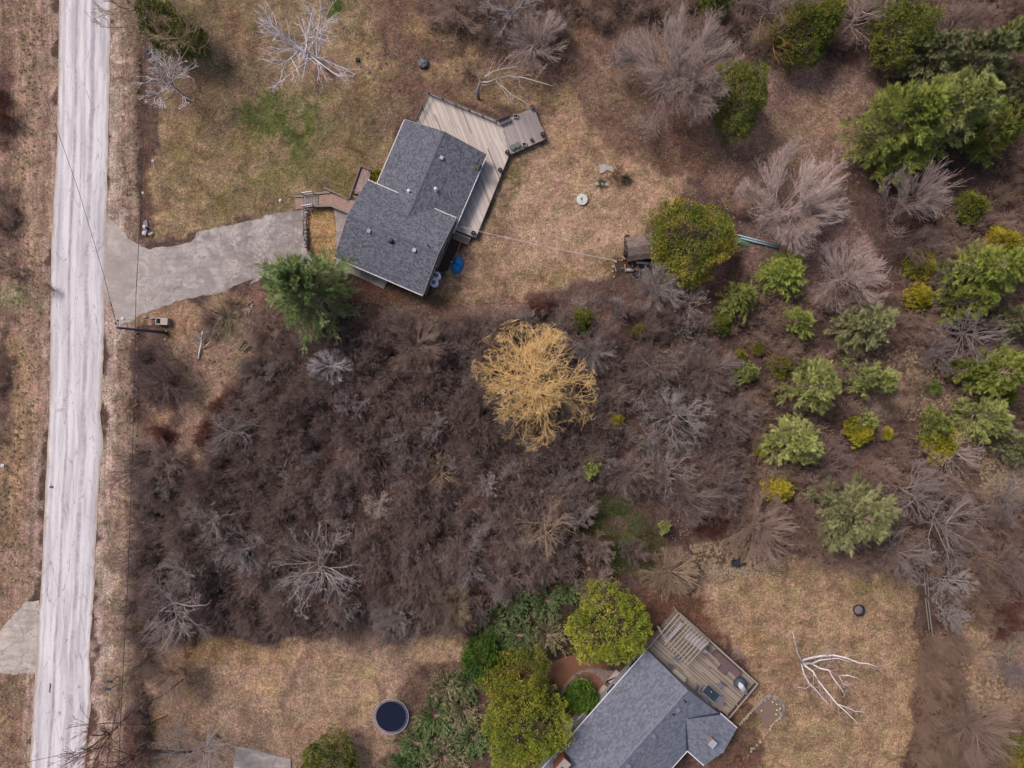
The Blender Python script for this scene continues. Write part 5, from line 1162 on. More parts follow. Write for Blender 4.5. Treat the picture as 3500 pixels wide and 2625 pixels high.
for (p0, p1, w_, z, m_, lb) in (((275,1260),(330,1305),.18,.5,OT,'orange-brown board leaning at the shed corner'), ((322,1370),(332,1468),.15,.4,OT,'upright orange-brown board south of the shed'), ((182,1365),(212,1465),.14,.2,TIMB,'grey-brown board west of the brush pit'), ((270,1420),(330,1418),.1,.2,TIMB,'short grey stick in the rubble'), ((418,1350),(422,1400),.14,.4,OT,'short brown board under the shed eave')):
    mb = MB(); mb.bar(TP('d', *p0, z), TP('d', *p1, z), w_, .06); single('board', mb, m_, lb, 'board', 'boards around the shed')
PIPE = mat('white_pipe', 'b9bfc8', 'a5acb8', 3, .4, 0); mb = MB(); mb.tube([TP('d', 468, 1342, .5), TP('d', 700, 1362, .5)], .17, 12); single('pipe', mb, PIPE, 'thick white pipe lying along the south side of the shed', 'pipe', smooth=True)
mb = MB(); mb.tube([TP('d', 340, 1440, .2), TP('d', 440, 1452, .2)], .2, 12); single('pipe', mb, FASC, 'short grey metal duct beside the black box', 'duct', smooth=True)
mb = MB(); c = TP('d', 476, 1495, .3); mb.box(c, (.75, .6, .6), .6); mb.box(c+Vector((0, 0, .33)), (.68, .52, .06), .6); single('crate', mb, BLK, 'tipped black box in the rubble south of the shed', 'box')
mb = MB(); pp = TT('d', [(495,1365),(438,1432),(528,1475)], .25); mb.slab([p.xy for p in pp], .2, .25); single('board', mb, mat('tan_panel', '8f7c6c', '81705f', 3, .8, 0), 'flat tan triangular panel beside the black box', 'panel')
mb = MB(); mb.lathe(TP('d', 566, 1445, .05), [(.1, 0), (.13, .1), (.08, .2)], 10); single('bucket', mb, WHITE, 'small white pail in the brush south of the shed', 'bucket')
for k_, (x, y, m_, lb) in enumerate(((205,1335,STONE2,'pale block at the north-west corner of the rubble'), (168,1400,STONE2,'pale stone on the west edge of the rubble'), (165,1460,STONE2,'pale stone at the west edge, south of the other'), (183,1530,STONE2,'yellowish stone south of the rubble'), (262,1318,STONE,'grey stone between rubble and shed'), (290,1312,STONE2,'small pale stone at the shed corner'))):
    o = rock('stone', m_, TP('d', x, y, .1), (.42-.04*k_, .4, .3), k_*1.1); tag(o, lb, 'stone', 'stones around the rubble')
bed('rubble_soil', TT('d', [(190,1310),(330,1300),(350,1440),(260,1470),(190,1440)]), .03, BED, None, 'structure')
# fallen pipes, green tarp, orange scrap east of the cedar
TEAL = mat('pale_blue_pipe', 'a9c8d4', '8fb3c2', 2, .4, .05)
for (p0, p1, lb) in (((225,245),(1035,460),'long pale blue pipe, northern of the two beside the round cedar'), ((298,312),(1022,495),'long pale blue pipe, southern of the two beside the round cedar')):
    mb = MB(); mb.tube([TP('o', *p0, .35), TP('o', *p1, .3)], .09, 10); single('pipe', mb, TEAL, lb, 'pipe', 'pale blue pipes', smooth=True)
mb = MB(); rr_ = random.Random(3); gp = TT('o', [(130,330),(190,300),(300,300),(440,360),(480,470),(400,480),(300,440),(215,450)]); cx, cy = TP('o', 300, 390).xy
mb.v.append((cx, cy, .3)); n_ = len(gp)
for ring_, f in ((0, .5), (1, 1.0)):
    for p in gp: mb.v.append((cx+(p.x-cx)*f, cy+(p.y-cy)*f, (.22 if f < 1 else .04)+rr_.uniform(-.05, .08)))
for k_ in range(n_): k2 = (k_+1) % n_; mb.f += [(0, 1+k_, 1+k2), (1+k_, 1+n_+k_, 1+n_+k2, 1+k2)]; mb.t += [.5, .5]
single('tarp', mb, mat('faded_green_tarp', '6f8a6c', '5c7559', 3, .6, 0), 'crumpled faded green tarp beside the pale blue pipes', 'tarp')
mb = MB(); c = TP('o', 80, 455, .2); mb.box(c, (.5, .3, .35), .2); mb.box(c+Vector((-.35, -.05, -.05)), (.4, .2, .2), .5); single('fuel_can', mb, mat('orange_red_plastic', 'cf4a20', 'b23c1a', 4, .5, 0), 'orange-red container at the east foot of the round cedar', 'container')
# rubble bed with shrubs in the back lawn
mb = MB(); mb.slab([p.xy for p in TT('n', [(465,235),(560,225),(740,290),(720,380),(600,330),(540,380),(470,395)])], -.05, .18); single('concrete_slab', mb, CONC, 'broken grey concrete slab in the back lawn, north piece of two', 'slab', 'broken slabs in the back lawn')
mb = MB(); mb.slab([p.xy for p in TT('n', [(405,555),(500,540),(620,560),(640,620),(400,600)])], -.05, .2); single('concrete_slab', mb, CONC, 'narrow grey concrete slab, south piece of the broken pair', 'slab', 'broken slabs in the back lawn')
# concrete block box by the driveway
c = TP('k', 905, 200, 0); o = thing('concrete_box', 'hollow grey concrete block box beside the driveway entrance', 'concrete box', c); PK = mat('pinkish_concrete', 'b3a49f', 'a59691', 3, .85, 0); mb = MB()
an = -.06
def bx(dx, dy, sx, sy, sz, dz): v = Vector((dx, dy, 0)); v.rotate(Euler((0, 0, an))); mb.box((c.x+v.x, c.y+v.y, dz), (sx, sy, sz), an)
bx(.17, 0, .86, .82, .9, .45); bx(-.55, .355, .58, .11, .9, .45); bx(-.55, -.355, .58, .11, .9, .45); bx(-.81, 0, .1, .6, .9, .45); bx(-.53, 0, .5, .58, .2, .1); obj('shell', mb, PK, o)
# utility pole, transformer arms and wires
pb, pt_ = T('k', 900, 345), T('k', 235, 278)
POLE = mat('pole_wood', '5b5468', '4c4658', 3, .85, 0); b0 = G(*pb, 0); o = thing('utility_pole', 'tall dark wooden utility pole beside the road at the driveway', 'utility pole', (b0.x, b0.y, 0))
t0_ = G(*pt_, 10.2); mb = MB(); mb.tube([b0-Vector((0, 0, .3)), t0_], [.19, .12], 10); obj('pole', mb, POLE, o, True)
tdir = (t0_-b0).normalized(); INS = mat('insulator', '3c3a4c', '302e40', 3, .4, 0); ends = []
for dx, dy in ((.1, .75), (-.15, .45)):
    p = t0_-tdir*.3; q_ = p+Vector((dx, dy, .25)); mb = MB(); mb.bar(p, q_, .05, .05); obj('bracket', mb, LG, o); mb = MB(); mb.lathe(q_-Vector((0, 0, .1)), [(.05, 0), (.09, .05), (.06, .12), (.09, .18), (.05, .3)], 10); obj('insulator', mb, INS, o); ends.append(q_+Vector((0, 0, .2)))
mb = MB(); pm = b0.lerp(t0_, .62); mb.bar(pm, pm+Vector((0, -.45, 0)), .08, .08); obj('bracket', mb, BLK, o); mb = MB(); mb.lathe(pm+Vector((0, -.5, -.15)), [(.06, 0), (.13, .08), (.13, .3), (.05, .4)], 10); obj('insulator', mb, INS, o)
WIRE = mat('black_wire', '332f36', '2b282e', 3, .5, 0, bump=0)
def wire(label, pts, r=.028, group='overhead wires'):
    mb = MB(); mb.tube([G(x, y, z) for x, y, z in pts], r, 5); return single('wire', mb, WIRE, label, 'wire', group)
wire('overhead cable running north to south along the east verge past the utility pole', [(505,-260,8.6),(498,80,7.9),(494,366,7.3),(482,700,6.8),(465,1000,6.5),(462,1155,6.4),(460,1300,6.4),(444,1788,6.7),(438,1950,6.8),(411,2480,7.6),(400,2800,8.2)], .035)
wire('thin wire crossing the road from the north-west to the top of the utility pole', [(-60,-280,9.9),(60,60,9.6),(157,334,9.5),(268,650,9.6),(358,951,9.9),(380,1040,10.1),(398,1108,10.4)], .024)
wire('thin wire crossing the road at the south edge of the picture', [(-200,2690,9.5),(73,2609,9.3),(220,2577,9.3),(420,2530,9.5)], .024)
# roadside mailboxes
for (a, b, lb) in (((920,934),(1000,885),'northern dark mailbox on a leaning post beside the road'), ((908,998),(985,955),'southern dark mailbox on a leaning post beside the road')):
    pa, pbx = TP('M', *a, 1.2), TP('M', *b, 0); o = thing('mailbox', lb, 'mailbox', (pbx.x, pbx.y, 0), 'roadside mailboxes'); mb = MB(); mb.tube([pbx, pbx+Vector((-.1, 0, .95)), pa-Vector((-.2, 0, .15))], .05, 6); obj('post', mb, DARKW, o)
    mb = MB(); mb.box(pa, (.62, .24, .2)); mb.lathe(pa+Vector((0, 0, .0)), [(.12, .08), (.1, .14)], 10, sx=2.5); obj('box', mb, NAVY, o); mb = MB(); mb.box(pa+Vector((-.325, 0, 0)), (.02, .2, .17)); obj('door', mb, BLK, o)
# marker stakes, culvert, litter
YEL = mat('yellow_stake', 'd9a02a', 'c48f22', 3, .6, 0)
for t_, a, b, z, m_, lb in (('M', (0,1270), (40,1228), .4, YEL, 'yellow marker stake west of the road at the picture edge'), ('M', (1262,1268), (1375,1215), .3, YEL, 'yellow stick lying in the south-west lawn'), ('M', (1218,1650), (1229,1570), .4, WHITE, 'pale stake at the south edge near the reddish tree'),
                     ('M', (414,1025), (420,950), .12, DARKW, 'dark strip lying on the road surface near its south end')):
    mb = MB(); mb.bar(TP(t_, *a, z), TP(t_, *b, z*1.3), .09, .05); single('stake', mb, m_, lb, 'stake')
mb = MB(); mb.box(TP('l', 768, 822, .15), (.62, .26, .15), .45); single('curb_block', mb, CONC, 'short pale concrete block at the ditch end by the driveway', 'block')
mb = MB(); mb.bar(TP('l', 712, 712, .1), TP('l', 875, 800, .1), .07, .07); single('pole', mb, BLK, 'thin dark pole lying across the ditch end', 'pole')
WAT = mat('ditch_water', '3f3843', '332e38', 3, .4, 0, bump=.1, spec=.3); mb = MB(); mb.slab([p.xy for p in TT('l', [(650,640),(700,620),(710,700),(700,820),(645,825),(640,700)])], -.6, -.22); ow = obj('ditch_water', mb, WAT); ow['kind'] = 'structure'
for k_, (t_, x, y, lb) in enumerate((('l',652,245,'white scrap of litter in the ditch, northern'), ('l',672,722,'white scrap of litter in the ditch beside the dark pole'), ('l',670,815,'small white scrap of litter at the ditch end'), ('A',1283,1352,'white litter dot on the east rim of the ditch'), ('k',312,160,'white scrap of litter beside the utility pole top'), ('I',18,718,'white square scrap at the west picture edge'), ('I',2098,215,'white scrap beside the red dogwoods'), ('I',1312,158,'pale litter in the dark roadside brush'), ('J',748,332,'white speck of litter inside the thicket'))):
    mb = MB(); c = TP(t_, x, y, .06); s_ = .16+.05*(k_ % 3); mb.v += [tuple(c+Vector(v_)*s_) for v_ in ((-1, -.6, 0), (.8, -1, .1), (1, .7, 0), (-.5, 1, .25), (0, 0, .7))]; mb.f += [(0, 1, 4), (1, 2, 4), (2, 3, 4), (3, 0, 4), (3, 2, 1, 0)]; mb.t += [.5]*5; single('litter', mb, WHITE, lb, 'litter')
mb = MB(); mb.box(TP('I', 432, 896, .06)+Vector((0, 0, .04)), (.4, .22, .06), .05); single('debris', mb, NAVY, 'small dark rectangle of debris on the road', 'debris')
mb = MB(); mb.lathe(TP('A', 1255, 448, 0), [(.3, -.1), (.32, .25), (.26, .27), (.24, .1)], 16); single('culvert_end', mb, NAVY, 'dark round culvert mouth with pale rim in the north roadside ditch', 'culvert')
for x, y, r_, lb in ((915,505,.3,'dark low stump beside the white birch'), ): mb = MB(); mb.lathe(TP('B', x, y, 0), [(r_, -.1), (r_*.8, .18), (r_*.3, .2)], 9); single('stump', mb, SOIL, lb, 'stump')
mb = MB(); c = TP('K', 768, 1578, 0); mb.lathe(c, [(.24, 0), (.22, .4)], 12); single('stump', mb, OT, 'cut round stump with pale top in the green forest floor', 'stump')
mb = MB(); c = TP('Q', 818, 330, 0); o = thing('fire_pit', 'small round metal fire pit with ash in the south-east lawn', 'fire pit', c); mb.lathe(c, [(.66, 0), (.72, .3), (.66, .32), (.6, .1), (.5, .08)], 24); obj('ring', mb, BLK, o); mb = MB(); mb.lathe(c+Vector((0, 0, .05)), [(.58, 0), (.45, .1), (.2, .16)], 12); obj('ash', mb, mat('ash', '7d7270', '68605f', 6, .95, 0), o)
c = TP('K', 1993, 1528, 0); o = thing('grill_crate', 'dark blue-black slatted crate at the edge of the brush north of the south-east lawn', 'crate', c); mb = MB(); mb.box(c+Vector((0, 0, .3)), (.85, .62, .6), .15); obj('body', mb, BLK, o)
for k_ in range(5): v = Vector((-.3+.15*k_, .02, 0)); v.rotate(Euler((0, 0, .15))); mb = MB(); mb.box(c+v+Vector((0, 0, .63)), (.07, .4, .04), .0); obj('slat', mb, NAVY, o)
# trampoline
c = TP('p', 458, 475, .9); c.z = 0; o = thing('trampoline', 'round trampoline with navy mat and pale steel rim in the south-west lawn', 'trampoline', c); R_ = 290*TL['p'][2]*S*(H-.9)/H
mb = MB(); mb.lathe(c+Vector((0, 0, .86)), [(R_*.845, -.015), (R_*.845, 0), (R_*.4, -.03)], 56); obj('jumping_mat', mb, mat('navy_mat', '20263a', '1a2032', 40, .95, 0, bump=.1, spec=.02), o)
ringp = [c+Vector((math.cos(k_*math.pi/32)*R_*.985, math.sin(k_*math.pi/32)*R_*.985, .88)) for k_ in range(65)]; mb = MB(); mb.tube(ringp, .035, 8, caps=False); obj('rim', mb, LG, o, True)
for k_ in range(72):
    an = k_*math.pi/36; pbar('spring', LG, o, c+Vector((math.cos(an)*R_*.84, math.sin(an)*R_*.84, .86)), c+Vector((math.cos(an)*R_*.975, math.sin(an)*R_*.975, .88)), .025, .025)
for k_ in range(6):
    an = k_*math.pi/3+.3; mb = MB(); a = c+Vector((math.cos(an)*R_*.985, math.sin(an)*R_*.985, 0)); mb.tube([a+Vector((0, 0, .88)), a], .03, 6); obj('leg', mb, LG, o)
# woodpile and boards by the driveway
o = thing('woodpile', 'heap of split firewood under the dark tree beside the driveway', 'woodpile', tuple(TP('h', 1480, 490))); rr_ = random.Random(8); LOG = [mat('split_log', 'a38d82', '8d776c', 3, .85, .2), mat('split_log_pale', 'bfa795', 'ab9383', 3, .85, .15)]
for k_ in range(120):
    p = TP('h', rr_.uniform(1235, 1660), 500+rr_.uniform(-85, 30), 0); lvl = rr_.choice((.08, .22, .36)); a = rr_.gauss(1.5, .25) if rr_.random() < .8 else rr_.uniform(0, 3); v = Vector((math.cos(a), math.sin(a), rr_.uniform(-.12, .12)))*.2
    pbar('log', LOG[k_ % 2], o, Vector((p.x, p.y, lvl))-v, Vector((p.x, p.y, lvl))+v, .12, .11)
for k_ in range(60):
    p = TP('h', rr_.uniform(1530, 1690), rr_.uniform(280, 740), .08); a = rr_.uniform(0, 3); v = Vector((math.cos(a), math.sin(a), 0))*.16; pbar('log', LOG[k_ % 2], o, p-v, p+v, .1, .1)
for k_, (a, b, lb) in enumerate((((1350,1170),(1490,985),'weathered board in the thicket, longest of the slanted boards'), ((1395,1190),(1508,1020),'weathered board second from the west'), ((1455,1195),(1562,1075),'weathered board third from the west'), ((1500,1210),(1610,1100),'weathered board, easternmost of the slanted boards'))):
    mb = MB(); mb.bar(TP('h', *a, .3), TP('h', *b, .5), .2, .05); single('board', mb, mat('olive_grey_board', '7f735c', '71664f', 3, .85, .1), lb, 'board', 'slanted boards in the thicket')
mb = MB(); mb.bar(TP('h', 1465, 690, .3), TP('h', 1510, 745, .3), .16, .1); single('log', mb, LOG[1], 'single pale split log south of the woodpile', 'log')
for x, y, sz, lb in ((45,845,.5,'pale stone under the utility pole, northern'), (30,990,.45,'pale stone under the utility pole, southern'), (780,842,.32,'small pale stone beside the white branch top'), (335,1215,.4,'mossy stone in the roadside brush'), (1205,1075,.2,'tiny pale stone west of the slanted boards')): tag(rock('stone', STONE2, TP('h', x, y, .08), (sz, sz*.8, sz*.6), x), lb, 'stone', 'stones by the roadside brush')
for t_, a, b, lb in (('k', (690,150), (760,140), 'pale flat stone at the driveway bank, eastern'), ('k', (590,135), (640,130), 'pale flat stone at the driveway bank, western')):
    mb = MB(); mb.bar(TP(t_, *a, .15), TP(t_, *b, .15), .22, .12); single('stone', mb, STONE, lb, 'stone')
# two long poles in the east lawn edge (split rails)
for a, b, lb in (((1370,0),(1388,205),'grey fence rail, north-west of the four lying at the east lawn edge'), ((1395,0),(1412,220),'grey fence rail, north-east of the four'), ((1382,235),(1415,500),'grey fence rail, south-west of the four'), ((1405,245),(1445,555),'grey fence rail, south-east of the four and longest')):
    mb = MB(); mb.bar(TP('Q', *a, .7), TP('Q', *b, .7), .12, .1); single('fence_rail', mb, TIMB, lb, 'fence rail', 'fence rails at the east lawn edge')

# ------------------------------------------------------------ south deck, pergola and furniture
Z3 = .65; ZR = 1.6
k1, k2, k3 = TP('e', 600, 215, ZR), TP('e', 1958, 1447, ZR), TP('i', 1890, 580, ZR); k0 = TP('e', 60, 850, ZR)
deck2 = thing('deck', 'brown wooden deck behind the grey-sided south house with railing on three sides', 'deck', tuple(TP('e', 1100, 1100)))
gw0 = O2+u2*.1; gw1 = O2+u2*.1+v2_*lv2
poly = [k0.xy, k1.xy, k2.xy, k3.xy, gw1.xy, gw0.xy]
planks(deck2, poly, (gw1-gw0).xy, .145, Z3, .04, WOODB, dark=mat('dark_deck_board', '84736a', '6f6058', 2.5, .85, .12, stretch=(.6, 14, 1)), pd=.3)
railing(deck2, [k0, k1, k2, k3], Z3, ZR, RAILG, RAILG, 1.9, .15, .15, RAILB)
for a, b in ((k0, k1), (k1, k2), (k2, k3)):
    for zz in (.12, .32, .52): pbar('fascia_board', RAILB, deck2, Vector((a.x, a.y, zz)), Vector((b.x, b.y, zz)), .04, .17)
pg = thing('pergola', 'open pale timber pergola over the north corner of the brown deck', 'pergola', tuple(TP('e', 700, 650))); ZP = 2.75
PALEW = mat('pale_pergola_timber', 'aaa194', '978d82', 3, .85, .08, stretch=(1, 6, 1))
for k_ in range(9):
    f = k_/8; a = (740+(1120-740)*f, 368+(715-368)*f); b = (357+(742-357)*f, 778+(1128-778)*f); pbar('slat', PALEW, pg, TP('e', *a, ZP+.16), TP('e', *b, ZP+.16), .075, .14)
pbar('slat', PALEW, pg, TP('e', 640, 275, ZP+.16), TP('e', 335, 640, ZP+.16), .075, .14); pbar('slat', PALEW, pg, TP('e', 600, 225, ZP+.16), TP('e', 300, 575, ZP+.16), .075, .14)
for (p0, p1) in (((600,225),(1120,735)), ((300,575),(770,1105)), ((635,300),(1110,770))): pbar('beam', PALEW, pg, TP('e', *p0, ZP), TP('e', *p1, ZP), .09, .17)
for x, y in ((600,240),(1105,745),(310,590),(750,1085)): p = TP('e', x, y, ZP); piece('post', PALEW, pg, (p.x, p.y, ZP/2+.1), (.13, .13, ZP-.2), az2)
for (p0, p1) in (((245,450),(300,560)),): pbar('bracket', PALEW, pg, TP('e', *p0, ZP-.5), TP('e', *p1, ZP), .12, .12)
CLOTH = mat('lilac_grey_cloth', 'b5aab2', 'a49aa3', 8, .8, 0, bump=.2); mb = MB(); c4 = TT('e', [(815,545),(1095,780),(985,880),(700,655)], ZP-.05); n_ = 9
for i in range(n_+1):
    for j in range(n_+1):
        fu, fv = i/n_, j/n_; p = (c4[0].lerp(c4[1], fu)).lerp(c4[3].lerp(c4[2], fu), fv); mb.v.append((p.x, p.y, p.z-.12*math.sin(math.pi*fv)+.05*math.sin(fu*14)))
for i in range(n_):
    for j in range(n_): a = i*(n_+1)+j; mb.f.append((a, a+n_+1, a+n_+2, a+1)); mb.t.append(.5)
hang = len(mb.v); mb.v += [tuple(TP('e', *p, z)) for p, z in (((1060,850), 2.2), ((1130,930), 1.7), ((985,900), 2.1))]; mb.f += [(n_*(n_+1), hang, hang+2, (n_+1)*(n_+1)-1), (hang, hang+1, hang+2)]; mb.t += [.5]*2
single('shade_cloth', mb, CLOTH, 'lilac-grey patterned shade cloth slung under the pergola slats', 'shade cloth')
for k_, x, y, lb in ((0, 480, 600, 'pale hammock draped under the western pergola slats'),):
    mb = MB(); pts = [TP('e', 650, 395, 2.2), TP('e', 580, 490, 1.9), TP('e', 490, 590, 1.7), TP('e', 420, 660, 1.9), TP('e', 370, 730, 2.2)]
    for a, b in zip(pts, pts[1:]): mb.bar(a, b, .35, .05)
    single('hammock', mb, CLOTH, lb, 'hammock')
GFR = mat('grey_metal_frame', '8b909e', '7d8290', 3, .5, .05, bump=.05); GFA = mat('grey_sling_fabric', '77747c', '6b6870', 8, .8, .05); TGL = mat('dark_table_glass', '2c3640', '35404b', 1.5, .25, 0, bump=0)
d0 = (gw1-gw0).xy.normalized(); azd = math.atan2(d0.y, d0.x)
def chair(label, x, y, rz, t_='e', group='grey sling chairs on the brown deck'):
    p = TP(t_, x, y, Z3+.5); p.z = Z3; o = local_thing('deck_chair', label, 'chair', p, rz, group)
    lb_(o, 'seat', GFA, (0, 0, .42), (.66, .64, .03)); ensure(GFA)
    bk = bpy.data.objects.new('backrest', _unit[GFA.name]); COL.objects.link(bk); bk.parent = o; bk.location = (0, .4, .72); bk.rotation_euler = (rad(-18), 0, 0); bk.scale = (.64, .03, .6)
    for s_ in (-1, 1):
        lb_(o, 'armrest', GFR, (s_*.38, 0, .64), (.06, .72, .03)); lb_(o, 'leg', GFR, (s_*.38, -.34, .32), (.035, .035, .62)); lb_(o, 'leg', GFR, (s_*.38, .36, .36), (.035, .035, .7))
    return o
chair('grey chair between the pergola and the house wall, under the slat ends', 565, 1010, azd+.1); chair('grey chair beside the cream storage box', 440, 1160, azd+.15)
chair('grey chair west of the glass table', 950, 1520, azd+1.9); chair('grey chair north of the glass table', 1315, 1475, azd-.1)
chair('grey chair south-west of the glass table, tight to the roof edge', 1440, 215, azd-2.3, 'i'); chair('grey chair south-east of the glass table', 1725, 225, azd+3.9, 'i')
tb_ = local_thing('dining_table', 'dark glass dining table with grey rim among the grey deck chairs', 'table', TP('i', 1555, 115, Z3), azd); c = TP('i', 1555, 112, Z3+.74); tb_.location = (c.x, c.y, Z3)
lb_(tb_, 'tabletop', TGL, (0, 0, .72), (1.95, 1.12, .02))
for s_ in (-1, 1): lb_(tb_, 'rim', GFR, (0, s_*.58, .725), (2.06, .06, .04)); lb_(tb_, 'rim', GFR, (s_*1.0, 0, .725), (.06, 1.14, .04)); lb_(tb_, 'leg', GFR, (s_*.9, -.5, .35), (.05, .05, .7)); lb_(tb_, 'leg', GFR, (s_*.9, .5, .35), (.05, .05, .7))
mb = MB(); mb.lathe(TP('i', 1555, 78, Z3+.74), [(.03, 0), (.07, .02), (.06, .1), (.03, .11)], 10); single('candle', mb, CREAM, 'small cream candle in the middle of the glass table', 'candle', smooth=True)
bx_ = local_thing('storage_box', 'cream lidded storage box against the roof edge of the brown deck', 'storage box', TP('e', 600, 1322, Z3+.6)-Vector((0, 0, .6)), azd); CR2 = mat('cream_plastic', 'b5afa2', 'a8a296', 3, .6, 0, bump=.05)
lb_(bx_, 'box', CR2, (0, 0, .27), (1.85, .8, .54)); bm = bmesh.new(); bmesh.ops.create_cube(bm, size=1); bmesh.ops.scale(bm, vec=(2.0, .98, .1), verts=bm.verts); bmesh.ops.bevel(bm, geom=[e_ for e_ in bm.edges if abs((e_.verts[0].co-e_.verts[1].co).z) > .05], offset=.2, segments=5, affect='EDGES')
mesh_ = bpy.data.meshes.new('lid'); bm.to_mesh(mesh_); bm.free(); mesh_.materials.append(CR2); ld = bpy.data.objects.new('lid', mesh_); COL.objects.link(ld); ld.parent = bx_; ld.location = (0, 0, .59)
SOFA = mat('brown_cushion', '6d5a5e', '625054', 8, .9, .06); sc_ = TP('e', 1430, 1100, Z3+.45); sf = local_thing('sofa', 'long brown cushioned sofa along the east railing of the brown deck', 'sofa', (sc_.x, sc_.y, Z3), azd)
lb_(sf, 'base', mat('brown_wicker', '54454a', '4a3c40', 12, .8, 0), (0, 0, .15), (4.0, .84, .3))
for k_ in range(4): lb_(sf, 'seat_cushion', SOFA, (-1.47+.98*k_, -.05, .37), (.95, .76, .14))
lb_(sf, 'backrest', SOFA, (0, .38, .5), (3.9, .1, .4)); lb_(sf, 'armrest', SOFA, (-1.97, 0, .42), (.07, .74, .4)); lb_(sf, 'armrest', SOFA, (1.97, 0, .42), (.07, .74, .4))
oc = TP('e', 1370, 1202, Z3+.4); ot_ = local_thing('ottoman', 'square brown ottoman in front of the sofa', 'ottoman', (oc.x, oc.y, Z3), azd); lb_(ot_, 'cushion', SOFA, (0, 0, .37), (.98, .92, .12)); lb_(ot_, 'base', mat('brown_wicker', '54454a'), (0, 0, .16), (.94, .88, .3))
cc = TP('e', 1650, 1425, Z3); fc = MB(); NA = 30
for i, (f, z) in enumerate(((1.0, .0), (.97, .3), (.86, .62), (.5, .72), (.05, .74))):
    for j in range(NA): an = 2*math.pi*j/NA; R_ = .78*f*(1+.05*math.sin(an*4+1)+.03*math.sin(an*9)); fc.v.append((cc.x+R_*math.cos(an), cc.y+R_*math.sin(an), Z3+z))
for i in range(4):
    for j in range(NA): a = i*NA+j; b = i*NA+(j+1) % NA; fc.f.append((a, b, b+NA, a+NA)); fc.t.append(.5)
fc.f.append(tuple(4*NA+j for j in range(NA))); fc.t.append(.5)
single('covered_fire_table', fc, mat('slate_blue_cover', '3b4453', '46505f', 3, .7, 0, bump=.4), 'round fire table under a slate-blue cover in the south corner of the brown deck', 'fire table', smooth=True)
pb_, pe_ = TP('e', 1790, 1640, 1.5), TP('e', 1650, 1450, 3.0); um = thing('umbrella', 'closed white patio umbrella tilted over the slate-blue covered table', 'umbrella', TP('e', 1780, 1640, Z3)); mb = MB(); pq = TP('e', 1780, 1640, Z3); mb.tube([pq, pb_, pe_], .03, 8); obj('pole', mb, LG, um)
mb = MB()
for k_ in range(7):
    o_ff = Vector((math.cos(k_*.9), math.sin(k_*.9), 0))*(.14+.03*(k_ % 3)); a = pb_.lerp(pe_, .12)+o_ff*.5; b = pb_.lerp(pe_, .75+.05*(k_ % 4))+o_ff*1.2; c_ = pb_.lerp(pe_, .95+.04*(k_ % 3))+o_ff*.9; mb.tube([a, b, c_], [.08, .15, .05], 8)
obj('canopy', mb, mat('white_canvas', 'e4e2e6', 'd2d0d6', 5, .8, 0), um, True)
# brick path, mulch and kerb north-west of the south house
PAV2 = mat('brown_paver', '8e7772', '7b6661', 2, .9, 0, .22); wk2 = thing('brick_path', 'curved brown brick path sweeping round the clipped green shrub', 'path', tuple(TP('f', 600, 250)))
outer = [(300,590),(250,560),(330,420),(420,300),(560,190),(720,140),(900,150),(1010,180),(1110,190)]; inner = [(940,385),(900,330),(840,260),(760,225),(650,215),(560,250),(470,330),(390,430),(330,560)]
bed('path_bed', TT('f', outer+inner), .04, JOINT, wk2); pavers(wk2, TT('f', outer+inner), (1, 1.2), .075, .13, .26, PAV2)
MUL = mat('red_brown_mulch', '6a4636', '7d5643', 8, .95, 0, bump=.8); bed('mulch', TT('f', [(80,140),(200,40),(420,-40),(760,-30),(960,100),(900,150),(720,140),(560,190),(420,300),(330,420),(260,540),(220,400),(150,260)]), .02, MUL, None, 'structure')
bed('mulch', TT('f', [(560,252),(650,217),(760,227),(840,262),(900,332),(940,390),(850,500),(700,560),(560,520),(400,470),(470,332)]), .03, MUL, None, 'structure')
mb = MB(); mb.tube([TP('f', *p, .08) for p in ((410,440),(480,370),(560,320),(620,308),(700,340),(760,390),(800,430))], .06, 6); single('path_edging', mb, CONC, 'thin curved concrete edging inside the brick path loop', 'edging')
fs = thing('front_slabs', 'pale concrete landing strip along the north-west wall of the south house', 'path', tuple(TP('f', 950, 450)))
for pl_ in ([(1130,170),(1220,240),(1080,400),(985,330),(950,380)], [(945,390),(1010,440),(900,560),(850,510)], [(850,530),(930,610),(760,790),(690,840),(680,780),(780,700)], [(360,1080),(480,960),(510,1060),(380,1200)]): bed('slab', TT('f', pl_), .1, CONC, fs)
# garden bed of stones, south-east lawn
gb = thing('rock_garden', 'stone-edged garden bed curving south of the brown deck', 'garden bed', tuple(TP('j', 980, 650)))
bed('bed_soil', TT('j', [(640,660),(820,470),(880,400),(1010,400),(1140,480),(1180,620),(1170,760),(1000,830),(880,980),(820,940),(780,760)]), .1, mat('garden_soil', '715d55', '806a60', 6, .95, 0, bump=.8), gb)
ol = [(385,905),(500,800),(580,705),(640,640),(700,590),(760,530),(800,460),(870,410),(950,395),(1030,425),(1100,470),(1150,530),(1170,600),(1160,680),(1130,760),(1070,810),(1000,870),(960,920),(930,990),(880,1060)]
for k_, ((x0, y0), (x1, y1)) in enumerate(zip(ol, ol[1:])):
    if 2 <= k_ <= 2: pass
    L_ = math.hypot(x1-x0, y1-y0); n_ = max(1, round(L_/48))
    for q_ in range(n_): f = (q_+.5)/n_; rock('stone', STONE2 if k_ > 13 or k_ < 3 else STONE, TP('j', x0+(x1-x0)*f+random.uniform(-5, 5), y0+(y1-y0)*f+random.uniform(-5, 5), .15), (random.uniform(.42, .6), random.uniform(.34, .46), .36), -math.atan2(y1-y0, x1-x0)+random.uniform(-.3, .3), gb)
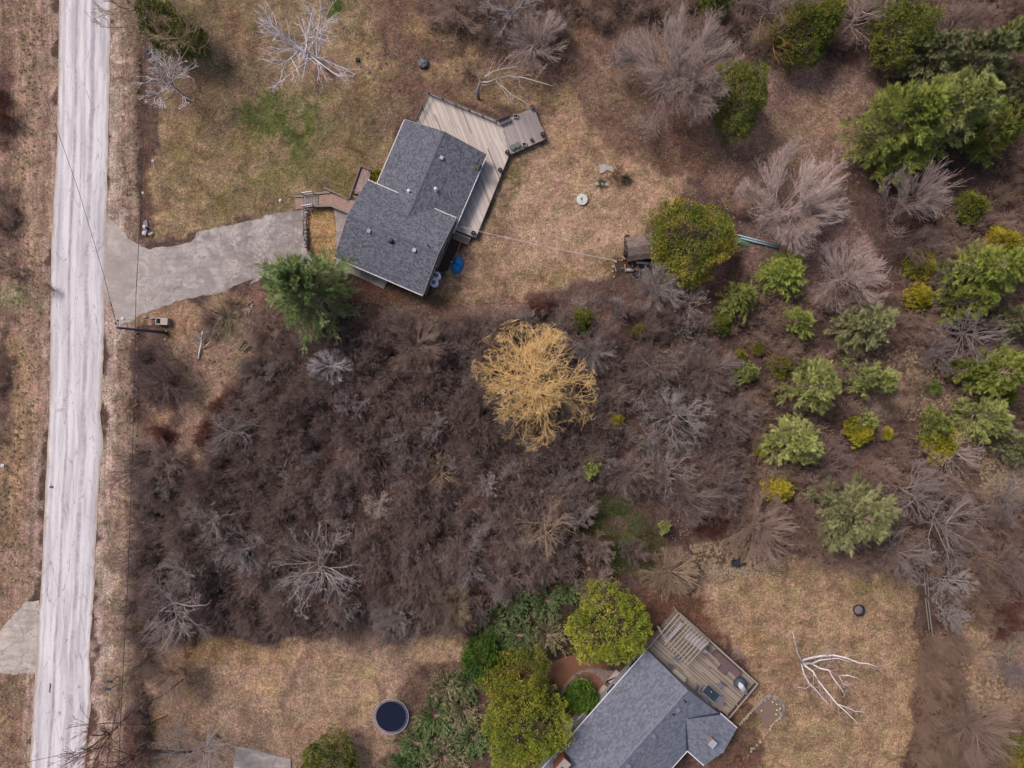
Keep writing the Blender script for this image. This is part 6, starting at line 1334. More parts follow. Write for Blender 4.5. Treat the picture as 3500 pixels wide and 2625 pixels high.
for x, y in ((840,470),(900,440),(1010,460),(1090,560),(1090,640),(1110,700),(870,440)): rock('stone', STONE, TP('j', x, y, .18), (.6, .5, .3), random.uniform(0, 3), gb)
se = thing('stone_edging', 'line of pale flat stones running down the south-east lawn from the garden bed', 'stone edging', tuple(TP('j', 600, 1350)))
for x, y, s_ in ((805,1140,.3),(760,1195,.62),(700,1262,.4),(655,1318,.32),(610,1330,.6),(600,1370,.5),(555,1430,.46),(530,1470,.36),(468,1490,.36),(420,1580,.5),(380,1610,.3),(340,1660,.4)): rock('stone', STONE2, TP('j', x, y, .08), (s_, s_*.75, .24), .9+random.uniform(-.4, .4), se)
for x, y in ((958,492),(1028,530),(1095,597),(1033,632),(1020,705),(768,642)):
    pass
for k_, (x, y, lb) in enumerate(((958,492,'pale yellow solar light at the north end of the garden bed'),(1028,530,'pale yellow solar light, second from the north in the garden bed'),(1095,597,'pale yellow solar light nearest the east rim of the garden bed'),(1033,632,'pale yellow solar light in the middle of the garden bed'),(1020,705,'pale yellow solar light, southernmost of the eastern row'),(768,642,'pale yellow solar light alone on the west side of the garden bed'))):
    mb = MB(); mb.lathe(TP('j', x, y, .1), [(.02, 0), (.02, .25), (.09, .27), (.09, .3), (.04, .34)], 8); single('garden_light', mb, mat('pale_yellow_lens', 'e6dcab', 'd8cd9a', 3, .4, 0), lb, 'garden light', 'solar lights in the garden bed')
WS = mat('white_chip', 'c9bcae', 'b3a698', 3, .9, .15)
rs_ = random.Random(5); mb = MB()
for _ in range(420):
    u_ = rs_.random(); x = 1760+u_*620 if True else 0; y = 1615+rs_.gauss(0, 26)+(u_-.5)*20
    if rs_.random() < .15: x, y = rs_.uniform(1450, 1640), rs_.uniform(1150, 1350)
    c = TP('K', x, y, .03); s_ = rs_.uniform(.03, .1); a = rs_.random()*6; mb.v += [tuple(c+Vector((math.cos(a+k_*2.1)*s_, math.sin(a+k_*2.1)*s_, 0))) for k_ in range(3)]+[tuple(c+Vector((0, 0, s_*.9)))]; i = len(mb.v)-4; mb.f += [(i, i+1, i+3), (i+1, i+2, i+3), (i+2, i, i+3)]; mb.t += [.5]*3
o = obj('stone_chips', mb, WS); tag(o, 'scatter of pale stone chips along the brush line north of the south-east lawn', 'stone chips', kind='stuff')

# ------------------------------------------------------------ evergreens
GC = 'cedars'; GP = 'pines'
cedar('broad round olive-gold cedar overhanging the small shed', 1492, 520, 93, 8.5)
cedar('tall oval olive cedar beside the big grey twiggy tree in the north-east clearing', 1593, 213, 60, 9, ry=80, leaf='cedardark')
cedar('bright yellow-green cedar at the north-west corner of the grey-roofed south house', 1315, 1350, 88, 7, leaf='cedarbright', lump=.5)
cedar('big rough yellow-green cedar at the bottom of the picture, west of the curved brick path', 1135, 1560, 96, 8, leaf='cedarbright', lump=.5)
cedar('dull olive cedar crown just north of the big yellow-green cedar by the brick path', 1120, 1480, 76, 6, leaf='cedar', lump=.5)
cedar('dark olive cedar under the bare golden-tan branches at the north edge of the clearing', 1742, 72, 64, 7, leaf='cedardark')
cedar('small olive cedar lobe touching the north-east side of the cedar with golden-tan branches', 1785, 38, 30, 7, leaf='cedar')
cedar('olive cedar at the top of the picture, west of the dull grey-green pines', 1950, 68, 66, 8, leaf='cedardark')
cedar('rich green clipped round shrub inside the curved brick path', 1253, 1509, 36, 2.2, leaf='green', lump=.3, name='round_shrub', cat='shrub')
cedar('rich green hedge cedar between the junipers, north of the trampoline', 1040, 1422, 40, 3, leaf='green', ry=50, lump=.35)
cedar('dark green cedar in the upper left, under pale bare branches', 345, 50, 38, 7, leaf='cedardark', ry=50)
cedar('dark green cedar in the upper left, south-eastern of the two under pale bare branches', 405, 82, 40, 6, leaf='cedardark')
cedar('low green shrub tree at the bottom edge, south of the trampoline', 712, 1655, 66, 5, leaf='cedardark')
for lb, x, y, r, lf in (('tiny golden-green cedar standing alone north-east of the yellow willow', 1379, 714, 15, 'gold'), ('small bright golden-green cedar just east of the yellow willow', 1328, 910, 19, 'gold'),
    ('golden cedar at the west rim of the eastern pines, north of the lone round pine', 1683, 1053, 33, 'gold'), ('golden cedar beside a small pine top in the eastern woods', 1860, 930, 31, 'gold'), ('tiny golden cedar east of the golden cedar with a pine top', 1915, 937, 14, 'gold'),
    ('golden cedar under a pine top near the eastern grass opening', 2037, 953, 42, 'gold'), ('olive-gold cedar west of the big eastern pine, northern of two', 1993, 572, 34, 'gold'), ('olive-gold cedar west of the big eastern pine, southern of two', 1988, 640, 30, 'gold'),
    ('dark olive cedar at the east edge below the reddish-tipped bare tree', 2105, 445, 34, 'cedardark'), ('small olive cedar at the west rim of the eastern woods', 1640, 752, 16, 'cedar'), ('small olive-gold cedar touching the pine at the west rim of the eastern woods', 1690, 787, 28, 'cedar'),
    ('gold-tipped cedar beside the big pine at the east edge', 2172, 525, 38, 'gold'), ('dark green-gold cedar at the east edge below the spreading pines', 2165, 853, 34, 'cedardark'), ('tiny dark green cedar in the eastern grass opening', 2020, 838, 16, 'green'),
    ('small dark green cedar north of the twin pines in the eastern woods', 1832, 780, 17, 'green'), ('faint small green cedar north of the yellow willow', 1258, 690, 26, 'cedardark'), ('tiny olive cedar among the twigs west of the eastern pines', 1600, 770, 14, 'cedar'),
    ('tiny olive cedar on the rim of the grass opening', 1925, 838, 12, 'cedar'), ('small gold-flecked cedar on the west flank of a grey-green pine', 1655, 965, 24, 'gold'), ('dark green cedar at the bottom right corner', 2195, 1625, 34, 'cedar'),
    ('small dark cedar south of the chicken-sized pines, beneath the round pine near the black litter', 1560, 700, 24, 'cedardark')):
    lb = lb.replace('small dark cedar south of the chicken-sized pines, beneath the round pine near the black litter', 'small dark cedar below the green pine south-east of the round cedar')
    cedar(lb, x, y, r, leaf=lf, group=GC, cone=1)
pine('big dark green pine between the driveway and the charcoal-roofed house', 663, 628, 108, 12, 'spruce', dens=1.15, low=.08)
pine('huge olive-green pine in the north-east, western half of the pair', 1955, 278, 104, 13, 'pineolive', dens=1.25, low=.1)
pine('tall plumed green pine in the north-east, eastern half of the big pair', 2045, 225, 88, 14, 'pinelight', dens=1.1)
pine('low dark green pine skirt at the south foot of the big north-east pines', 1935, 350, 60, 6, 'pine')
for lb, x, y, r, h, lf in (('yellow-green pine at the east edge beside the big north-east pines', 2160, 275, 62, 11, 'pineolive'), ('dull grey-green pine behind the olive cedar in the north-east', 2010, 125, 62, 9, 'pinedull'), ('dull pine with a reddish bare tip, north-east corner', 2110, 130, 64, 10, 'pinedull'),
    ('green pine at the top right corner', 2185, 85, 50, 11, 'pinelight'), ('blurry green pine on pale litter east of the round cedar', 1697, 590, 54, 5, 'pineolive'), ('green pine south-east of the round cedar', 1597, 650, 46, 6, 'pine'),
    ('small bright green pine below the pale fan-shaped bare tree', 1727, 697, 36, 5, 'pine'), ('dull pine with a pale dead top in the eastern woods', 1868, 702, 60, 8, 'pinedull'), ('large green pine at the east edge, leaning outward', 2128, 590, 66, 11, 'pineolive'),
    ('smaller green pine overlapping the south side of the large eastern pine', 2090, 655, 46, 8, 'pineolive'), ('grey-green pine, western of the twin pines mid-east', 1757, 836, 60, 9, 'pinelight'), ('green pine, eastern of the twin pines mid-east', 1885, 820, 46, 8, 'pinelight'),
    ('grey-green pine south of the twin pines', 1722, 958, 60, 9, 'pinelight'), ('lone round grey-green pine south of the eastern woods', 1845, 1112, 84, 11, 'pinedull'), ('small pale pine at the west rim of the eastern woods', 1610, 806, 30, 5, 'pinelight'),
    ('light green pine with long finger-like boughs at the east edge', 2125, 898, 52, 8, 'pinelight'), ('small pine top above the golden cedar near the grass opening', 2018, 912, 34, 5, 'pine'), ('spreading green pine at the east edge', 2160, 800, 56, 10, 'pineolive'),
    ('small spreading pine touching the west side of the eastern edge pine', 2085, 800, 26, 6, 'pineolive'), ('small star-shaped green pine south-east of the yellow willow', 1281, 1012, 24, 4, 'pinelight'), ('small pale pine top above the golden cedar', 1872, 908, 22, 4, 'pinelight'),
    ('tiny pale green pine in the brush east of the green forest floor', 1437, 1140, 15, 2.5, 'pinelight'), ('faint grey-green pine at the east edge below the finger-like pine', 2190, 960, 46, 6, 'pinedull'), ('dull green pine at the east edge above the grass opening', 2200, 690, 40, 8, 'pinedull'),
    ('faint green pine at the top edge east of the big grey tree', 1550, 5, 36, 6, 'pineolive'), ('dark green pine below the eastern edge pines', 2190, 570, 34, 8, 'spruce'), ('dull green pine north of the big north-east pair at the east edge', 2200, 180, 44, 9, 'pinedull'),
    ('dull low pine west of the large eastern pine', 2060, 590, 36, 6, 'pinedull')):
    pine(lb, x, y, r, h, lf, group=GP, sprays=1.15 if r > 30 else 1.5, leaf=.24) if False else pine(lb, x, y, r, h, lf, group=GP, sprays=1.2)
for lb, x, y, r, lf in (('dark green spreading juniper at the north end, below the bare twigs', 1105, 1300, 52, 'juniper'), ('dark juniper south-west of the northernmost one', 1065, 1345, 50, 'juniper'), ('juniper with tan star-like boughs west of the bright cedar', 1185, 1375, 54, 'junipertan'),
    ('green juniper between the tan starry one and the dark ones', 1125, 1375, 52, 'juniper'), ('small dark juniper touching the north side of the bright cedar', 1180, 1300, 48, 'juniper'), ('dark juniper at the green forest floor rim', 1230, 1275, 34, 'juniper'), ('juniper on the south-west rim of the starry patch', 1075, 1400, 40, 'juniper'),
    ('tan-centred juniper north-east of the trampoline', 965, 1490, 52, 'junipertan'), ('green juniper east of the trampoline', 940, 1550, 54, 'juniper'), ('tan and green juniper in the middle of the trampoline group', 1000, 1540, 52, 'junipertan'), ('green juniper at the west flank of the big yellow-green cedar', 1020, 1600, 54, 'juniper'),
    ('dark green juniper south-east of the trampoline', 900, 1610, 54, 'juniper'), ('juniper at the bottom edge south-east of the trampoline', 960, 1640, 56, 'junipertan'), ('juniper at the bottom edge west of that patch', 870, 1660, 44, 'juniper'), ('juniper at the north rim of the trampoline group', 1010, 1480, 44, 'juniper')):
    juniper(lb, x, y, r, leaf=lf)

# ------------------------------------------------------------ bare trees
GB = 'bare trees in the thicket'
bare('large white birch with spreading bare limbs in the north-west lawn', 660, 88, 112, 'birch', 'white', 12.5, base=('W', 705, 149), zc=.62, twig=1.9, trunk='white', seed=3)
bare('smaller white-limbed bare tree between the road and the north-west lawn', 358, 165, 72, 'birch', 'white', 10, base=('W', 392, 205), zc=.62, dens=.8, twig=1.9, trunk='pale', seed=12)
bare('golden yellow willow with dense drooping twigs in the middle of the thicket', 1147, 840, 130, 'willow', 'gold', 11, trunk='goldlimb', dens=1.0, twig=1.6, seed=5, name='willow_tree')
bare('large mauve-grey tree with very dense fine twigs in the north, leaning over the oval cedar', 1462, 150, 132, 'vase', 'pink', 10, base=('W', 1427, 200), dens=2.6, twig=1.7, zc=.6, seed=8, trunk='grey')
bare('pinkish fan-shaped bare tree north-east of the round cedar', 1722, 432, 118, 'vase', 'pink', 8.5, base=('W', 1662, 464), dens=2.2, twig=1.7, seed=9, trunk='pink')
bare('bare tree with reddish tips leaning east, south of the big north-east pines', 1985, 425, 72, 'vase', 'pink', 9, base=('W', 1910, 468), dens=1.2, twig=1.5, seed=14, trunk='trunk')
for a in (('fine dark bare tree below the reddish-tipped one', 1985, 530, 58, 'vase', 'purple', 6), ('pale bare tree fanning east over the pink litter', 1838, 592, 86, 'vase', 'pink', 7.5), ('dark grey bare tree near the east edge below the big pines', 2115, 715, 74, 'open', 'grey', 8), ('small bare tree beside the eastern pine with dead top', 2030, 765, 44, 'fine', 'grey', 5),
          ('grey bare tree with pale limbs mid-thicket east of the willow', 1462, 906, 78, 'fine', 'pale', 8), ('pinkish bare tree south of the grey one east of the willow', 1455, 1020, 62, 'open', 'pink', 6.5), ('tan-grey rounded bare tree south of the willow at the forest floor', 1180, 1140, 66, 'open', 'tan', 7.5), ('purple-grey fine bare tree east of the small star-shaped pine', 1350, 1020, 60, 'vase', 'purple', 6),
          ('purple-grey fine bare tree north-east of the green forest floor', 1480, 1075, 66, 'vase', 'purple', 6), ('brown bare bush tree south-east of the green forest floor', 1445, 1240, 62, 'vase', 'tan', 5), ('brown bare tree north of the dark crate', 1640, 1150, 78, 'vase', 'brown', 7), ('dark grey bare tree south-west of the lone round pine, faint', 1560, 1060, 60, 'fine', 'purple', 5),
          ('grey bare tree with pale branch tips north-east of the lone round pine', 1975, 1060, 70, 'fine', 'grey', 8), ('grey bare tree with pinkish limbs east of the lone round pine', 2050, 1145, 88, 'open', 'grey', 9), ('grey bare tree south-east of the lone round pine', 1960, 1200, 58, 'fine', 'grey', 7), ('pinkish-grey bare tree near the east grass opening', 2065, 985, 56, 'open', 'pink', 6),
          ('pale ghostly bare tree above the fence rails', 2050, 1262, 52, 'fine', 'pale', 6), ('small pale bare tree beside the fence rails', 2062, 1330, 38, 'fine', 'pale', 5), ('brown spreading bare tree at the lower right corner', 2120, 1580, 74, 'vase', 'brown', 7), ('grey bare tree at the lower right edge', 2190, 1440, 60, 'fine', 'grey', 6),
          ('white-tipped small bare tree in the north-west of the thicket', 715, 790, 46, 'vase', 'white', 5), ('small pale bare shrub tree in the mid thicket, western of two sparkling ones', 850, 940, 34, 'fine', 'pale', 4.5), ('small pale bare shrub tree in the mid thicket, eastern of two sparkling ones', 938, 922, 34, 'fine', 'pale', 4.5),
          ('small grey bare tree west of the sparkling pair', 760, 870, 40, 'fine', 'grey', 5), ('bare tree with light radiating limbs in the south-west thicket', 682, 1225, 98, 'open', 'pale', 8.5), ('small pinkish bare tree in the mid thicket', 815, 1090, 34, 'fine', 'pink', 4), ('small white bare shrub south-west of the willow', 1058, 1048, 28, 'fine', 'pale', 3.5),
          ('tan bare shrub tree in the mid thicket south of the sparkling pair', 948, 1020, 48, 'open', 'tan', 5), ('grey bare tree in the mid thicket with crossed limbs', 880, 985, 52, 'fine', 'grey', 5), ('dark bare tree just south of the charcoal-roofed house yard', 895, 750, 66, 'vase', 'brown', 5.5), ('small pale bare tree north-east of the willow', 1285, 760, 46, 'vase', 'pale', 5),
          ('pale bare tree south of the shed', 1430, 620, 56, 'vase', 'pale', 6.5), ('pale bare tree south-east of the shed with long limbs', 1495, 665, 46, 'open', 'pink', 5.5), ('grey bare tree by the roadside at the west end of the thicket, northern', 355, 775, 50, 'fine', 'dark', 5), ('dark bare tree by the roadside, southern', 352, 830, 56, 'vase', 'dark', 5),
          ('grey bare tree at the north end of the roadside strip', 350, 1000, 60, 'fine', 'purple', 5.5), ('pale-limbed tree in the red dogwoods', 505, 925, 56, 'open', 'grey', 5), ('grey bare tree leaning west beside the roadside strip', 445, 1120, 60, 'open', 'grey', 6), ('grey bare tree leaning south-west in the west thicket', 520, 1190, 60, 'fine', 'grey', 6),
          ('large pale-limbed bare tree at the south-west corner of the thicket', 370, 1320, 88, 'open', 'grey', 8.5), ('bare tree at the west end of the thicket above the lawn', 390, 1235, 50, 'fine', 'pale', 6), ('dark bare tree leaning over the south-west lawn', 360, 1470, 56, 'vase', 'brown', 6), ('small pale bare shrub tree at the south rim of the thicket', 845, 1335, 46, 'vase', 'pale', 4.5),
          ('tan bare shrub tree at the south rim of the thicket beside the junipers', 985, 1310, 58, 'vase', 'tan', 5), ('pale curved bare tree at the south rim of the thicket', 740, 1320, 40, 'open', 'pale', 4.5), ('grey bare tree west of the tan rim tree', 1095, 1240, 60, 'fine', 'purple', 6), ('grey bare tree with a white fork in the south thicket', 1010, 1220, 56, 'open', 'grey', 6),
          ('grey low bare tree among green forest floor, west', 1255, 1110, 36, 'vase', 'grey', 4), ('small grey bare tree in the green forest floor, middle', 1290, 1185, 40, 'vase', 'purple', 4), ('small grey bare tree in the green forest floor, east', 1372, 1190, 34, 'vase', 'purple', 3.5), ('grey bare tree north of the bright cedar', 1290, 1265, 46, 'vase', 'purple', 4),
          ('pinkish small bare tree behind the deck railing in the north', 1160, 85, 70, 'vase', 'pink', 6), ('pale slender bare tree at the top edge, north of the deck', 1110, 15, 66, 'open', 'pale', 7), ('dark brown brush tree at the top edge north of the fire pit', 990, 20, 70, 'vase', 'brown', 4), ('brown brush tree at the top edge, east of that one', 1070, 40, 60, 'vase', 'dark', 4),
          ('pale bare tree at the top edge west of the olive cedar', 1860, 30, 62, 'open', 'pink', 7), ('grey bare tree at the top edge above the dark olive cedar', 1660, 10, 66, 'open', 'grey', 7), ('golden-tan bare tree overhanging the dark olive cedar', 1690, 75, 66, 'open', 'ochre', 8), ('grey bare tree between the top right pines', 2080, 50, 66, 'fine', 'purple', 7),
          ('pale bare tree overhanging the road at the top left', 305, 0, 100, 'open', 'tan', 9), ('pale bare tree over the dark green cedars in the upper left', 400, 70, 84, 'open', 'tan', 10), ('greyish bare tree beside the woodpile', 486, 682, 62, 'open', 'olive', 5),
          ('reddish budding tree overhanging the road at the bottom left', 225, 1590, 92, 'open', 'bud', 10), ('reddish budding tree at the bottom left corner, southern', 250, 1665, 80, 'open', 'bud', 10), ('grey bare tree at the bottom edge with long pale limbs', 420, 1640, 90, 'open', 'pale', 9),
          ('red-tipped bare tree at the bottom right in the dead brush', 2190, 1320, 46, 'fine', 'red', 4), ('olive-grey bare tree at the south-west rim of the driveway pine', 560, 700, 50, 'fine', 'brown', 5), ('purple-grey bare tree in the east thicket north of the pinkish one', 1570, 900, 66, 'fine', 'purple', 6), ('purple-grey bare tree east of the golden-green cedar', 1420, 790, 66, 'fine', 'purple', 6),
          ('grey bare tree between the willow and the eastern pines, faint', 1540, 800, 60, 'vase', 'purple', 5), ('grey bare tree south of the twin pines', 1800, 1010, 60, 'fine', 'purple', 6), ('grey-brown bare tree beside the golden cedar west rim', 1760, 1060, 46, 'fine', 'brown', 5), ('grey bare tree below the east edge pines', 2180, 1080, 60, 'fine', 'grey', 6), ('grey bare tree at the lower east edge', 2170, 1230, 66, 'fine', 'purple', 7)):
    d_ = 1.0
    big = a[3] > 80
    bare(a[0], *a[1:4], kind=a[4], bark=a[5], h=a[6], group=GB, dens=d_, twig=1.25, trunk='trunk' if a[5] == 'bud' else None)
# trees and fallen wood drawn limb by limb
def limb_tree(name, label, cat, limbs_, m, twm=None, sub=2, tl='Q', tw=1.0, seed=1, trunk_name='limb'):
    o = None; rs = np.random.RandomState(seed); tm = TM()
    b = TP(tl, *limbs_[0][0][0][:2], 0); o = thing(name, label, cat, (b.x, b.y, 0))
    for pts, r0, r1 in limbs_:
        pp = [TP(tl, x, y, z) for x, y, z in pts]; mb = MB(); n_ = len(pp); mb.tube(pp, [r0+(r1-r0)*k_/(n_-1) for k_ in range(n_)], 7); obj(trunk_name, mb, m, o, True)
        P = np.array([tuple(p) for p in pp])[None]; R_ = np.linspace(r0, r1, n_)[None]
        if sub:
            P2, R2_ = sprout(rs, P, R_, 11, .25, 1., (20, 60), .26, .45, 3, .15, .03, .3, .5); tm.tubes(P2, np.maximum(R2_, .018), 4); P3_, R3_ = sprout(rs, P2, R2_, 4, .3, 1., (20, 50), .5, .5, 2, .15, .02, .3, .25); tm.tubes(P3_, np.maximum(R3_, .012), 3)
    if sub:
        me_ = tm.mesh('twigs', twm or m); me_.transform(Matrix.Translation((-b.x, -b.y, 0))); t_ = bpy.data.objects.new('twigs', me_); t_['kind'] = 'stuff'; COL.objects.link(t_); t_.parent = o
    return o
bi = BARK['white']
limb_tree('birch_tree', 'many-stemmed white birch spreading flat over the south-east lawn', 'tree', [
    ([(345,775,0),(365,748,.6),(420,735,1.8),(520,715,3),(620,712,4),(720,735,5),(820,775,6),(900,782,6.6),(985,812,7)], .17, .03), ([(345,775,0),(380,785,.8),(430,785,1.8),(490,755,2.8),(560,745,3.4),(650,738,4.2),(740,765,5)], .15, .03),
    ([(345,775,0),(430,785,1.2),(500,822,2.2),(570,838,3),(620,865,3.8),(660,882,4.4),(740,882,5),(820,905,5.6)], .13, .025), ([(345,775,0),(385,810,.8),(440,850,1.8),(480,920,2.8),(550,1010,4),(640,1120,5.2),(720,1190,6.2),(815,1285,7)], .15, .03),
    ([(340,770,0),(345,800,.8),(365,870,1.8),(410,950,2.8),(470,1010,3.6),(510,1060,4.2),(570,1125,5)], .13, .03), ([(345,775,0),(335,745,.8),(305,680,2),(290,610,3.2),(268,515,4.4)], .12, .03), ([(640,1120,5.2),(720,1150,5.8),(800,1185,6.4),(880,1188,6.9)], .07, .02),
    ([(570,838,3),(620,920,4),(670,985,4.8),(705,1040,5.4)], .07, .02), ([(660,882,4.4),(690,950,5),(735,972,5.4)], .06, .02), ([(430,950,2.8),(380,990,3.4),(310,980,4)], .06, .02)], bi, BARK['pink'], 1, 'Q', seed=4)
limb_tree('bare_tree', 'grey curved bare tree beside the deck railing in the north', 'tree', [([(1930,830,0),(1925,760,1.5),(1945,690,3),(1990,640,4.5),(2060,600,6),(2140,580,7),(2260,560,8)], .2, .04), ([(1945,690,3),(2010,690,4),(2090,660,5),(2170,640,6),(2300,650,7.2),(2480,700,8.5),(2560,725,9)], .12, .025),
    ([(2080,680,4.8),(2130,740,5.5),(2180,820,6.2),(2200,870,6.8)], .07, .02), ([(2110,700,5),(2200,790,6),(2310,850,7),(2350,880,7.4)], .06, .02), ([(2080,620,5.5),(2090,660,5.6)], .05, .02)], BARK['pale'], BARK['pink'], 1, 'B', seed=6, trunk_name='limb')
limb_tree('fallen_branch', 'white fallen birch branch lying at the west rim of the thicket', 'fallen branch', [([(655,1370,.1),(665,1260,.2),(690,1150,.3),(710,1050,.5),(708,950,.6),(735,830,.9)], .11, .06), ([(700,1080,.4),(690,1000,.6),(650,900,.8)], .07, .04), ([(690,1000,.6),(610,970,.8)], .05, .04), ([(720,1040,.5),(790,940,.8),(815,870,1.0)], .05, .02)], bi, BARK['pink'], 1, 'h', seed=8)
limb_tree('fallen_branch', 'pinkish-white fallen branch just east of the white one', 'fallen branch', [([(740,1170,.2),(820,1090,.4),(890,1030,.6),(900,950,.8),(950,860,1),(945,780,1.2),(990,720,1.4)], .07, .03), ([(900,950,.8),(890,860,1)], .04, .02), ([(945,780,1.2),(1035,660,1.5),(1055,600,1.7)], .05, .03)], BARK['pink'], BARK['pink'], 1, 'h', seed=9)
limb_tree('dead_log', 'dark leaning dead trunk beside the driveway woodpile', 'fallen branch', [([(1200,540,.3),(1060,520,.8),(960,485,1.2),(870,430,1.6)], .14, .07), ([(1180,500,.4),(1130,400,1.4)], .08, .04), ([(800,460,1.5),(760,400,1.8)], .08, .06)], BARK['trunk'], BARK['brown'], 1, 'h', seed=10)
limb_tree('dead_snag', 'dark broken trunk leaning over the roadside at the bottom left', 'fallen branch', [([(1600,1520,0),(1450,1525,1.5),(1260,1510,3.2),(1150,1480,4.5)], .2, .1), ([(1260,1510,3.2),(1180,1560,4.4)], .1, .05), ([(1150,1480,4.5),(1240,1440,5)], .08, .03)], BARK['trunk'], BARK['trunk'], 1, 'M', seed=11)
limb_tree('dead_snag', 'thin dark dead tree leaning at the west rim of the south-west lawn', 'fallen branch', [([(1565,895,0),(1480,960,1.5),(1380,1040,3.5),(1280,1090,5),(1200,1115,6)], .12, .03)], BARK['trunk'], BARK['brown'], 1, 'M', seed=12)
limb_tree('dead_log', 'grey dead trunk leaning in the south-west thicket beside the lawn', 'fallen branch', [([(1230,520,0),(1300,420,2),(1340,340,3.5)], .2, .1), ([(1340,340,3.5),(1450,340,4.8),(1570,355,6)], .08, .04), ([(1340,340,3.5),(1460,270,5),(1600,300,6.5),(1720,290,7.5)], .08, .04)], BARK['grey'], BARK['pale'], 1, 'M', seed=13)

# ------------------------------------------------------------ individual shrubs and the thicket
rs = np.random.RandomState(42)
protos = []
for k_ in range(7):
    tk, tw_ = bare_parts('shrub', 100+k_, 1.7, 2.3+.25*k_, 1.0+.15*(k_ % 3), 1.15); tk.V += tw_.V; tk.F += [f+tk.n for f in tw_.F]; tk.T += tw_.T
    me_ = tk.mesh('twigs', BARK['purple' if k_ % 2 else 'brown']); protos.append(me_)
def shrub(label, x, y, r, k_, bark=None, group='small bare shrubs', tile='W', name='bare_shrub'):
    px, py = T(tile, x, y); s_ = r*TL[tile][2]*S/1.7; p = G(px, py, 1.2*s_); me_ = protos[k_ % 7]
    if bark:
        key = (k_ % 7, bark)
        if key not in shrub.c: m2 = me_.copy(); m2.materials.clear(); m2.materials.append(BARK[bark]); shrub.c[key] = m2
        me_ = shrub.c[key]
    o = bpy.data.objects.new(name, me_); COL.objects.link(o); o.location = (p.x, p.y, -.05); o.scale = (s_, s_, s_); o.rotation_euler.z = k_*1.3
    return tag(o, label, 'shrub', group)
shrub.c = {}
SH = [shrub('red dogwood shrub at the west rim of the thicket, northernmost of the red patch', 498, 868, 26, 0, 'red', 'red dogwood shrubs'), shrub('red dogwood shrub in the middle of the red patch', 480, 905, 28, 1, 'red', 'red dogwood shrubs'), shrub('red dogwood shrub at the south end of the red patch', 452, 950, 26, 2, 'red', 'red dogwood shrubs'),
      shrub('reddish shrub at the north rim of the thicket below the lawn', 1170, 655, 26, 3, 'red', 'red dogwood shrubs'), shrub('reddish shrub south of the driveway pine in the thicket', 655, 1020, 26, 4, 'brown'),
      shrub('red-purple bare shrub leaning over the broken slabs in the back lawn', 1330, 378, 20, 5, 'red'), shrub('pinkish bare shrub in the north lawn brush', 1080, 88, 30, 6, 'pink'), shrub('brown bare shrub behind the deck railing', 1010, 145, 26, 0, 'brown'),
      shrub('tan bare shrub west of the sparkling pair in the thicket', 760, 935, 34, 1, 'tan'), shrub('tan bare shrub south-west of the tan one', 780, 905, 30, 2, 'pink'), shrub('grey shrub on the west verge opposite the driveway', 8, 570, 34, 3, 'dark'), shrub('dark shrub overhanging the west edge of the road', 108, 625, 17, 4, 'dark'),
      shrub('brown bare shrub at the south-east corner of the south house', 1600, 1650, 40, 5, 'bud'), shrub('pink-flowering low shrub east of the pergola deck', 1618, 1175+0*0+190-0, 26, 6, 'pink'), shrub('grey shrub west of the road at the upper left', 12, 440, 34, 0, 'purple'), shrub('red-brown shrub west of the road at the top left', 6, 250, 36, 1, 'red')]
SH[13].location.xy = TP('e', 1600, 890, .5).xy; SH[13].scale = (.55, .55, .35)
jn = SH[5]; 
juniper('small green shrub beside the broken slabs in the back lawn', 1352, 386, 15, .8, 'junipertan', group=None); juniper('dull green low shrub on the west side of the broken slabs', 1300, 396, 14, .5, 'junipertan', group=None)
cedar('yellow-green low perennial clump beside the side terrace', 813, 383, 14, .5, leaf='gold', name='green_shrub', cat='shrub')
def region(poly, n, rs, holes=()):
    P = [G(*T('W', *p)).xy for p in poly]; Hs = [(G(*T('W', x, y)).xy, r*TL['W'][2]*S) for x, y, r in holes]; xs = [p.x for p in P]; ys = [p.y for p in P]; out = []
    while len(out) < n:
        c = (rs.uniform(min(xs), max(xs)), rs.uniform(min(ys), max(ys)))
        if inpoly(c, P) and all((c[0]-h_[0].x)**2+(c[1]-h_[0].y)**2 > h_[1]**2 for h_ in Hs): out.append(c)
    return out
def thick(name, label, polys, srcs, mat_, smin, smax, hs=(.7, 1.2), seed=1, thin=0.0):
    r_ = np.random.RandomState(seed); pts = []
    for poly, n, holes in polys: pts += region(poly, n, r_, holes)
    if thin:      # uneven stand: openings where the noise is low
        A_ = np.array(pts); nz = fbm(A_[:, 0], A_[:, 1], .16, 91, 3); keep = (nz > .42) | (r_.rand(len(pts)) > thin); pts = [p for p, k_ in zip(pts, keep) if k_]
    n = len(pts); s_ = r_.uniform(smin, smax, n); hh = r_.uniform(*hs, n)
    o = scatter(name, srcs, [(x, y, -.05) for x, y in pts], np.stack([np.zeros(n), np.zeros(n), r_.uniform(0, 6.28, n)], 1), np.stack([s_, s_, s_*hh], 1), mat_); tag(o, label, 'brush'); return o
srcA = [SH[i] for i in (8, 9, 6, 7, 4, 10)]
TH = [(420,1060),(470,960),(520,900),(520,800),(620,740),(740,720),(900,690),(1060,700),(1180,680),(1300,640),(1440,660),(1560,720),(1600,860),(1610,1000),(1560,1120),(1440,1080),(1250,1060),(1230,1130),(1240,1230),(1100,1270),(1010,1340),(860,1365),(640,1362),(430,1372),(330,1360),(310,1200),(310,1000),(370,980)]
thick('thicket_brush', 'dense grey-brown bare thicket filling the middle of the picture', [(TH, 1500, [(1300,1150,60)])], srcA, BARK['purple'], .45, 1.35, (.6, 1.5), seed=2, thin=.6)
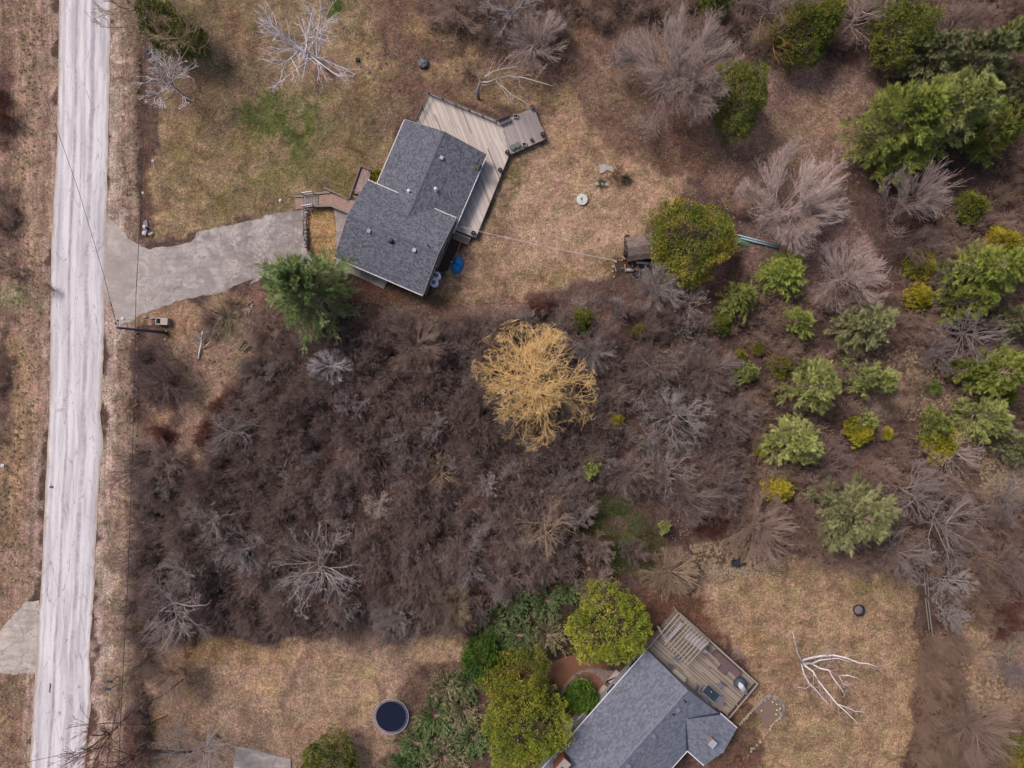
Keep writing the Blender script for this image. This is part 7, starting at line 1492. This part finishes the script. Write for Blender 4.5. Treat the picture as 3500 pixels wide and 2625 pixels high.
thick('thicket_brush', 'lighter grey-mauve twigs mixed through the thicket', [(TH, 330, [(1300,1150,60)])], srcA, BARK['pale'], .4, .95, (.9, 1.4), seed=3)
thick('thicket_brush', 'darker brown twigs mixed through the thicket and roadside strip', [(TH, 560, []), ([(305,740),(395,735),(400,850),(315,865)], 26, []), ([(295,960),(330,960),(320,1659),(285,1659)], 60, [])], srcA, BARK['dark'], .45, 1.0, seed=4, thin=.5)
EA = [(1560,640),(1650,560),(1750,640),(1900,640),(2000,520),(2080,420),(2212,330),(2280,330),(2280,960),(2100,940),(2060,1040),(2180,1080),(2280,1120),(2280,1300),(2050,1300),(1990,1230),(1900,1240),(1700,1200),(1560,1180),(1600,1000),(1600,860)]
thick('woodland_brush', 'grey-brown bare brush under the eastern pines', [(EA, 480, [(1950,850,100), (1760,560,90), (1640,620,50), (1700,1190,50)]), ([(1330,-30),(2280,-30),(2280,330),(2150,330),(1900,120),(1700,130),(1400,80)], 260, []), ([(900,-40),(1330,-40),(1330,60),(1200,110),(1080,60),(940,60)], 90, [])], srcA, BARK['brown'], .5, 1.15, seed=5, thin=.6)
thick('woodland_brush', 'brown bare brush in the dead-brush band along the east side', [(EA, 300, []), ([(1985,1370),(2070,1350),(2070,1700),(1965,1700)], 110, []), ([(2070,1540),(2280,1560),(2280,1720),(2060,1720)], 110, []), ([(2100,1200),(2280,1250),(2280,1400),(2060,1320)], 60, [])], srcA, BARK['bandbrown'], .45, .95, seed=6)
thick('dogwood_brush', 'dark red dogwood twigs in patches at the rims of the thicket', [([(430,960),(460,880),(500,840),(530,860),(510,930),(450,1000)], 44, []), ([(1150,640),(1190,640),(1190,680),(1150,680)], 12, []), ([(1490,1100),(1560,1100),(1560,1150),(1500,1150)], 20, []), ([(640,1010),(700,1010),(700,1050),(640,1050)], 8, []), ([(2120,1310),(2212,1300),(2212,1360),(2140,1370)], 22, []), ([(-10,180),(24,180),(24,330),(-10,330)], 16, []), ([(330,920),(370,920),(370,950),(330,950)], 8, [])], [SH[0], SH[1], SH[2]], BARK['red'], .4, .85, seed=7)
thick('verge_brush', 'low grey-brown twigs along the west picture edge and roadside strips', [([(-40,400),(30,400),(30,560),(-40,560)], 16, []), ([(-40,700),(22,700),(16,960),(-40,960)], 26, []), ([(300,1390),(330,1390),(320,1640),(290,1640)], 26, []), ([(440,660),(520,650),(520,720),(430,730)], 16, []), ([(540,730),(760,700),(900,690),(760,740),(560,760)], 40, [])], srcA, BARK['brown'], .35, .75, seed=8)
# dry grass tufts over the rough ground
tf = TM(); r_ = np.random.RandomState(3); n_ = 46; az = r_.rand(n_)*6.283; el = r_.uniform(.35, 1.3, n_); d = np.stack([np.cos(az)*np.cos(el), np.sin(az)*np.cos(el), np.sin(el)], 1)
tf.leaves(np.stack([r_.randn(n_)*.05, r_.randn(n_)*.05, np.zeros(n_)], 1), d, r_.uniform(.18, .42, n_), .035, r_.rand(n_))
tfm = barkmat('dry_grass_blade', 'b39c80', 'd6c0a0'); tme = tf.mesh('grass_tuft', tfm)
GT = []
for lb, t_, x, y in (('dry grass tuft north of the driveway bank stones', 'k', 620, 190), ('dry grass tuft beside the concrete box', 'k', 1010, 200)):
    o = bpy.data.objects.new('grass_tuft', tme); COL.objects.link(o); o.location = TP(t_, x, y, 0); tag(o, lb, 'grass tuft', 'dry grass tufts'); GT.append(o)
def grass(name, label, polys, m, smin, smax, seed):
    o = thick(name, label, polys, GT, m, smin, smax, (.6, 1.1), seed); return o
grass('dry_grass', 'dry tan grass covering the ditches, verges and thicket openings', [([(40,-20),(95,-20),(92,600),(70,1300),(40,1680),(-20,1680),(-20,960),(20,900),(30,700),(20,600)], 700, [(20,1355,95)]), ([(380,750),(470,650),(560,640),(530,780),(480,860),(460,940),(420,980),(380,900)], 260, []),
      ([(262,-20),(300,-20),(300,480),(262,470)], 120, []), ([(252,700),(300,700),(285,1200),(262,1660),(225,1660),(240,1100)], 260, []), ([(2060,1330),(2240,1330),(2240,1540),(2090,1540)], 900, []), ([(1870,740),(2100,760),(2060,920),(1890,900)], 900, []), ([(2110,950),(2240,940),(2240,1080),(2120,1080)], 700, []), ([(1480,1180),(1600,1160),(1700,1210),(1540,1260)], 500, [])], tfm, .6, 1.2, 11)
grass('leaf_litter', 'brown dead leaves and stalks over the clearing and under the thicket rims', [([(1300,110),(1640,110),(1880,140),(1860,400),(1640,440),(1500,360),(1260,240)], 900, []), ([(1590,480),(1850,470),(1950,640),(1700,660)], 600, []), ([(600,640),(930,650),(1180,640),(1300,640),(1100,720),(760,720)], 500, []), ([(770,20),(1250,20),(1240,230),(960,210),(800,200)], 500, [])], BARK['pink'], .5, 1.0, 12)
grass('green_ground_cover', 'green ground cover in the forest floor clearing', [([(1245,1060),(1320,1080),(1430,1150),(1420,1230),(1330,1250),(1250,1200)], 420, [])], LEAF['cedardark'], .4, .8, 13)
